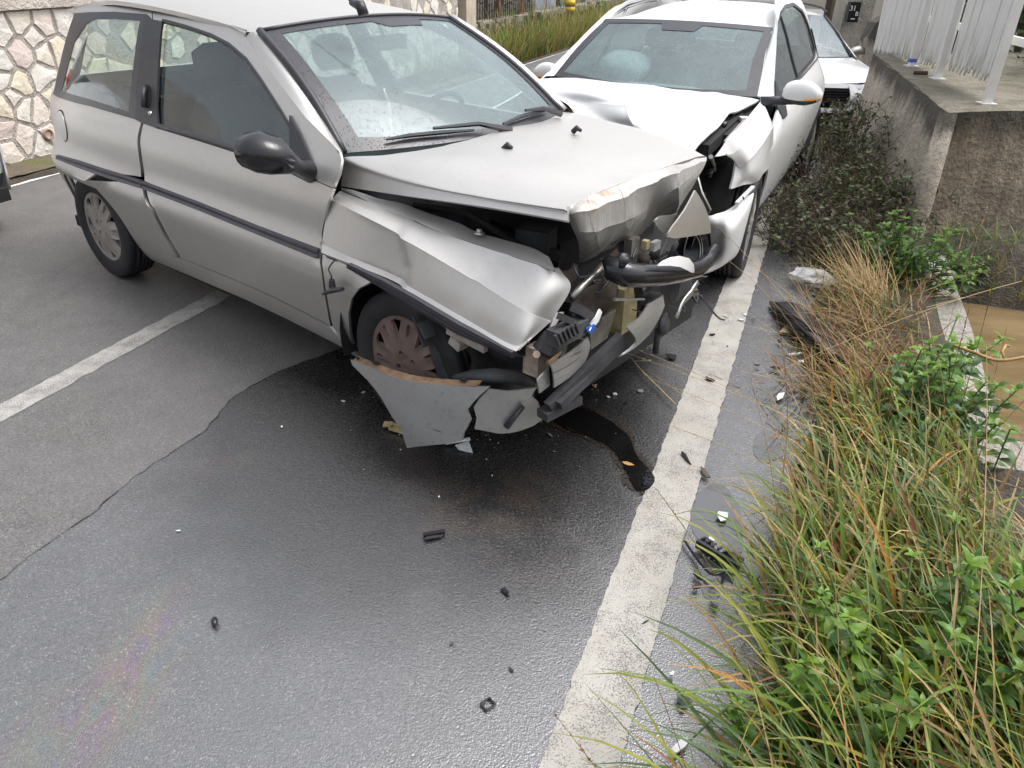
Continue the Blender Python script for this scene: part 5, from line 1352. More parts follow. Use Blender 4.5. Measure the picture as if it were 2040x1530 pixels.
for p0, p1, w_ in (((1505, 215), (1440, 280), .05), ((1470, 235), (1400, 300), .06), ((1440, 250), (1395, 292), .05)):
    b.bar(P.Z(*p0, .83), P.Z(*p1, .79), w_, .06)
b.build('bay_channel', m_dark, polo)
b = MB(); b.bar(P.Z(1492, 236, .85), P.Z(1448, 285, .80), .035, .02); b.build('wing_support', simple('primer_grey', (.30, .28, .26), .6, 0, .3, 20), polo)
b = MB(); b.box(P.Z(1483, 237, .85), (.06, .05, .02), Matrix.Rotation(.5, 3, 'Z')); b.build('bracket', m_shard, polo)
b = MB(); b.tube(curve2([P.Z(1494, 209, .885), P.Z(1480, 220, .86), P.Z(1462, 224, .87), P.Z(1455, 238, .84), P.Z(1440, 250, .85)], 5), .018, 6); b.build('rubber_seal', m_gloss, polo, True)
b = MB(); b.box((2.55, 0, .50), (.85, 1.15, .52)); b.box((2.30, 0, .72), (.5, 1.2, .12)); b.box((3.0, .30, .42), (.12, .6, .34)); b.build('engine_bay', m_dark, polo)
hr = random.Random(5); b = MB()
for k in range(12):
    a = (hr.uniform(1395, 1460), hr.uniform(300, 410)); c = (a[0]+hr.uniform(-30, 30), a[1]+hr.uniform(-20, 30)); y = hr.uniform(.5, .62)
    b.tube(curve2([P.Y(*a, y), P.Y((a[0]+c[0])/2+hr.uniform(-9, 9), (a[1]+c[1])/2, y+.03), P.Y(*c, y)], 4), hr.choice([.006, .010, .016]), 6)
b.build('hose', m_gloss, polo, True)
g = P.Y(1404, 388, .6); b = MB(); b.box(g, (.05, .02, .03)); b.build('connector', m_steel, polo)
b = MB(); b.tube([P.Y(1416, 312, .66), P.Y(1423, 328, .66), P.Y(1425, 342, .66)], [.012, .008, .003], 6); b.build('torn_tab', m_steel, polo)
# floor and cabin
b = MB(); b.box((.9, 0, .2), (2.9, 1.4, .08)); b.box((2.0, 0, .5), (.05, 1.3, .7)); b.box((0, 0, .62), (.9, 1.2, .03)); b.build('floor_pan', m_dark, polo)
def pseat(y, x, par):
    e = bpy.data.objects.new('seat', None); col.objects.link(e); e.parent = par; e.location = (x, y, .28)
    b = MB(); b.tube([(.30, 0, .2), (.05, 0, .2), (-.05, 0, .22)], [.18, .2, .2], 12, True, .45); b.build('cushion', m_cabin, e, True)
    b = MB(); b.tube([(-.12, 0, .22), (-.16, 0, .40), (-.24, 0, .60), (-.27, 0, .70)], [.22, .245, .22, .14], 14, True, .32); b.build('backrest', m_cabin, e, True)
    b = MB(); b.tube([(-.25, 0, .73), (-.26, 0, .78), (-.28, 0, .85), (-.285, 0, .88)], [.10, .14, .13, .06], 12, True, .4); b.build('headrest', m_cabin, e, True)
pseat(.34, .95, polo); pseat(-.34, .95, polo)
gpatch('dashboard', [[(1.55, -.60, .80), (1.55, -.2, .84), (1.55, .2, .86), (1.55, .60, .80)], [(1.75, -.62, .86), (1.78, -.2, .88), (1.78, .2, .90), (1.75, .62, .86)], [(2.0, -.6, .86), (2.12, -.2, .88), (2.12, .2, .88), (2.0, .60, .86)]], m_cabin, polo, (0, 0, 1), 5, .3)
m_bag = simple('airbag_cloth', (.72, .74, .72), .9, 0, .08, 8, .4, 9, 0, .03)
b = MB(); q = P.Y(1238, 128, -.34); b.tube(curve2([q+Vector((-.16, -.10, -.04)), q+Vector((-.10, -.02, -.02)), q+Vector((.0, .05, -.03)), q+Vector((.09, .10, -.06))], 4), [.05, .10, .14, .155, .165, .16, .165, .155, .15, .135, .11, .08, .05], 22, True, .62)
for v in b.v: v += (v-q).normalized()*(.030*nz(v, 7, 4)+.016*nz(v, 17, 8))
b.build('airbag', m_bag, polo, True)
b = MB(); q = P.Y(1492, 158, .36); b.tube([q+Vector((-.12, .0, .0)), q+Vector((-.06, 0, -.0)), q+Vector((.0, 0, -.02))], [.06, .14, .09], 12, True, .85); b.build('airbag', m_bag, polo, True)
b = MB(); q = Vector((1.45, .36, .86)); b.tube([q+Vector((.08*math.sin(a), .18*math.cos(a), .16*math.sin(a))) for a in [2*math.pi*k/20 for k in range(21)]], .014, 8); b.build('steering_wheel', m_trim, polo, True)
b = MB(); q = PW(.5, .84, -.06); b.box(q, (.03, .22, .06)); b.build('inner_mirror', m_trim, polo)
# mirrors
def pmirror(sg, c, r):
    e = bpy.data.objects.new('door_mirror', None); col.objects.link(e); e.parent = polo
    V, F = [], []; nu, nv = 18, 10
    ax = [(-.125, .030), (-.105, .064), (-.06, .083), (0, .090), (.05, .084), (.09, .068), (.125, .044), (.146, .018)]
    pts = curve2([(a, h) for a, h in ax], 3)
    rings = []
    for a, h in pts:
        rings.append([c+Vector((.055*(math.cos(t))*min(1, h/.06)+.012, sg*a, h*math.sin(t)*.95-.01*(a/.14)**2)) for t in [math.pi*2*k/20 for k in range(20)]])
    for rg in rings: V += [c+(q-c)*.76 for q in rg]
    n = 20
    for i in range(len(rings)-1):
        for k in range(n): F.append((i*n+k, i*n+(k+1) % n, (i+1)*n+(k+1) % n, (i+1)*n+k))
    F += [tuple(range(n))[::-1], tuple((len(rings)-1)*n+k for k in range(n))]
    cap_f = [f for f in F if sum(V[i].z for i in f)/len(f) > c.z-.032]
    low_f = [f for f in F if sum(V[i].z for i in f)/len(f) <= c.z-.032]
    def sub(name, fs, m):
        us = sorted({i for f in fs for i in f}); mp = {o: j for j, o in enumerate(us)}
        return link(name, [V[i] for i in us], [tuple(mp[i] for i in f) for f in fs], m, e)
    sub('cap', cap_f, m_whitecar); sub('underside', low_f, m_trim)
    b = MB(); b.tube([c+Vector((.048, sg*(.025), -.032)), c+Vector((.045, sg*.07, -.027)), c+Vector((.027, sg*.106, -.016))], [.004, .007, .005], 8); b.build('indicator', m_amber, e, True)
    w0 = Vector((c.x+.06, sg*(_pp(.90)-.02), c.z-.06))
    b = MB(); b.tube([w0, w0.lerp(c+Vector((0, sg*-.06, -.042)), .6), c+Vector((0, sg*.05, -.044))], [.03, .024, .012], 10); b.build('stalk', m_trim, e, True)
    return e
pmirror(1, P.Y(1597, 184, .93), 1)
pmirror(-1, P.Y(1092, 143, -.93), 1)
sheet('mirror_base', [(1.985, .87), (1.93, .91), (1.78, .985), (1.74, .86), (1.80, .80), (1.93, .80)], poff(.006), m_trim, polo, (0, 1, 0), .04, [], .01)

# ================================================================== other cars, from one pattern
def hatch(label, group, loc, yaw, scale, paint_m, glass_m, name='white_car', nose=True, lowtrim=None, cat='car'):
    root = empty(name, loc, yaw, label, cat, group); root.scale = (scale,)*3
    B_ = interp([.12, .2, .3, .5, .62, .72, .82, .92, 1.0, 1.2, 1.32, 1.38, 1.42], [.70, .75, .79, .825, .835, .83, .81, .765, .725, .62, .55, .50, .42])
    def Yh(x, z):
        y = B_(z)
        if x < .2: y -= .2*max(0, (.2-x)/.9)**2.6
        if x > 2.5: y -= .30*max(0, (x-2.5)/.75)**2.3
        return max(y, .02)
    def bo(nm, pts, m, d=0.0, holes=(), step=.1, par=root, thick=.012):
        sheet(nm, pts, lambda x, z: Vector((x, Yh(x, z)+d, z)), m, par, (0, 1, 0), step, holes, thick)
        sheet(nm, pts, lambda x, z: Vector((x, -Yh(x, z)-d, z)), m, par, (0, -1, 0), step, holes, thick)
    ra = [(.33*math.cos(R(a)), .29+.33*math.sin(R(a))) for a in range(176, 2, -9)]
    fa = [(2.48+.33*math.cos(R(a)), .29+.33*math.sin(R(a))) for a in range(176, 2, -9)]
    nose_pts = [(2.83, .30), (3.12, .28), (3.16, .5), (3.08, .66)] if nose else [(2.84, .34), (2.90, .48), (3.0, .58)]
    bo('body_side', [(-.4, .22), (-.62, .25), (-.68, .5), (-.66, .8), (-.6, .95), (.6, .94), (1.98, .90), (2.6, .80), *nose_pts[::-1], *fa[::-1], (2.1, .2), (.4, .2), *ra[::-1]], paint_m)
    wh1 = [(1.88, .93), (1.35, 1.23), (1.12, 1.30), (1.02, 1.32), (1.0, .95)]; wh2 = [(.95, 1.32), (.5, 1.35), (.2, 1.34), (-.25, 1.05), (-.30, .98), (.9, .955)]
    bo('pillar_frame', [(2.03, .90), (1.4, 1.27), (1.15, 1.36), (.6, 1.40), (-.1, 1.39), (-.4, 1.2), (-.62, .955), (.6, .945)], paint_m, -.001, [wh1, wh2])
    bo('side_window', wh1, glass_m, -.008, thick=.004); bo('side_window', wh2, glass_m, -.008, thick=.004)
    wsb = [Vector((1.98+.14*(1-(y/.68)**2), y, .925)) for y in (-.68, -.35, 0, .35, .68)]; wst = [Vector((1.17+.05*(1-(y/.53)**2), y, 1.375+.02*(1-(y/.53)**2))) for y in (-.53, -.27, 0, .27, .53)]
    gpatch('windscreen', [wsb, [a.lerp(c, .5)+Vector((.02, 0, .015)) for a, c in zip(wsb, wst)], wst], glass_m, root, (1, 0, 1), 5, .004)
    b = MB(); b.tube([wsb[-1]+Vector((0, .005, 0)), wsb[-1].lerp(wst[-1], .5)+Vector((.025, .01, .02)), wst[-1]], .02, 6); b.tube([wsb[0]+Vector((0, -.005, 0)), wsb[0].lerp(wst[0], .5)+Vector((.025, -.01, .02)), wst[0]], .02, 6); b.build('windscreen_seal', m_trim, root, True)
    wst2 = [q+Vector((0, 0, .004)) for q in wst]
    mid = [Vector((.4, y, 1.43-.03*abs(y/.53)**3)) for y in (-.53, -.27, 0, .27, .53)]; rear_ = [Vector((-.32, y*.9, 1.375-.02*abs(y/.53)**3)) for y in (-.53, -.27, 0, .27, .53)]
    gpatch('roof', [wst2, mid, rear_], paint_m, root, (0, 0, 1), 5, .02)
    bb = [Vector((1.99+.14*(1-(y/.70)**2), y, .915)) for y in (-.70, -.35, 0, .35, .70)]
    b2 = [Vector((2.6, y, .83+.035*(1-(y/.74)**2))) for y in (-.74, -.37, 0, .37, .74)]
    b3 = [Vector((3.02-.22*(y/.6)**2, y, .70+.015*(1-(y/.6)**2))) for y in (-.62, -.33, 0, .33, .62)]
    gpatch('bonnet', [bb, b2, b3], paint_m, root, (0, 0, 1), 6, .012)
    gpatch('windscreen_cowl', [[q+Vector((-.03, 0, -.004)) for q in bb], [q+Vector((.012, 0, -.012)) for q in bb]], m_trim, root, (0, 0, 1), 3, .01)
    ft_ = [q+Vector((.005, 0, -.006)) for q in b3]; fb_ = [Vector((3.16-.24*(y/.62)**2, y, .26)) for y in (-.66, -.35, 0, .35, .66)]; fm_ = [Vector((3.18-.24*(y/.62)**2, y, .48)) for y in (-.68, -.36, 0, .36, .68)]
    if nose:
        gpatch('front_bumper', [ft_, fm_, fb_], paint_m, root, (1, 0, 0), 5, .012)
        b = MB(); b.box((3.17, 0, .36), (.05, .9, .10)); b.build('grille', m_trim, root)
        for sg in (1, -1):
            b = MB(); b.tube([(3.0, sg*.42, .63), (2.97, sg*.58, .645), (2.84, sg*.70, .66)], [.06, .075, .05], 10, True, .8); b.build('headlight', m_chrome, root, True)
    wr = [(-.55, .985), (.55, .985), (.47, 1.29), (-.47, 1.29)]
    def tl_(y, z): return Vector((-.70+.10*(abs(y)/max(.2, B_(z)))**4+max(0, z-.9)*.78, y, z))
    sheet('tailgate', [(-.66, .25), (.66, .25), (.68, .70), (.62, .93), (.48, 1.37), (-.48, 1.37), (-.62, .93), (-.68, .70)], tl_, paint_m, root, (-1, 0, 0), .12, [wr])
    sheet('rear_window', wr, tl_, glass_m, root, (-1, 0, 0), .12, thick=.004)
    for sg in (1, -1):
        b = MB(); b.tube([(-.62, sg*.66, .72), (-.56, sg*.675, .85), (-.48, sg*.64, 1.0)], [.05, .06, .03], 8); b.build('tail_lamp', m_red, root, True)
        b = MB(); b.tube([(1.72, sg*.76, .94), (1.70, sg*.84, .97), (1.69, sg*.91, .98), (1.70, sg*.99, .965)], [.025, .06, .078, .05], 12, True, .8); b.build('door_mirror', paint_m if nose else m_silver, root, True)
    b = MB(); b.box((1.2, 0, .24), (3.6, 1.4, .08)); b.box((2.5, 0, .5), (.7, 1.1, .4)); b.build('floor_pan', m_dark, root)
    for cx_ in (0, 2.48):
        for sg in (1, -1):
            make_wheel(root, cx_, sg*.72, .29, .29, .175, .195, sg, m_hub_b, 'alloy')
            hp = [(.345*math.cos(R(d)), .345*math.sin(R(d))) for d in range(-15, 196, 14)]
            V, F = [], []
            for x, z in hp: V += [Vector((cx_+x, sg*.72, .29+z)), Vector((cx_+x, sg*.45, .29+z))]
            for k in range(len(hp)-1): F.append((2*k, 2*k+2, 2*k+3, 2*k+1))
            link('wheel_housing', V, F, m_dark, root)
    if lowtrim:
        bo('lower_trim', [(.34, .20), (2.12, .20), (2.12, .36), (.34, .36)], lowtrim, .006)
        sheet('rear_bumper_trim', [(-.52, .22), (.52, .22), (.52, .36), (-.52, .36)], lambda y, z: tl_(y, z)+Vector((-.015, 0, 0)), lowtrim, root, (-1, 0, 0), .12)
        bo('corner_trim', [(-.36, .20), (-.60, .23), (-.64, .36), (-.30, .36)], lowtrim, .004)
    for y in (-.34, .34):
        b = MB(); b.tube([(.80, y, .5), (.75, y, .75), (.68, y, .98)], [.2, .23, .15], 10, True, .35); b.tube([(.68, y, 1.02), (.66, y, 1.15)], [.12, .10], 10, True, .4); b.build('seat', m_cabin, root, True)
    b = MB(); b.box((1.75, 0, .84), (.4, 1.25, .12)); b.build('dashboard', m_cabin, root)
    return root
m_glass3 = glass('pale_windscreen', (.5, .6, .62), .22, (.55, .64, .68), .2)
m_silverw = car_paint('pale_silver_paint', (.82, .825, .83), .08, .25, .2, .08, (.45, .42, .38), .8)
third = hatch('pale silver hatchback with its front bumper torn off, behind the white car', None, (3.62, 12.55, -.344), R(-88), .936, m_silverw, m_glass3, 'pale_silver_car', nose=False)
# grille, bare lower front edge and black arch lip of that car
g = MB()
for k in range(5): g.bar((3.085, -.28, .63-.032*k), (3.075, .28-.012*k, .63-.032*k), .012, .012)
g.build('grille', m_trim, third)
b = MB(); b.box((3.05, .0, .565), (.03, .62, .17)); b.build('grille_back', m_black, third)
fr = [[Vector((3.07, .27, .70)), Vector((2.93, .55, .70)), Vector((2.78, .70, .70))], [Vector((3.12, .30, .55)), Vector((2.97, .60, .60)), Vector((2.80, .76, .63))], [Vector((3.10, .26, .40)), Vector((3.02, .50, .42)), Vector((2.86, .74, .52))]]
gpatch('front_corner', fr, m_silverw, third, (1, 1, 0), 6, .012)
gpatch('front_corner', [[Vector((q.x, -q.y, q.z)) for q in r] for r in fr], m_silverw, third, (1, -1, 0), 6, .012)
gpatch('grille_surround', [[(3.10, -.36, .44), (3.12, 0, .43), (3.10, .36, .44)], [(3.11, -.34, .38), (3.13, 0, .37), (3.11, .34, .38)]], m_silverw, third, (1, 0, 0), 4, .02)
gpatch('bonnet_lip', [[(3.0, -.5, .70), (3.07, 0, .72), (3.0, .5, .70)], [(3.03, -.45, .655), (3.09, 0, .67), (3.03, .45, .655)]], m_silverw, third, (1, 0, 0), 5, .012)
b = MB(); b.tube(curve2([(3.06, .34, .39), (3.03, .50, .41), (2.88, .75, .51), (2.78, .84, .60), (2.62, .86, .645)], 5), .022, 6); b.build('arch_lip', m_trim, third, True)
for sg in (1, -1):
    b = MB(); b.tube([(1.15, sg*.56, 1.42), (.9, sg*.57, 1.475), (.2, sg*.56, 1.49), (-.2, sg*.52, 1.44)], .016, 8); b.build('roof_rail', m_dusty, third, True)
m_bluecar = car_paint('dark_blue_car_paint', (.04, .065, .11), .3, .3, .2, .1)
hatch('dark blue car glimpsed behind the roof of the pale silver car', None, (3.75, 17.6, -.34), R(-90), 1.02, m_bluecar, m_glass3, 'dark_blue_car')
hatch('white car with black lower trim, its rear corner just entering at the left edge', None, tuple(road(-5.36, 2.70)), R(180+90-20.6), .98, m_whitecar, m_sided, 'white_car', True, m_trim)
# ================================================================== far left: bank, low wall, railings, pole
def leaf_mat(name, a, b_, rough=.5, trans=.35):
    t = NT(name); o = t.pos(); n = t.noise(o, 23, 3, .6); n2 = t.noise(o, 140, 2)
    c = t.mix(t.ramp(n, [(.3, 0), (.7, 1)]), a, b_)
    c = t.mix(t.math('MULTIPLY', t.ramp(n2, [(.4, 0), (.7, 1)]), .25), c, tuple(k*.6 for k in a))
    pb = t.bsdf(Base_Color=c, Roughness=rough)
    tl = t.n('ShaderNodeBsdfTranslucent'); t.put(tl.inputs[0], c)
    m = t.n('ShaderNodeMixShader'); m.inputs[0].default_value = trans; t.put(m.inputs[1], pb); t.put(m.inputs[2], tl.outputs[0])
    return t.done(m.outputs[0])
g_green = leaf_mat('grass_green', (.11, .19, .028), (.19, .27, .045))
g_blue = leaf_mat('grass_blue_green', (.09, .16, .06), (.16, .24, .10))
g_dark = leaf_mat('grass_dark_green', (.05, .095, .018), (.09, .15, .03))
g_yel = leaf_mat('grass_yellow_green', (.22, .25, .03), (.32, .31, .05))
g_straw = leaf_mat('grass_straw', (.42, .30, .13), (.55, .42, .22), .6)
g_tan = leaf_mat('grass_tan', (.26, .165, .075), (.38, .25, .12), .6)
g_red = leaf_mat('grass_red_brown', (.20, .06, .03), (.28, .10, .04), .6)
g_orange = leaf_mat('grass_orange', (.45, .19, .03), (.5, .26, .05), .6)
GM = [g_green, g_blue, g_dark, g_yel, g_straw, g_tan, g_red, g_orange]
class Grass:
    def __init__(s, seed): s.v, s.f, s.m, s.r = [], [], [], random.Random(seed)
    def blade(s, root, az, tilt, L, w, droop, mi, seg=6, twist=0.0, side=0.0):
        """a folded ribbon that leaves the ground at tilt from upright and bends over"""
        p = Vector(root); a = tilt; b = len(s.v); h = Vector((math.cos(az), math.sin(az), 0))
        for i in range(seg+1):
            t = i/seg; d = h*math.sin(a)+Vector((0, 0, math.cos(a)))
            l = Vector((-h.y, h.x, 0)); l = (Matrix.Rotation(twist*t, 3, d) @ l)
            ww = w*(1-t**1.8)*(.55+.45*min(1, t*4))*.5+.0004; n = d.cross(l)
            s.v += [p-l*ww+n*ww*.35, p.copy(), p+l*ww+n*ww*.35]
            p = p+d*(L/seg); a += droop/seg*(.4+1.2*t); h = Matrix.Rotation(side/seg, 3, 'Z') @ h
        for i in range(seg):
            k = b+i*3; s.f += [(k, k+1, k+4, k+3), (k+1, k+2, k+5, k+4)]; s.m += [mi, mi]
    def stalk(s, root, az, tilt, L, r, droop, mi, head=0, hm=4, seg=8):
        p = Vector(root); a = tilt; h = Vector((math.cos(az), math.sin(az), 0)); b = len(s.v); pts = []
        for i in range(seg+1):
            t = i/seg; d = h*math.sin(a)+Vector((0, 0, math.cos(a))); l = Vector((-h.y, h.x, 0)); n = d.cross(l); rr = r*(1-.55*t)
            s.v += [p+l*rr, p-l*rr*.5+n*rr*.87, p-l*rr*.5-n*rr*.87]; pts.append((p.copy(), d, l)); p = p+d*(L/seg); a += droop/seg
        for i in range(seg):
            for k in range(3):
                s.f.append((b+i*3+k, b+i*3+(k+1) % 3, b+i*3+3+(k+1) % 3, b+i*3+3+k)); s.m.append(mi)
        for k in range(head):
            q = s.r.uniform(.72, 1.0)*seg; i = min(seg-1, int(q)); p0 = pts[i][0].lerp(pts[i+1][0], q-i)
            d, l = pts[i][1], pts[i][2]; e = (d*1.3+l*s.r.uniform(-.7, .7)+d.cross(l)*s.r.uniform(-.7, .7)).normalized(); ll = e.cross(d); ll = ll.normalized() if ll.length > .01 else l
            c = len(s.v); z = s.r.uniform(.006, .012)
            s.v += [p0, p0+e*z*.5+ll*z*.22, p0+e*z, p0+e*z*.5-ll*z*.22]; s.f.append((c, c+1, c+2, c+3)); s.m.append(hm)
    def build(s, name, label, cat, parent=None):
        o = link(name, s.v, s.f, None, parent, True, GM, s.m); o['kind'] = 'stuff'
        if not parent: tag(o, label, cat)
        return o
BN = -5.0
G = Grass(21)
for k in range(9000):
    s_ = G.r.uniform(11.5, 27); n_ = -5.72-abs(G.r.gauss(0, .42)) - .25*(s_ < 13.5)
    p = road(n_, s_); p.z = terr(p)-.02
    if s_ < 13.2 and n_ < -6.05: continue
    G.blade(p, G.r.uniform(0, 6.3), G.r.uniform(.05, .55), G.r.uniform(.32, .75), .022, G.r.uniform(.2, 1.2), G.r.choices(range(8), [4, 1, 3, 5, 3, 2.2, .3, .2])[0], 4)
G.build('bank_grass', 'tall mixed green and straw grass along the far left verge', 'grass')
lw = empty('low_stone_wall', road(-6.75, 20, -.34), 0, 'low rubble wall behind the tall grass on the far left verge', 'wall')
m_rub2 = concrete('rubble_stone', (.36, .32, .26), (.12, .10, .08), 2, .4, .3, .2)
rough_box('wall_core', -6.95, -6.6, 13.6, 34, -.6, .36, m_rub2, lw, 12)
wr_ = random.Random(9)
for k in range(70):
    s_ = 13.8+k*.16; b = MB(); c = road(-6.6, s_+wr_.uniform(-.05, .05), .36+wr_.uniform(-.18, .02)-(.0))-lw.location
    b.box(c, (wr_.uniform(.08, .16), wr_.uniform(.12, .2), wr_.uniform(.08, .14)), Matrix.Rotation(-ROAD_A+wr_.uniform(-.4, .4), 3, 'Z') @ Matrix.Rotation(wr_.uniform(-.3, .3), 3, 'X'), wr_.uniform(.7, .95)); b.build('stone', m_rub2, lw)
m_rustp = simple('rusty_iron_post', (.24, .085, .045), .85, 0, .5, 12, .4, 60); m_iron = simple('dark_iron', (.05, .032, .03), .75, .2, .4, 20)
rail = empty('iron_fence', road(-6.85, 17, .3), 0, 'old dark iron bar fence with rusty posts on the low rubble wall', 'fence')
def RL(n, s, z): return road(n, s, z)-rail.location
s_ = 13.9; k = 0
while s_ < 19.0:
    b = MB(); b.tube([RL(-6.85, s_, .30), RL(-6.85+wr_.uniform(-.02, .02), s_, 1.75)], .011, 5); b.build('bar', m_iron, rail); s_ += .13
for z in (.5, 1.6):
    b = MB(); b.bar(RL(-6.86, 13.8, z), RL(-6.86, 19.0, z), .03, .012); b.build('rail', m_iron, rail)
for px in (903, 943, 994, 1040):
    q = on_n(px, 20, -6.82); s_ = q.dot(RD); b = MB(); b.tube([RL(-6.82, s_, .25), RL(-6.82, s_, 1.9)], .03, 6); b.build('post', m_rustp, rail)
m_corr = simple('grey_corrugated_sheet', (.30, .33, .37), .5, .3, .25, 6)
def corrugated(name, label, px0, px1, h, n_, m):
    a, c = on_n(*px0, n_), on_n(*px1, n_); s0, s1 = a.dot(RD), c.dot(RD); V, F = [], []; N = max(8, int((s1-s0)/.02)); o = road(n_, s0)
    for i in range(N+1):
        q = road(n_+.014*math.sin(i*.02*2*math.pi/.076*1.0), s0+(s1-s0)*i/N)-o; V += [q+Vector((0, 0, -.1)), q+Vector((0, 0, h))]
    V += [v-RN*.004 for v in V]
    M_ = 2*(N+1)
    F = [(2*i, 2*i+2, 2*i+3, 2*i+1) for i in range(N)]+[(M_+2*i+1, M_+2*i+3, M_+2*i+2, M_+2*i) for i in range(N)]
    ob = link(name, V, F, m); ob.location = o; return tag(ob, label, 'metal sheet')
corrugated('metal_sheet', 'upright grey corrugated metal sheet closing a gap in the far fence', (1066, 40), (1086, 40), 1.6, -7.0, m_corr)
corrugated('metal_sheet', 'pale bluish corrugated metal sheet nearest the banded pole', (1088, 38), (1106, 38), 1.45, -7.05, simple('pale_corrugated_sheet', (.42, .45, .50), .45, .3, .2, 6))
q = on_n(1134, 44, -6.5); up = empty('utility_pole', road(-6.5, q.dot(RD), -.3), 0, 'round grey pole with two yellow reflective bands beyond the tall grass', 'pole')
m_pole = concrete('grey_pole', (.36, .36, .36), (.2, .2, .2), 2, .3); m_yel = simple('yellow_band_paint', (.75, .48, .04), .5, 0, .15, 20)
b = MB(); b.tube([(0, 0, -.1), (0, 0, 5)], [.125, .10], 16); b.build('shaft', m_pole, up, True)
for py in (5, 19, -12):
    z = on_n(1134, py, -6.5).z+.3; b = MB(); b.tube([(0, 0, z-.06), (0, 0, z+.06)], .130, 16); b.build('band', m_yel, up, True)
q0, q1 = on_n(1165, 30, -6.9), on_n(1262, 30, -6.9)
gw = empty('grey_wall', road(-6.9, q0.dot(RD), -.3), 0, 'plain grey concrete wall beyond the banded pole', 'wall')
s_ = q0.dot(RD)
while s_ < q1.dot(RD)+8:
    rough_box('panel', -7.05, -6.9, s_+.01, s_+2.4, -.5, 1.7, m_pole, gw, 3); s_ += 2.42
q = on_n(847, 12, -6.2); gp = empty('gate_pillar', road(-6.25, 13.6, -.3), 0, 'square beige rendered pillar at the end of the stone wall', 'pillar')
b = MB(); b.box((0, 0, 1.2), (.42, .42, 2.5), Matrix.Rotation(-ROAD_A, 3, 'Z')); b.build('shaft', simple('beige_render', (.46, .40, .31), .85, 0, .2, 5, .4, 30), gp)
b = MB(); b.box((0, 0, 2.5), (.5, .5, .1), Matrix.Rotation(-ROAD_A, 3, 'Z')); b.build('cap', m_plaster, gp)
leafm = [leaf_mat('olive_leaf', (.10, .13, .075), (.18, .21, .14), .5, .2), leaf_mat('dark_olive_leaf', (.045, .06, .03), (.09, .11, .06), .5, .2)]
m_bark = simple('grey_bark', (.13, .105, .085), .9, 0, .4, 14, .8, 30)
def tree(label, base, h, rad, seed, mats, zlo=.25, nleaf=2600, cat='tree', name='olive_tree', lw_=.035, group=None):
    r = random.Random(seed); t = empty(name, base, 0, label, cat, group)
    b = MB(); tips = []
    trunk = [Vector((0, 0, -.1)), Vector((r.uniform(-.1, .1), r.uniform(-.1, .1), h*.25)), Vector((r.uniform(-.2, .2), r.uniform(-.2, .2), h*.5))]
    b.tube(curve2(trunk, 4), [.09*h/3*(1-.05*i) for i in range(9)], 8)
    for k in range(9):
        a = r.uniform(0, 6.3); st = trunk[1].lerp(trunk[2], r.uniform(0, 1)); e = Vector((math.cos(a)*rad*r.uniform(.4, .95), math.sin(a)*rad*r.uniform(.4, .95), h*r.uniform(.4, .95)))
        b.tube(curve2([st, st.lerp(e, .5)+Vector((0, 0, .1*h)), e], 4), [.035*h/3*(1-.09*i) for i in range(9)], 5); tips += [e, st.lerp(e, .6)]
    for k in range(10): tips.append(Vector((r.gauss(0, rad*.5), r.gauss(0, rad*.5), h*r.uniform(zlo, .95))))
    b.build('trunk', m_bark, t, True)
    V, F, Mi = [], [], []
    for k in range(nleaf):
        c = r.choice(tips)+Vector((r.gauss(0, rad*.24), r.gauss(0, rad*.24), r.gauss(0, h*.10)))
        if c.z < .05: continue
        d = Vector((r.gauss(0, 1), r.gauss(0, 1), r.gauss(0, .7))).normalized(); s = d.cross(Vector((r.gauss(0, 1), r.gauss(0, 1), r.gauss(0, 1)))).normalized(); L = lw_*r.uniform(1.4, 2.6); w_ = lw_*r.uniform(.4, .7)
        i = len(V); V += [c-d*L, c+s*w_+d*L*.0, c+d*L, c-s*w_]; F.append((i, i+1, i+2, i+3)); Mi.append(0 if r.random() < .6 else 1)
    o = link('crown', V, F, None, t, False, mats, Mi); o['kind'] = 'stuff'; return t
for k, (n_, s_, h, rd_) in enumerate(((-8.6, 16.5, 2.6, 1.2), (-8.2, 19.4, 2.3, 1.1), (-9.2, 22.5, 3.0, 1.5), (-8.4, 25.8, 2.6, 1.3), (-10.5, 15.0, 3.2, 1.6))):
    tree(['grey green olive tree directly behind the iron bar fence', 'low bushy olive between the iron fence and the metal sheets', 'wide olive crown behind the pale metal sheet', 'olive tree farthest along the low rubble wall', 'tall olive behind the near end of the iron fence'][k], road(n_, s_, .1), h, rd_, 40+k, leafm, .05, 2600, group='olive trees beyond the fence')
# ================================================================== right background: entrance walls, number box
YP_ = 11.6
def WY(px, py, y): return on_plane(px, py, Vector((0, y, 0)), Vector((0, 1, 0)))
q = WY(1660, 110, 13.4); pp = empty('yellow_post', Vector((q.x-.02, 13.4, -.34)), 0, 'thick ochre concrete post behind the pale silver car', 'post')
b = MB(); b.tube([(0, 0, -.1), (0, 0, 4.5)], [.17, .15], 14); b.build('shaft', concrete('ochre_concrete', (.42, .37, .23), (.2, .17, .11), 2, .35, .2), pp, True)
b = MB(); b.box((-.24, -.05, 1.2), (.09, .03, 2.6)); b.build('dark_board', simple('dark_brown_board', (.06, .035, .03), .7), pp)
q = WY(1697, 60, 12.3); pw_ = empty('gate_pier', Vector((q.x, 12.4, -.34)), 0, 'rough concrete gate pier carrying the black number box', 'pier')
o = rough_box('shaft', 0, 1, 0, 1, 0, 1, m_conc_pale, pw_, 5)
for v in o.data.vertices:
    c = v.co+pw_.location; n_, s_ = ns(c); v.co = Vector(((n_-.5)*.42, (s_-.5)*.4, c.z*1.55))
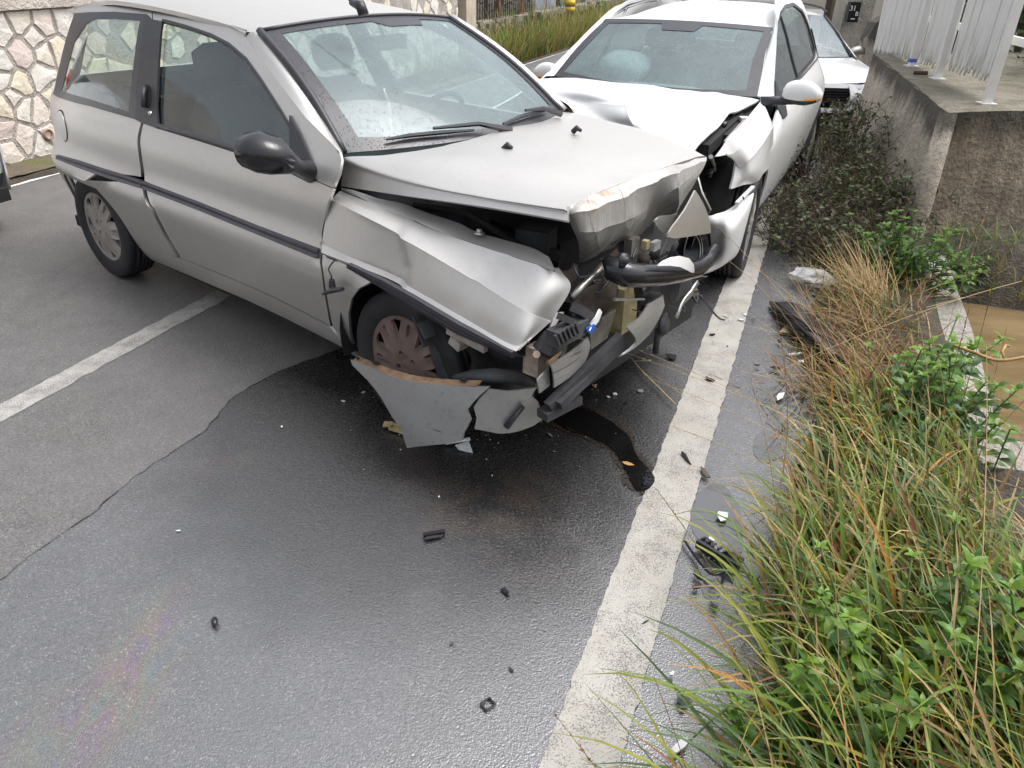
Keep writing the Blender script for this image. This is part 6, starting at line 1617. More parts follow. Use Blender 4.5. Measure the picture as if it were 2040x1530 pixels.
bx = WY(1699, 24, 12.12); nb_ = empty('number_box', bx, 0, 'small black box marked 31 B on the rough gate pier', 'number box')
b = MB(); b.box((0, .0, 0), (.155, .10, .26)); b.build('body', m_gloss, nb_)
def text(body, size, loc, parent, m):
    cu = bpy.data.curves.new('letters', 'FONT'); cu.body = body; cu.size = size; cu.extrude = .002; cu.align_x = 'CENTER'
    to = bpy.data.objects.new('letters', cu); me = bpy.data.meshes.new_from_object(to); bpy.data.objects.remove(to)
    me.materials.clear(); me.materials.append(m); o = bpy.data.objects.new('lettering', me); col.objects.link(o); o.parent = parent; o.location = loc; o.rotation_euler = (R(90), 0, 0); return o
text('31', .095, (-.028, -.052, .02), nb_, m_shard); text('B', .08, (.042, -.052, -.045), nb_, m_shard)
b = MB(); b.box((.0, -.051, -.085), (.06, .006, .012)); b.build('slot', m_shard, nb_)
a, c = WY(1712, 190, 10.9), WY(1792, 60, 10.9)
sw = empty('sloping_wall', Vector((a.x, 10.9, -.34)), 0, 'concrete wing wall with sloping top beside the white fence', 'wall')
pts = [(WY(*p, 10.9).x-a.x, WY(*p, 10.9).z+.34) for p in ((1722, 200), (1727, 80), (1745, 45), (1795, 20), (1830, 15), (1830, 200))]
b = MB(); b.prism(pts, .25, Matrix.Rotation(R(90), 4, 'X') @ Matrix.Translation((0, 0, -.25))); b.build('face', m_conc, sw)
kb = empty('entrance_step', gz(1672, 215, -.34), 0, 'low concrete step at the entrance behind the pale silver car', 'step')
b = MB(); b.box((.1, .5, .03), (1.5, .6, .14)); b.build('tread', m_conc_pale, kb)
hedge_m = [leaf_mat('hedge_leaf', (.03, .065, .015), (.07, .12, .03)), leaf_mat('hedge_leaf_dark', (.015, .03, .01), (.04, .06, .02))]
hl = ['dark green bush behind the gap in the white fence', 'bushy shrub behind the middle of the white fence', 'shrub rising behind the far end of the white fence', 'dense shrub at the right edge behind the fence rail']
for k, (px, py, y) in enumerate(((2030, 150, 7.3), (1900, 90, 9.2), (1800, 60, 10.6), (2100, 180, 6.6))):
    q = WY(px, py, y); tree(hl[k], Vector((q.x+.75, y, .55)), 1.7, .75, 70+k, hedge_m, .02, 2600, 'shrub', 'shrub', .03, 'shrubs behind the white fence')
# ================================================================== verge plants on the right
G = Grass(4)
left_az = math.atan2(-RN.y, -RN.x)
def groot(n, s, dz=-.02):
    p = road(n, s); p.z = terr(p)+dz; return p
for k in range(4200):
    n_ = G.r.uniform(.12, 1.15); s_ = G.r.uniform(-.1, 3.0)
    if n_ > .80 and s_ > 2.1: continue
    if n_ < .12+.10*max(0, min(1, 1.9-s_))+.16*max(0, s_-1.6)+.05*noise.noise(Vector((s_*3, 1, 1))): continue
    front = smooth(2.6, 1.2, s_) if False else max(0, min(1, (2.6-s_)/1.4))
    az = left_az+G.r.gauss(0, 1.0); L = G.r.uniform(.28, .62)*(.55+.55*front)
    dry = s_ > 1.9
    mi = G.r.choices(range(8), [3.6, 2.5, 3.2, 4.2, 2.3, 1.8, .6, .4] if not dry else [4, 2.5, 2, 3.2, 2.6, 1.1, .4, .3])[0]
    G.blade(groot(n_, s_), az, G.r.uniform(.1, .75), L, G.r.choice([.006, .009, .012, .015, .018]), G.r.uniform(.5, 2.2), mi, 7, G.r.uniform(-.8, .8), G.r.uniform(-.5, .5))
for k in range(700):       # litter of fallen, flattened blades
    n_ = G.r.uniform(.10, 1.0); s_ = G.r.uniform(-.1, 5.0)
    if n_ > .8 and s_ > 2.3: continue
    G.blade(groot(n_, s_, .01), G.r.uniform(0, 6.3), G.r.uniform(1.25, 1.5), G.r.uniform(.15, .4), .006, G.r.uniform(-.1, .3), G.r.choice([4, 5, 5, 4, 6, 2]), 4)
G.build('verge_grass', 'tall green and yellowing grass filling the near right verge', 'grass')
G = Grass(8)
for k in range(120):
    n_ = G.r.uniform(.12, 1.1); s_ = G.r.uniform(.6, 3.2)
    if n_ > .95 and s_ > 2.35: continue
    az = left_az+G.r.gauss(.1, 1.2)
    G.stalk(groot(n_, s_), az, G.r.uniform(.05, .7), G.r.uniform(.45, .9), .0016, G.r.uniform(.0, .7), G.r.choice([5, 4, 4, 0, 6, 4]), G.r.choice([0, 14, 24]), G.r.choice([4, 5, 6]))
G.build('seeding_grass', 'thin dry grass stalks with seed heads leaning over the verge', 'grass stalks')
G = Grass(12)
def clump(px, cnt, spread, az0, L, mis, z=0.0):
    c = gz(*px, z)
    for k in range(cnt):
        p = c+Vector((G.r.gauss(0, spread), G.r.gauss(0, spread), 0)); p.z = terr(p)-.01
        G.blade(p, az0+G.r.gauss(0, .55), G.r.uniform(.5, 1.25), G.r.uniform(.5, 1)*L, G.r.uniform(.003, .007), G.r.uniform(.1, .9), G.r.choice(mis), 7, G.r.uniform(-1, 1), G.r.uniform(-.6, .6))
clump((1745, 610), 150, .06, left_az-.5, .48, [4, 4, 5, 4])
clump((1720, 660), 110, .10, left_az+.5, .42, [4, 5, 5])
clump((1760, 760), 130, .12, left_az+.3, .40, [4, 5, 5, 6])
clump((1700, 800), 120, .12, left_az-.2, .35, [4, 5, 6])
for a, c, z0, z1 in (((1860, 980), (1250, 710), .05, .26), ((1780, 880), (1420, 450), .02, .42), ((1760, 940), (1265, 700), .03, .2), ((1700, 950), (1300, 760), .03, .16), ((1790, 800), (1480, 520), .05, .25), ((1930, 1530), (1962, 700), .3, .62), ((2036, 560), (1440, 800), .4, .1), ((1690, 1010), (1330, 850), .05, .1)):
    A, B_ = gz(*a, z0), gz(*c, z1); d = B_-A; L = d.length; az = math.atan2(d.y, d.x); til = math.acos(max(-1, min(1, d.z/L)))
    G.stalk(A, az, til-.12, L*1.01, .0021, .24, 4, 16, 4, 12)
for a, c, mi, w_ in (((1650, 830), (1642, 735), 7, .010), ((1720, 1130), (1360, 950), 6, .006), ((1760, 1190), (1500, 850), 6, .005), ((1900, 1290), (1560, 990), 1, .013), ((2040, 1060), (1580, 1010), 1, .014), ((1700, 1300), (1760, 940), 3, .011), ((1640, 1250), (1625, 1090), 7, .010), ((1950, 1210), (1820, 1040), 4, .009), ((1790, 820), (1690, 700), 4, .010), ((1950, 1330), (1720, 1150), 0, .014), ((1990, 1480), (1880, 1210), 1, .015), ((2030, 1350), (1700, 1260), 0, .014), ((1850, 1500), (1690, 1370), 0, .013), ((2020, 1500), (1760, 1440), 3, .013)):
    A, B_ = gz(*a, .12), gz(*c, .34 if mi != 6 else .2); d = B_-A; L = d.length
    G.blade(A, math.atan2(d.y, d.x), math.acos(max(-1, min(1, d.z/L)))-.25, L*1.03, w_, .5, mi, 9, .5)
G.build('straw_grass', 'bleached straw and broad bent blades lying over the verge edge', 'straw')

# ---- leafy weeds with separate leaves
lf_m = [leaf_mat('weed_leaf', (.06, .145, .018), (.105, .215, .032), .42, .35), leaf_mat('weed_leaf_young', (.13, .25, .025), (.20, .33, .04), .42, .4), leaf_mat('weed_leaf_dark', (.035, .10, .02), (.06, .14, .03), .42, .3)]
m_stem = simple('weed_stem', (.11, .16, .05), .6, 0, .3, 20)
def leaf_mesh(i):
    V, F = [], []; N = 6
    for k in range(N+1):
        t = k/N; w_ = .25*math.sin(math.pi*min(1, t**.75))*(1-.25*t)*(1+.12*(-1)**k*(0 < k < N)); z = .10*math.sin(t*math.pi)-.18*t*t
        V += [(t, -w_, z+.10*w_), (t, 0, z-.03), (t, w_, z+.10*w_)]
    for k in range(N): F += [(k*3, k*3+1, k*3+4, k*3+3), (k*3+1, k*3+2, k*3+5, k*3+4)]
    me = bpy.data.meshes.new('leaf'); me.from_pydata(V, [], F); me.materials.append(lf_m[i]); me.polygons.foreach_set('use_smooth', [True]*len(F)); return me
LM = [leaf_mesh(i) for i in range(3)]
def weed(label, px, z, h, n_st, seed, size, mix, spread=.06, maxl=150):
    r = random.Random(seed); base = gz(*px, z); t = empty('leafy_weed', base, 0, label, 'weed', 'leafy weeds on the right verge'); cnt = 0
    for sidx in range(n_st):
        a = r.uniform(0, 6.3); b0 = Vector((r.gauss(0, spread), r.gauss(0, spread), -.02)); e = b0+Vector((math.cos(a)*h*r.uniform(.1, .55), math.sin(a)*h*r.uniform(.1, .55), h*r.uniform(.65, 1)))
        pts = curve2([b0, b0.lerp(e, .5)+Vector((0, 0, .06*h)), e], 4)
        b = MB(); b.tube(pts, [.0028]*len(pts), 5); b.build('stem', m_stem, t, True)
        nd = max(3, int(h/(size*.62))); rot = r.uniform(0, 3)
        for k in range(nd):
            f = .25+.75*k/(nd-1); i = min(len(pts)-2, int(f*(len(pts)-1))); p = pts[i].lerp(pts[i+1], f*(len(pts)-1)-i); rot += 1.57
            for sd in (0, math.pi):
                if cnt >= maxl: break
                o = bpy.data.objects.new('leaf', LM[r.choices([0, 1, 2], mix if f < .85 else [2, 3, .5])[0]]); col.objects.link(o); o.parent = t
                L = size*(.6+.6*math.sin(math.pi*min(1, f*.9)))*r.uniform(.75, 1.2); o.location = p; o.scale = (L, L, L); o.rotation_euler = (r.uniform(-.3, .3), r.uniform(-.45, .35)-(.5 if f > .9 else 0), rot+sd+r.uniform(-.3, .3)); cnt += 1
        for sd in range(4):
            o = bpy.data.objects.new('leaf', LM[1]); col.objects.link(o); o.parent = t; o.location = e; L = size*.5; o.scale = (L, L, L); o.rotation_euler = (0, -.5, sd*1.57+rot)
    return t
weed('bright leafy weed clump against the foot of the concrete wall end', (1790, 570), -.05, .46, 13, 1, .070, [4, 1.5, 2], .10)
weed('leafy weed left of the wall corner, half in the brambles', (1735, 545), -.03, .36, 11, 2, .062, [3, 1, 3], .08)
weed('low weed hugging the culvert rim under the wall', (1838, 600), -.1, .34, 10, 3, .070, [3, .6, 4], .07)
weed('small weed sprouting at the base of the end wall', (1890, 590), -.28, .30, 7, 4, .05, [3, 1, 1], .09)
weed('tall leafy weed leaning over the culvert slab corner', (1850, 800), -.05, .40, 11, 5, .068, [3, 1.6, 2], .09)
weed('dense weed with pointed leaves between straw and muddy water', (1800, 850), -.02, .34, 11, 6, .066, [3, 1, 2], .09)
weed('weed below the culvert slab among tall grass', (1880, 930), -.05, .34, 9, 7, .06, [3, .5, 3], .08)
weed('bright young weed in the grass at the bottom of the verge', (1640, 1440), .05, .36, 8, 8, .055, [3, 4, 0], .05)
weed('yellow green weed in the grass beside the bottom one', (1760, 1400), .05, .42, 8, 9, .055, [3, 3, 0], .05)
weed('broad leafed weed at the lower right corner', (1920, 1330), .05, .46, 8, 10, .06, [4, 2, 1], .06)
weed('weed at the very bottom edge of the verge', (1600, 1540), .05, .30, 8, 11, .05, [3, 3, 0], .05)
weed('green plant at the foot of the wing wall beside the mirror', (1738, 190), -.25, .62, 8, 12, .10, [3, 1, 3], .12)
# ---- brambles between the white car and the wall
m_twig = simple('dark_twig', (.07, .045, .032), .8, 0, .4, 30)
br_m = [leaf_mat('bramble_leaf', (.045, .075, .02), (.09, .12, .035)), leaf_mat('bramble_leaf_brown', (.06, .05, .028), (.10, .085, .045)), leaf_mat('bramble_leaf_green', (.07, .13, .03), (.12, .18, .05))]
bl = ['bare thorny bramble arching over the white car sill', 'brown bramble tangle by the front wheel of the white car', 'green leaved bramble under the wall corner', 'bramble mound half way along the wall foot', 'dark bramble thicket nearest the straw clump', 'bramble by the rear door of the white car', 'bramble at the far end of the wall foot', 'low bramble between the wheel and the weeds']
for k, (px, h, rd_, nl0, mx) in enumerate((((1600, 420), .62, .50, 260, [2, 3, .5]), ((1590, 480), .38, .34, 320, [2, 3, .3]), ((1760, 440), .48, .42, 620, [3, 2, 2]), ((1720, 360), .62, .50, 700, [3, 2, 2]), ((1650, 520), .34, .34, 420, [2, 3, .8]), ((1660, 340), .70, .50, 420, [2, 3, 1]), ((1715, 280), .60, .55, 600, [3, 2, 1]), ((1660, 440), .42, .42, 520, [2, 4, .6]))):
    nl = int(nl0*1.25); r = random.Random(100+k); base = gz(*px, 0); base.z = terr(base); t = empty('bramble', base, 0, bl[k], 'bramble', 'brambles between the white car and the wall')
    b = MB(); V, F, Mi = [], [], []
    for j in range(64):
        a = r.uniform(0, 6.3); p0 = Vector((r.gauss(0, rd_*.45), r.gauss(0, rd_*.45), -.03)); e = p0+Vector((math.cos(a)*rd_*r.uniform(.4, 1.2), math.sin(a)*rd_*r.uniform(.4, 1.2), h*r.uniform(.0, .8))); m_ = p0.lerp(e, .55)+Vector((r.gauss(0, .06), r.gauss(0, .06), h*r.uniform(.2, .55)))
        pts = curve2([p0, m_, e], 5); b.tube(pts, [.0032*(1-.07*i) for i in range(len(pts))], 4, False)
        for q in range(3):
            i = r.randrange(3, len(pts)); dd = Vector((r.gauss(0, .08), r.gauss(0, .08), r.gauss(.03, .06))); b.tube([pts[i], pts[i]+dd*.6, pts[i]+dd+Vector((0, 0, -.02))], [.0016, .0012, .0008], 3, False)
        for q in range(nl//34):
            i = r.randrange(2, len(pts)); c = pts[i]+Vector((r.gauss(0, .022), r.gauss(0, .022), r.gauss(0, .018)))
            d = Vector((r.gauss(0, 1), r.gauss(0, 1), r.gauss(0, .6))).normalized(); s = d.cross(Vector((r.gauss(0, .5), r.gauss(0, .5), 1))).normalized(); L = r.uniform(.010, .026)
            n0 = len(V); V += [c-d*L, c+s*L*.55, c+d*L, c-s*L*.55]; F.append((n0, n0+1, n0+2, n0+3)); Mi.append(r.choices([0, 1, 2], mx)[0])
    o = b.build('twigs', m_twig, t, True); o['kind'] = 'stuff'
    o = link('foliage', V, F, None, t, False, br_m, Mi); o['kind'] = 'stuff'
G = Grass(31)
for k in range(2600):
    n_ = G.r.uniform(.10, .75); s_ = G.r.uniform(3.0, 9.5); p = groot(n_, s_, .0)
    if n_ > .72-.05*(s_-4): continue
    G.blade(p, G.r.uniform(0, 6.3), G.r.uniform(.3, 1.4), G.r.uniform(.08, .28), .006, G.r.uniform(0, 1), G.r.choice([5, 2, 2, 5, 6, 0, 4]), 3)
for k in range(420):
    p = road(G.r.uniform(.95, 2.2), G.r.uniform(5.25, 5.75)); p.z = terr(p)
    if p.z < -.29: continue
    G.blade(p, G.r.uniform(0, 6.3), G.r.uniform(.2, 1.2), G.r.uniform(.06, .2), .008, G.r.uniform(.2, 1.4), G.r.choice([0, 0, 2, 1, 5, 3]), 3)
G.build('undergrowth', 'short dead grass and litter under the brambles by the wall', 'grass')
# ================================================================== debris on the road
dr_ = random.Random(77)
def shard(name, label, cat, px, size, m, seed=0, z=.012, asp=.5, th=.006, curl=.15, rot=None, lift=.0, npt=5, group=None):
    """an irregular broken plate, slightly curled, lying where the photo shows it"""
    r = random.Random(seed+hash(px) % 1000 if False else seed*31+px[0]+px[1]); g = gz(*px, z)
    pts = []
    for k in range(npt):
        a = 2*math.pi*k/npt+r.uniform(-.4, .4); q_ = r.uniform(.45, 1.15); pts.append((size*.5*math.cos(a)*q_, size*.5*asp*math.sin(a)*q_))
    o = sheet(name, pts, lambda x, y: Vector((x, y, lift+curl*x*x/size+curl*.6*y*y/size)), m, None, (0, 0, 1), max(size*.22, .008), [], th, False)
    o.location = g+Vector((0, 0, th)); o.rotation_euler = (r.uniform(-.12, .12), r.uniform(-.12, .12), rot if rot is not None else r.uniform(0, 6.3))
    return tag(o, label, cat, group)
m_tan = simple('tan_plastic', (.42, .33, .18), .5, 0, .35, 40, .3, 90)
m_clear = simple('frosted_clear_plastic', (.62, .64, .64), .15, 0, .2, 30)
m_leaf = simple('fallen_leaf', (.42, .22, .07), .7, 0, .3, 40)
m_grey = simple('grey_plastic', (.17, .17, .18), .5, 0, .3, 20)
# U-shaped tan clip
t = empty('plastic_clip', gz(790, 858, .012), R(-30), 'tan plastic channel clip lying in front of the torn silver bumper', 'clip')
b = MB(); b.box((.02, 0, .006), (.10, .026, .004)); b.box((.02, .012, .014), (.10, .004, .018)); b.box((.02, -.012, .011), (.09, .004, .012), Matrix.Rotation(.1, 3, 'Z')); b.build('channel', m_tan, t)
b = MB(); b.box((-.045, .004, .012), (.035, .034, .006), Matrix.Rotation(.5, 3, 'Z')); b.build('tab', m_tan, t)
t = empty('lamp_fragment', gz(914, 888, .012), R(12), 'clear and white broken lamp fragment under the bumper edge', 'fragment')
b = MB(); b.tube([(-.05, .012, .012), (.045, .018, .014)], [.012, .009], 8, True, .6); b.build('tube', m_shard, t, True)
b = MB(); b.prism([(-.015, -.005), (.04, .01), (.045, -.055), (.02, -.045), (-.005, -.03)], .004, Matrix.Translation((0, 0, .006)) @ Matrix.Rotation(.15, 4, 'X')); b.build('lens', m_clear, t)
t = empty('black_trim_piece', gz(865, 1072, .012), R(8), 'folded black trim piece on the wet asphalt left of centre', 'fragment')
b = MB(); b.box((.0, .012, .008), (.07, .014, .012), Matrix.Rotation(.15, 3, 'Z')); b.build('rib', m_gloss, t)
b = MB(); b.prism([(-.035, -.012), (.02, -.004), (.028, .006), (-.02, .004)], .005, Matrix.Translation((0, 0, .003))); b.build('flap', m_trim, t)
t = empty('square_ring', gz(972, 1405, .010), R(40), 'small hollow black square ring on the near asphalt', 'fragment')
b = MB()
for a, c in (((-.014, -.012), (.014, -.012)), ((.014, -.012), (.014, .012)), ((.014, .012), (-.014, .012)), ((-.014, .012), (-.014, -.012))): b.bar((*a, .004), (*c, .004), .004, .006)
b.build('ring', m_gloss, t)
g = gz(428, 1242, .012); b = MB(); b.tube([g+Vector((-.006, .014, .006)), g+Vector((-.002, .006, .008)), g+Vector((.003, -.006, .008)), g+Vector((.006, -.015, .006))], [.005, .009, .009, .005], 8); tag(b.build('black_plug', m_gloss, None, True), 'small black plug on the grey asphalt at lower left', 'plug')
S_ = [('black wedge shard on the wet asphalt below the oil stain', (1006, 1178), .045, m_gloss, .45), ('brown pebble on the wet asphalt near the lower middle', (900, 1283), .02, m_rust, .6), ('tiny black bent sliver near the bottom middle', (1018, 1335), .028, m_gloss, .35),
      ('white chip on the asphalt under the silver car door', (562, 850), .022, m_shard, .6), ('narrow white chip on the grey asphalt left', (356, 1058), .018, m_shard, .35), ('pale chip beside the torn bumper tip', (724, 782), .02, m_shard, .6), ('pale flat chip left of the bumper tip', (685, 800), .026, m_clear, .5), ('grey white chip below the oil sheen band', (875, 990), .012, m_shard, .8),
      ('clear lens chip right of the crushed nose', (1225, 786), .032, m_clear, .7), ('second clear lens chip by the crushed nose', (1212, 791), .022, m_clear, .7), ('amber hooked lens piece in front of the bumper bar', (1185, 770), .042, m_tan, .6), ('dark grey plate under the crushed nose by the line', (1276, 781), .05, m_grey, .6), ('small black square under the crushed nose', (1246, 803), .03, m_gloss, .7),
      ('long dark sliver beside the oil puddle', (1135, 857), .09, m_gloss, .14), ('thin grey twist below the bumper', (1096, 868), .06, m_grey, .15), ('round black cap near the edge line', (1340, 714), .07, m_black, .7),
      ('thin white rod lying across the edge line', (1446, 631), .085, m_shard, .08), ('white shard at the right edge of the line', (1484, 628), .035, m_shard, .5), ('grey shard beside the white one at the line', (1477, 638), .035, m_clear, .6), ('thin grey curl right of the line', (1502, 633), .045, m_grey, .3), ('black chip on the edge line under the wheel', (1420, 667), .035, m_black, .5), ('dark crushed chip in the middle of the edge line', (1416, 757), .05, m_black, .6), ('tiny dark chip at the right border of the line', (1449, 690), .018, m_black, .6),
      ('torn beige sheet at the foot of the straw', (1578, 660), .15, m_tan, .7), ('cream curved shell in the puddle by the verge', (1600, 722), .08, m_shard, .5), ('white curled strip standing beside the cream shell', (1584, 706), .08, m_shard, .25), ('crumpled white piece in the bright puddle', (1553, 791), .085, m_shard, .6), ('dark clod in the puddle right of the line', (1546, 735), .05, m_black, .6), ('flat dark scrap on the shoulder', (1508, 728), .035, m_black, .4), ('dark scrap on the shoulder higher up', (1552, 682), .04, m_black, .4),
      ('white triangular shard in the wet gutter', (1440, 1030), .06, m_shard, .8), ('cream bracket beside the black grille', (1420, 1077), .065, m_shard, .45), ('grey flat stone in the gutter', (1422, 1200), .06, m_grey, .5), ('pale oval chip right of the line', (1338, 1343), .036, m_clear, .45), ('black slab with a fold in the near gutter', (1364, 1392), .07, m_gloss, .8), ('white shard with brown end in the near gutter', (1360, 1482), .095, m_shard, .45),
      ('bent black strip on the edge line', (1366, 912), .10, m_black, .25), ('dark twisted scrap at the line and puddle', (1405, 945), .08, m_rust, .3), ('black splinter on the line', (1286, 1240), .05, m_gloss, .12), ('white chip half hidden in the weeds', (1752, 692), .06, m_shard, .8), ('clear crumpled fragment behind the wheel', (1610, 560), .06, m_clear, .8), ('small black scrap between line and gutter', (1392, 1150), .05, m_black, .4), ('dark mud flake beside the near line', (1385, 1170), .04, m_rust, .5)]
for k, (lb, px, sz, m, asp) in enumerate(S_): shard('broken_shard', lb, 'fragment', px, sz, m, k, .016 if px[0] > 1300 else .011, asp, .003 if sz < .03 else .005, dr_.uniform(.05, .35), group='broken pieces scattered on the road')
# fine crumbs of glass and plastic nobody would count
V, F, Mi = [], [], []
for k in range(240):
    if k < 130: px = (dr_.gauss(1000, 170), dr_.gauss(800, 80))
    else: px = (dr_.gauss(1510, 55), dr_.gauss(680, 130))
    g = gz(*px, .012); a = dr_.uniform(0, 6.3); L = dr_.uniform(.0015, .004)
    n = len(V)
    for q in range(3): V.append(g+Vector((L*math.cos(a+q*2.1+dr_.uniform(-.4, .4)), L*math.sin(a+q*2.1), dr_.uniform(0, .003))))
    V.append(g+Vector((0, 0, .004))); F += [(n, n+1, n+3), (n+1, n+2, n+3), (n+2, n, n+3)]; Mi += [dr_.choice([0, 0, 1, 2])]*3
o = link('glass_crumbs', V, F, None, None, False, [m_clear, m_shard, m_black], Mi); tag(o, 'crumbs of glass and plastic scattered round the crashed noses', 'crumbs', kind='stuff')
g = gz(1250, 925, .014); o = sheet('dead_leaf', [(-.022, 0), (-.008, .010), (.012, .009), (.026, .002), (.01, -.008), (-.01, -.009)], lambda x, y: Vector((x, y, .004+6*y*y+2*x*x)), m_leaf, None, (0, 0, 1), .008, [], .001); o.location = g; o.rotation_euler = (0, 0, -.5)
tag(o, 'orange dead leaf on the edge of the dark oil trail', 'leaf')
# black radiator shroud thrown into the verge
t = empty('radiator_panel', gz(1612, 655, .03), 0, 'black ribbed radiator panel thrown on the verge beside the straw', 'car part')
def tz(px, z): return gz(*px, z)-t.location
gpatch('panel', [[tz((1532, 600), .03), tz((1590, 605), .07), tz((1650, 650), .08), tz((1690, 690), .06)], [tz((1548, 622), .04), tz((1588, 640), .09), tz((1640, 685), .10), tz((1680, 712), .06)], [tz((1560, 640), .02), tz((1585, 668), .05), tz((1625, 705), .05), tz((1655, 728), .02)]], m_gloss, t, (0, 0, 1), 5, .02, lambda p, u, v: p+Vector((0, 0, .006*nz(p, 14))))
for k in range(5):
    a, c = (1548+10*k, 604+13*k*.3), (1668+4*k, 692+8*k); b = MB(); b.tube([tz(a, .085-.004*k), tz(((a[0]+c[0])/2, (a[1]+c[1])/2), .115-.008*k), tz(c, .085-.008*k)], .006, 6); b.build('rib', m_trim, t, True)
t = empty('black_grille', gz(1430, 1108, .02), 0, 'broken black grille strip lying in the wet gutter by the grass', 'car part')
def tz2(px, z): return gz(*px, z)-t.location
b = MB(); b.bar(tz2((1388, 1082), .03), tz2((1470, 1132), .03), .012, .03); b.bar(tz2((1400, 1076), .02), tz2((1478, 1120), .02), .03, .012); b.build('slats', m_gloss, t)
for k in range(7): b = MB(); b.bar(tz2((1396+11*k, 1080+6.5*k), .034), tz2((1404+11*k, 1076+6.5*k), .034), .006, .03); b.build('rib', m_trim, t)
b = MB(); b.tube(curve2([tz2((1362, 1074), .02), tz2((1385, 1108), .02), tz2((1415, 1142), .03), tz2((1440, 1140), .03), tz2((1445, 1132), .02)], 5), .005, 6); b.build('seal_strip', m_gloss, t, True)
b = MB(); b.prism([(-.03, -.02), (.035, -.015), (.03, .02), (-.025, .025)], .004, Matrix.Translation(tz2((1440, 1092), .04)) @ Matrix.Rotation(.2, 4, 'X')); b.build('mesh_patch', m_grey, t)
# crumpled clear bag in the straw, red stick, muddy clods, twig
def bag_mat():
    t = NT('clear_film'); o = t.coord(); tr = t.n('ShaderNodeBsdfTransparent'); mx = t.n('ShaderNodeMixShader'); sh = t.bsdf(Base_Color=(.6, .62, .64), Roughness=.12, Normal=t.bump(t.noise(o, 30, 4), .8, .02)); mx.inputs[0].default_value = .55; t.put(mx.inputs[1], tr.outputs[0]); t.put(mx.inputs[2], sh); return t.done(mx.outputs[0])
g = gz(1622, 553, .05); bm = bmesh.new(); bmesh.ops.create_icosphere(bm, subdivisions=3, radius=.1)
for v in bm.verts: v.co = Vector((v.co.x*1.2, v.co.y*.8, v.co.z*.45))*(1+.5*nz(v.co, 11)+.3*nz(v.co, 27))
me = bpy.data.meshes.new('plastic_bag'); bm.to_mesh(me); bm.free(); me.materials.append(bag_mat()); o = bpy.data.objects.new('plastic_bag', me); o.location = g; col.objects.link(o); tag(o, 'crumpled clear plastic film caught under the straw clump', 'plastic film')
b = MB(); b.tube([gz(1664, 746, .03), gz(1695, 740, .035)], .006, 6); tag(b.build('red_stick', simple('red_plastic', (.42, .03, .02), .4), None, True), 'short red plastic stick at the edge of the straw', 'stick')
b = MB(); b.tube(curve2([gz(1900, 688, .30), gz(1940, 702, .32), gz(1990, 718, .33), gz(2060, 708, .36)], 5), .006, 6); b.tube([gz(2002, 716, .33), gz(1996, 700, .35), gz(2004, 688, .36), gz(2012, 690, .36)], [.004, .005, .006, .004], 5)
tag(b.build('dry_twig', simple('ochre_twig', (.38, .22, .08), .7, 0, .3, 30), None, True), 'bent ochre twig reaching over the muddy water', 'twig')
b = MB(); b.tube(curve2([gz(1252, 706, .03), gz(1275, 735, .03), gz(1310, 770, .03), gz(1345, 805, .03)], 5), .003, 5); b.tube([gz(1264, 720, .03), gz(1298, 717, .04)], .002, 4); b.tube([gz(1278, 730, .03), gz(1330, 765, .05), gz(1365, 790, .06)], .0016, 4)
tag(b.build('dry_twig', m_tan, None, True), 'thin forked dry twig in front of the crushed nose', 'twig')
# dark oil running from the wreck to the edge line
op = curve2([gz(*p, .014) for p in ((1100, 826), (1160, 812), (1215, 838), (1252, 870), (1268, 905), (1300, 945), (1296, 972), (1272, 975), (1252, 950), (1240, 920), (1215, 890), (1170, 868), (1120, 850))], 5, True)
m_oil = NT('black_oil'); pz = m_oil.pos(); m_oil = m_oil.done(m_oil.bsdf(Base_Color=(.005, .005, .005), Roughness=.06, IOR=1.5, Normal=m_oil.bump(m_oil.noise(pz, 30, 3), .12, .01)))
o = sheet('oil_puddle', [(q.x+.008*noise.noise(Vector((q.x*30, q.y*30, 0))), q.y+.008*noise.noise(Vector((q.x*30, q.y*30, 5)))) for q in op], lambda x, y: (x, y, .0145), m_oil, None, (0, 0, 1), .05, [], .002, True)
tag(o, 'black glossy oil trail running from the wreck to the edge line', 'oil puddle')
oc = sum(op, Vector((0, 0, 0)))/len(op); tq = NT('oil_soaked_asphalt'); pz = tq.pos(); tt = tq.n('ShaderNodeBsdfTransparent'); mx = tq.n('ShaderNodeMixShader')
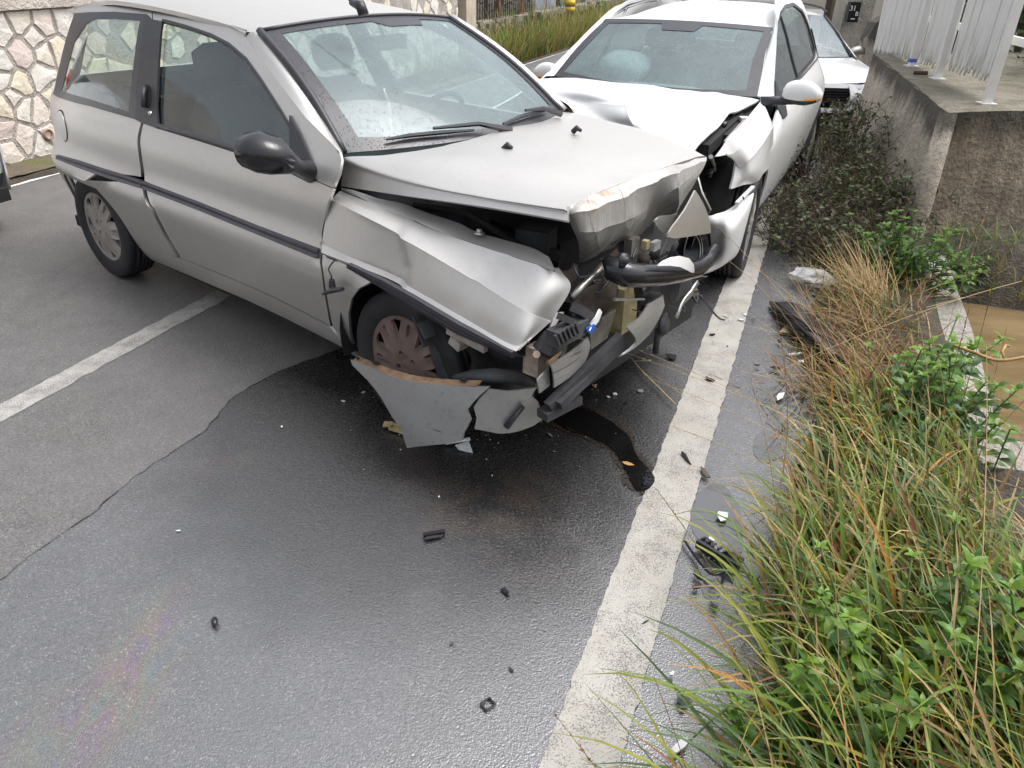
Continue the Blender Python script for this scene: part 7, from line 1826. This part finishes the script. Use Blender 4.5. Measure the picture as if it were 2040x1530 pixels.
tq.put(mx.inputs[0], tq.ramp(tq.noise(pz, 55, 5, .65), [(.38, .15), (.58, .95)])); tq.put(mx.inputs[1], tt.outputs[0]); tq.put(mx.inputs[2], tq.bsdf(Base_Color=(.028, .018, .012), Roughness=.4, Normal=tq.bump(tq.noise(pz, 120, 3), .6, .006)))
nrm_ = []
for k, q in enumerate(op):
    d_ = (op[(k+1) % len(op)]-op[k-1]); e_ = Vector((d_.y, -d_.x, 0)).normalized(); e_ = e_ if e_.dot(q-oc) > 0 or True else -e_
    nrm_.append(e_)
sg_ = 1 if sum(a.cross(c).z for a, c in zip([q-oc for q in op], [q-oc for q in op[1:]+op[:1]])) > 0 else -1
fr_ = [(q.x+sg_*e_.x*(.022+.02*noise.noise(Vector((q.x*16, q.y*16, 9)))), q.y+sg_*e_.y*(.022+.02*noise.noise(Vector((q.x*16, q.y*16, 9))))) for q, e_ in zip(op, nrm_)]
sheet('soaked_edge', fr_, lambda x, y: (x, y, .0118), tq.done(mx.outputs[0]), o, (0, 0, 1), .05, [], 0, True)
# standing water in the gutter
m_pud = NT('puddle_water'); pz = m_pud.pos()
m_pud = m_pud.done(m_pud.bsdf(Base_Color=(.06, .06, .064), Roughness=.06, IOR=2.0, Normal=m_pud.bump(m_pud.noise(pz, 14, 3), .08, .01)))
for k, (pts, lb) in enumerate((([(1500, 740), (1545, 730), (1590, 745), (1625, 790), (1620, 850), (1570, 900), (1520, 920), (1500, 880), (1530, 830), (1505, 790)], 'bright shallow puddle on the shoulder beside the straw'), ([(1385, 985), (1430, 960), (1470, 1000), (1480, 1070), (1460, 1160), (1420, 1190), (1392, 1160), (1400, 1100), (1378, 1040)], 'shallow puddle in the gutter under the broken grille'))):
    op = curve2([gz(*p, .010) for p in pts], 4, True)
    o = sheet('puddle', [(q.x+.012*noise.noise(Vector((q.x*18, q.y*18, k))), q.y+.012*noise.noise(Vector((q.x*18, q.y*18, 5+k)))) for q in op], lambda x, y: (x, y, .0046), m_pud, None, (0, 0, 1), .06, [], 0, True)
    tag(o, lb, 'puddle', 'puddles on the shoulder')
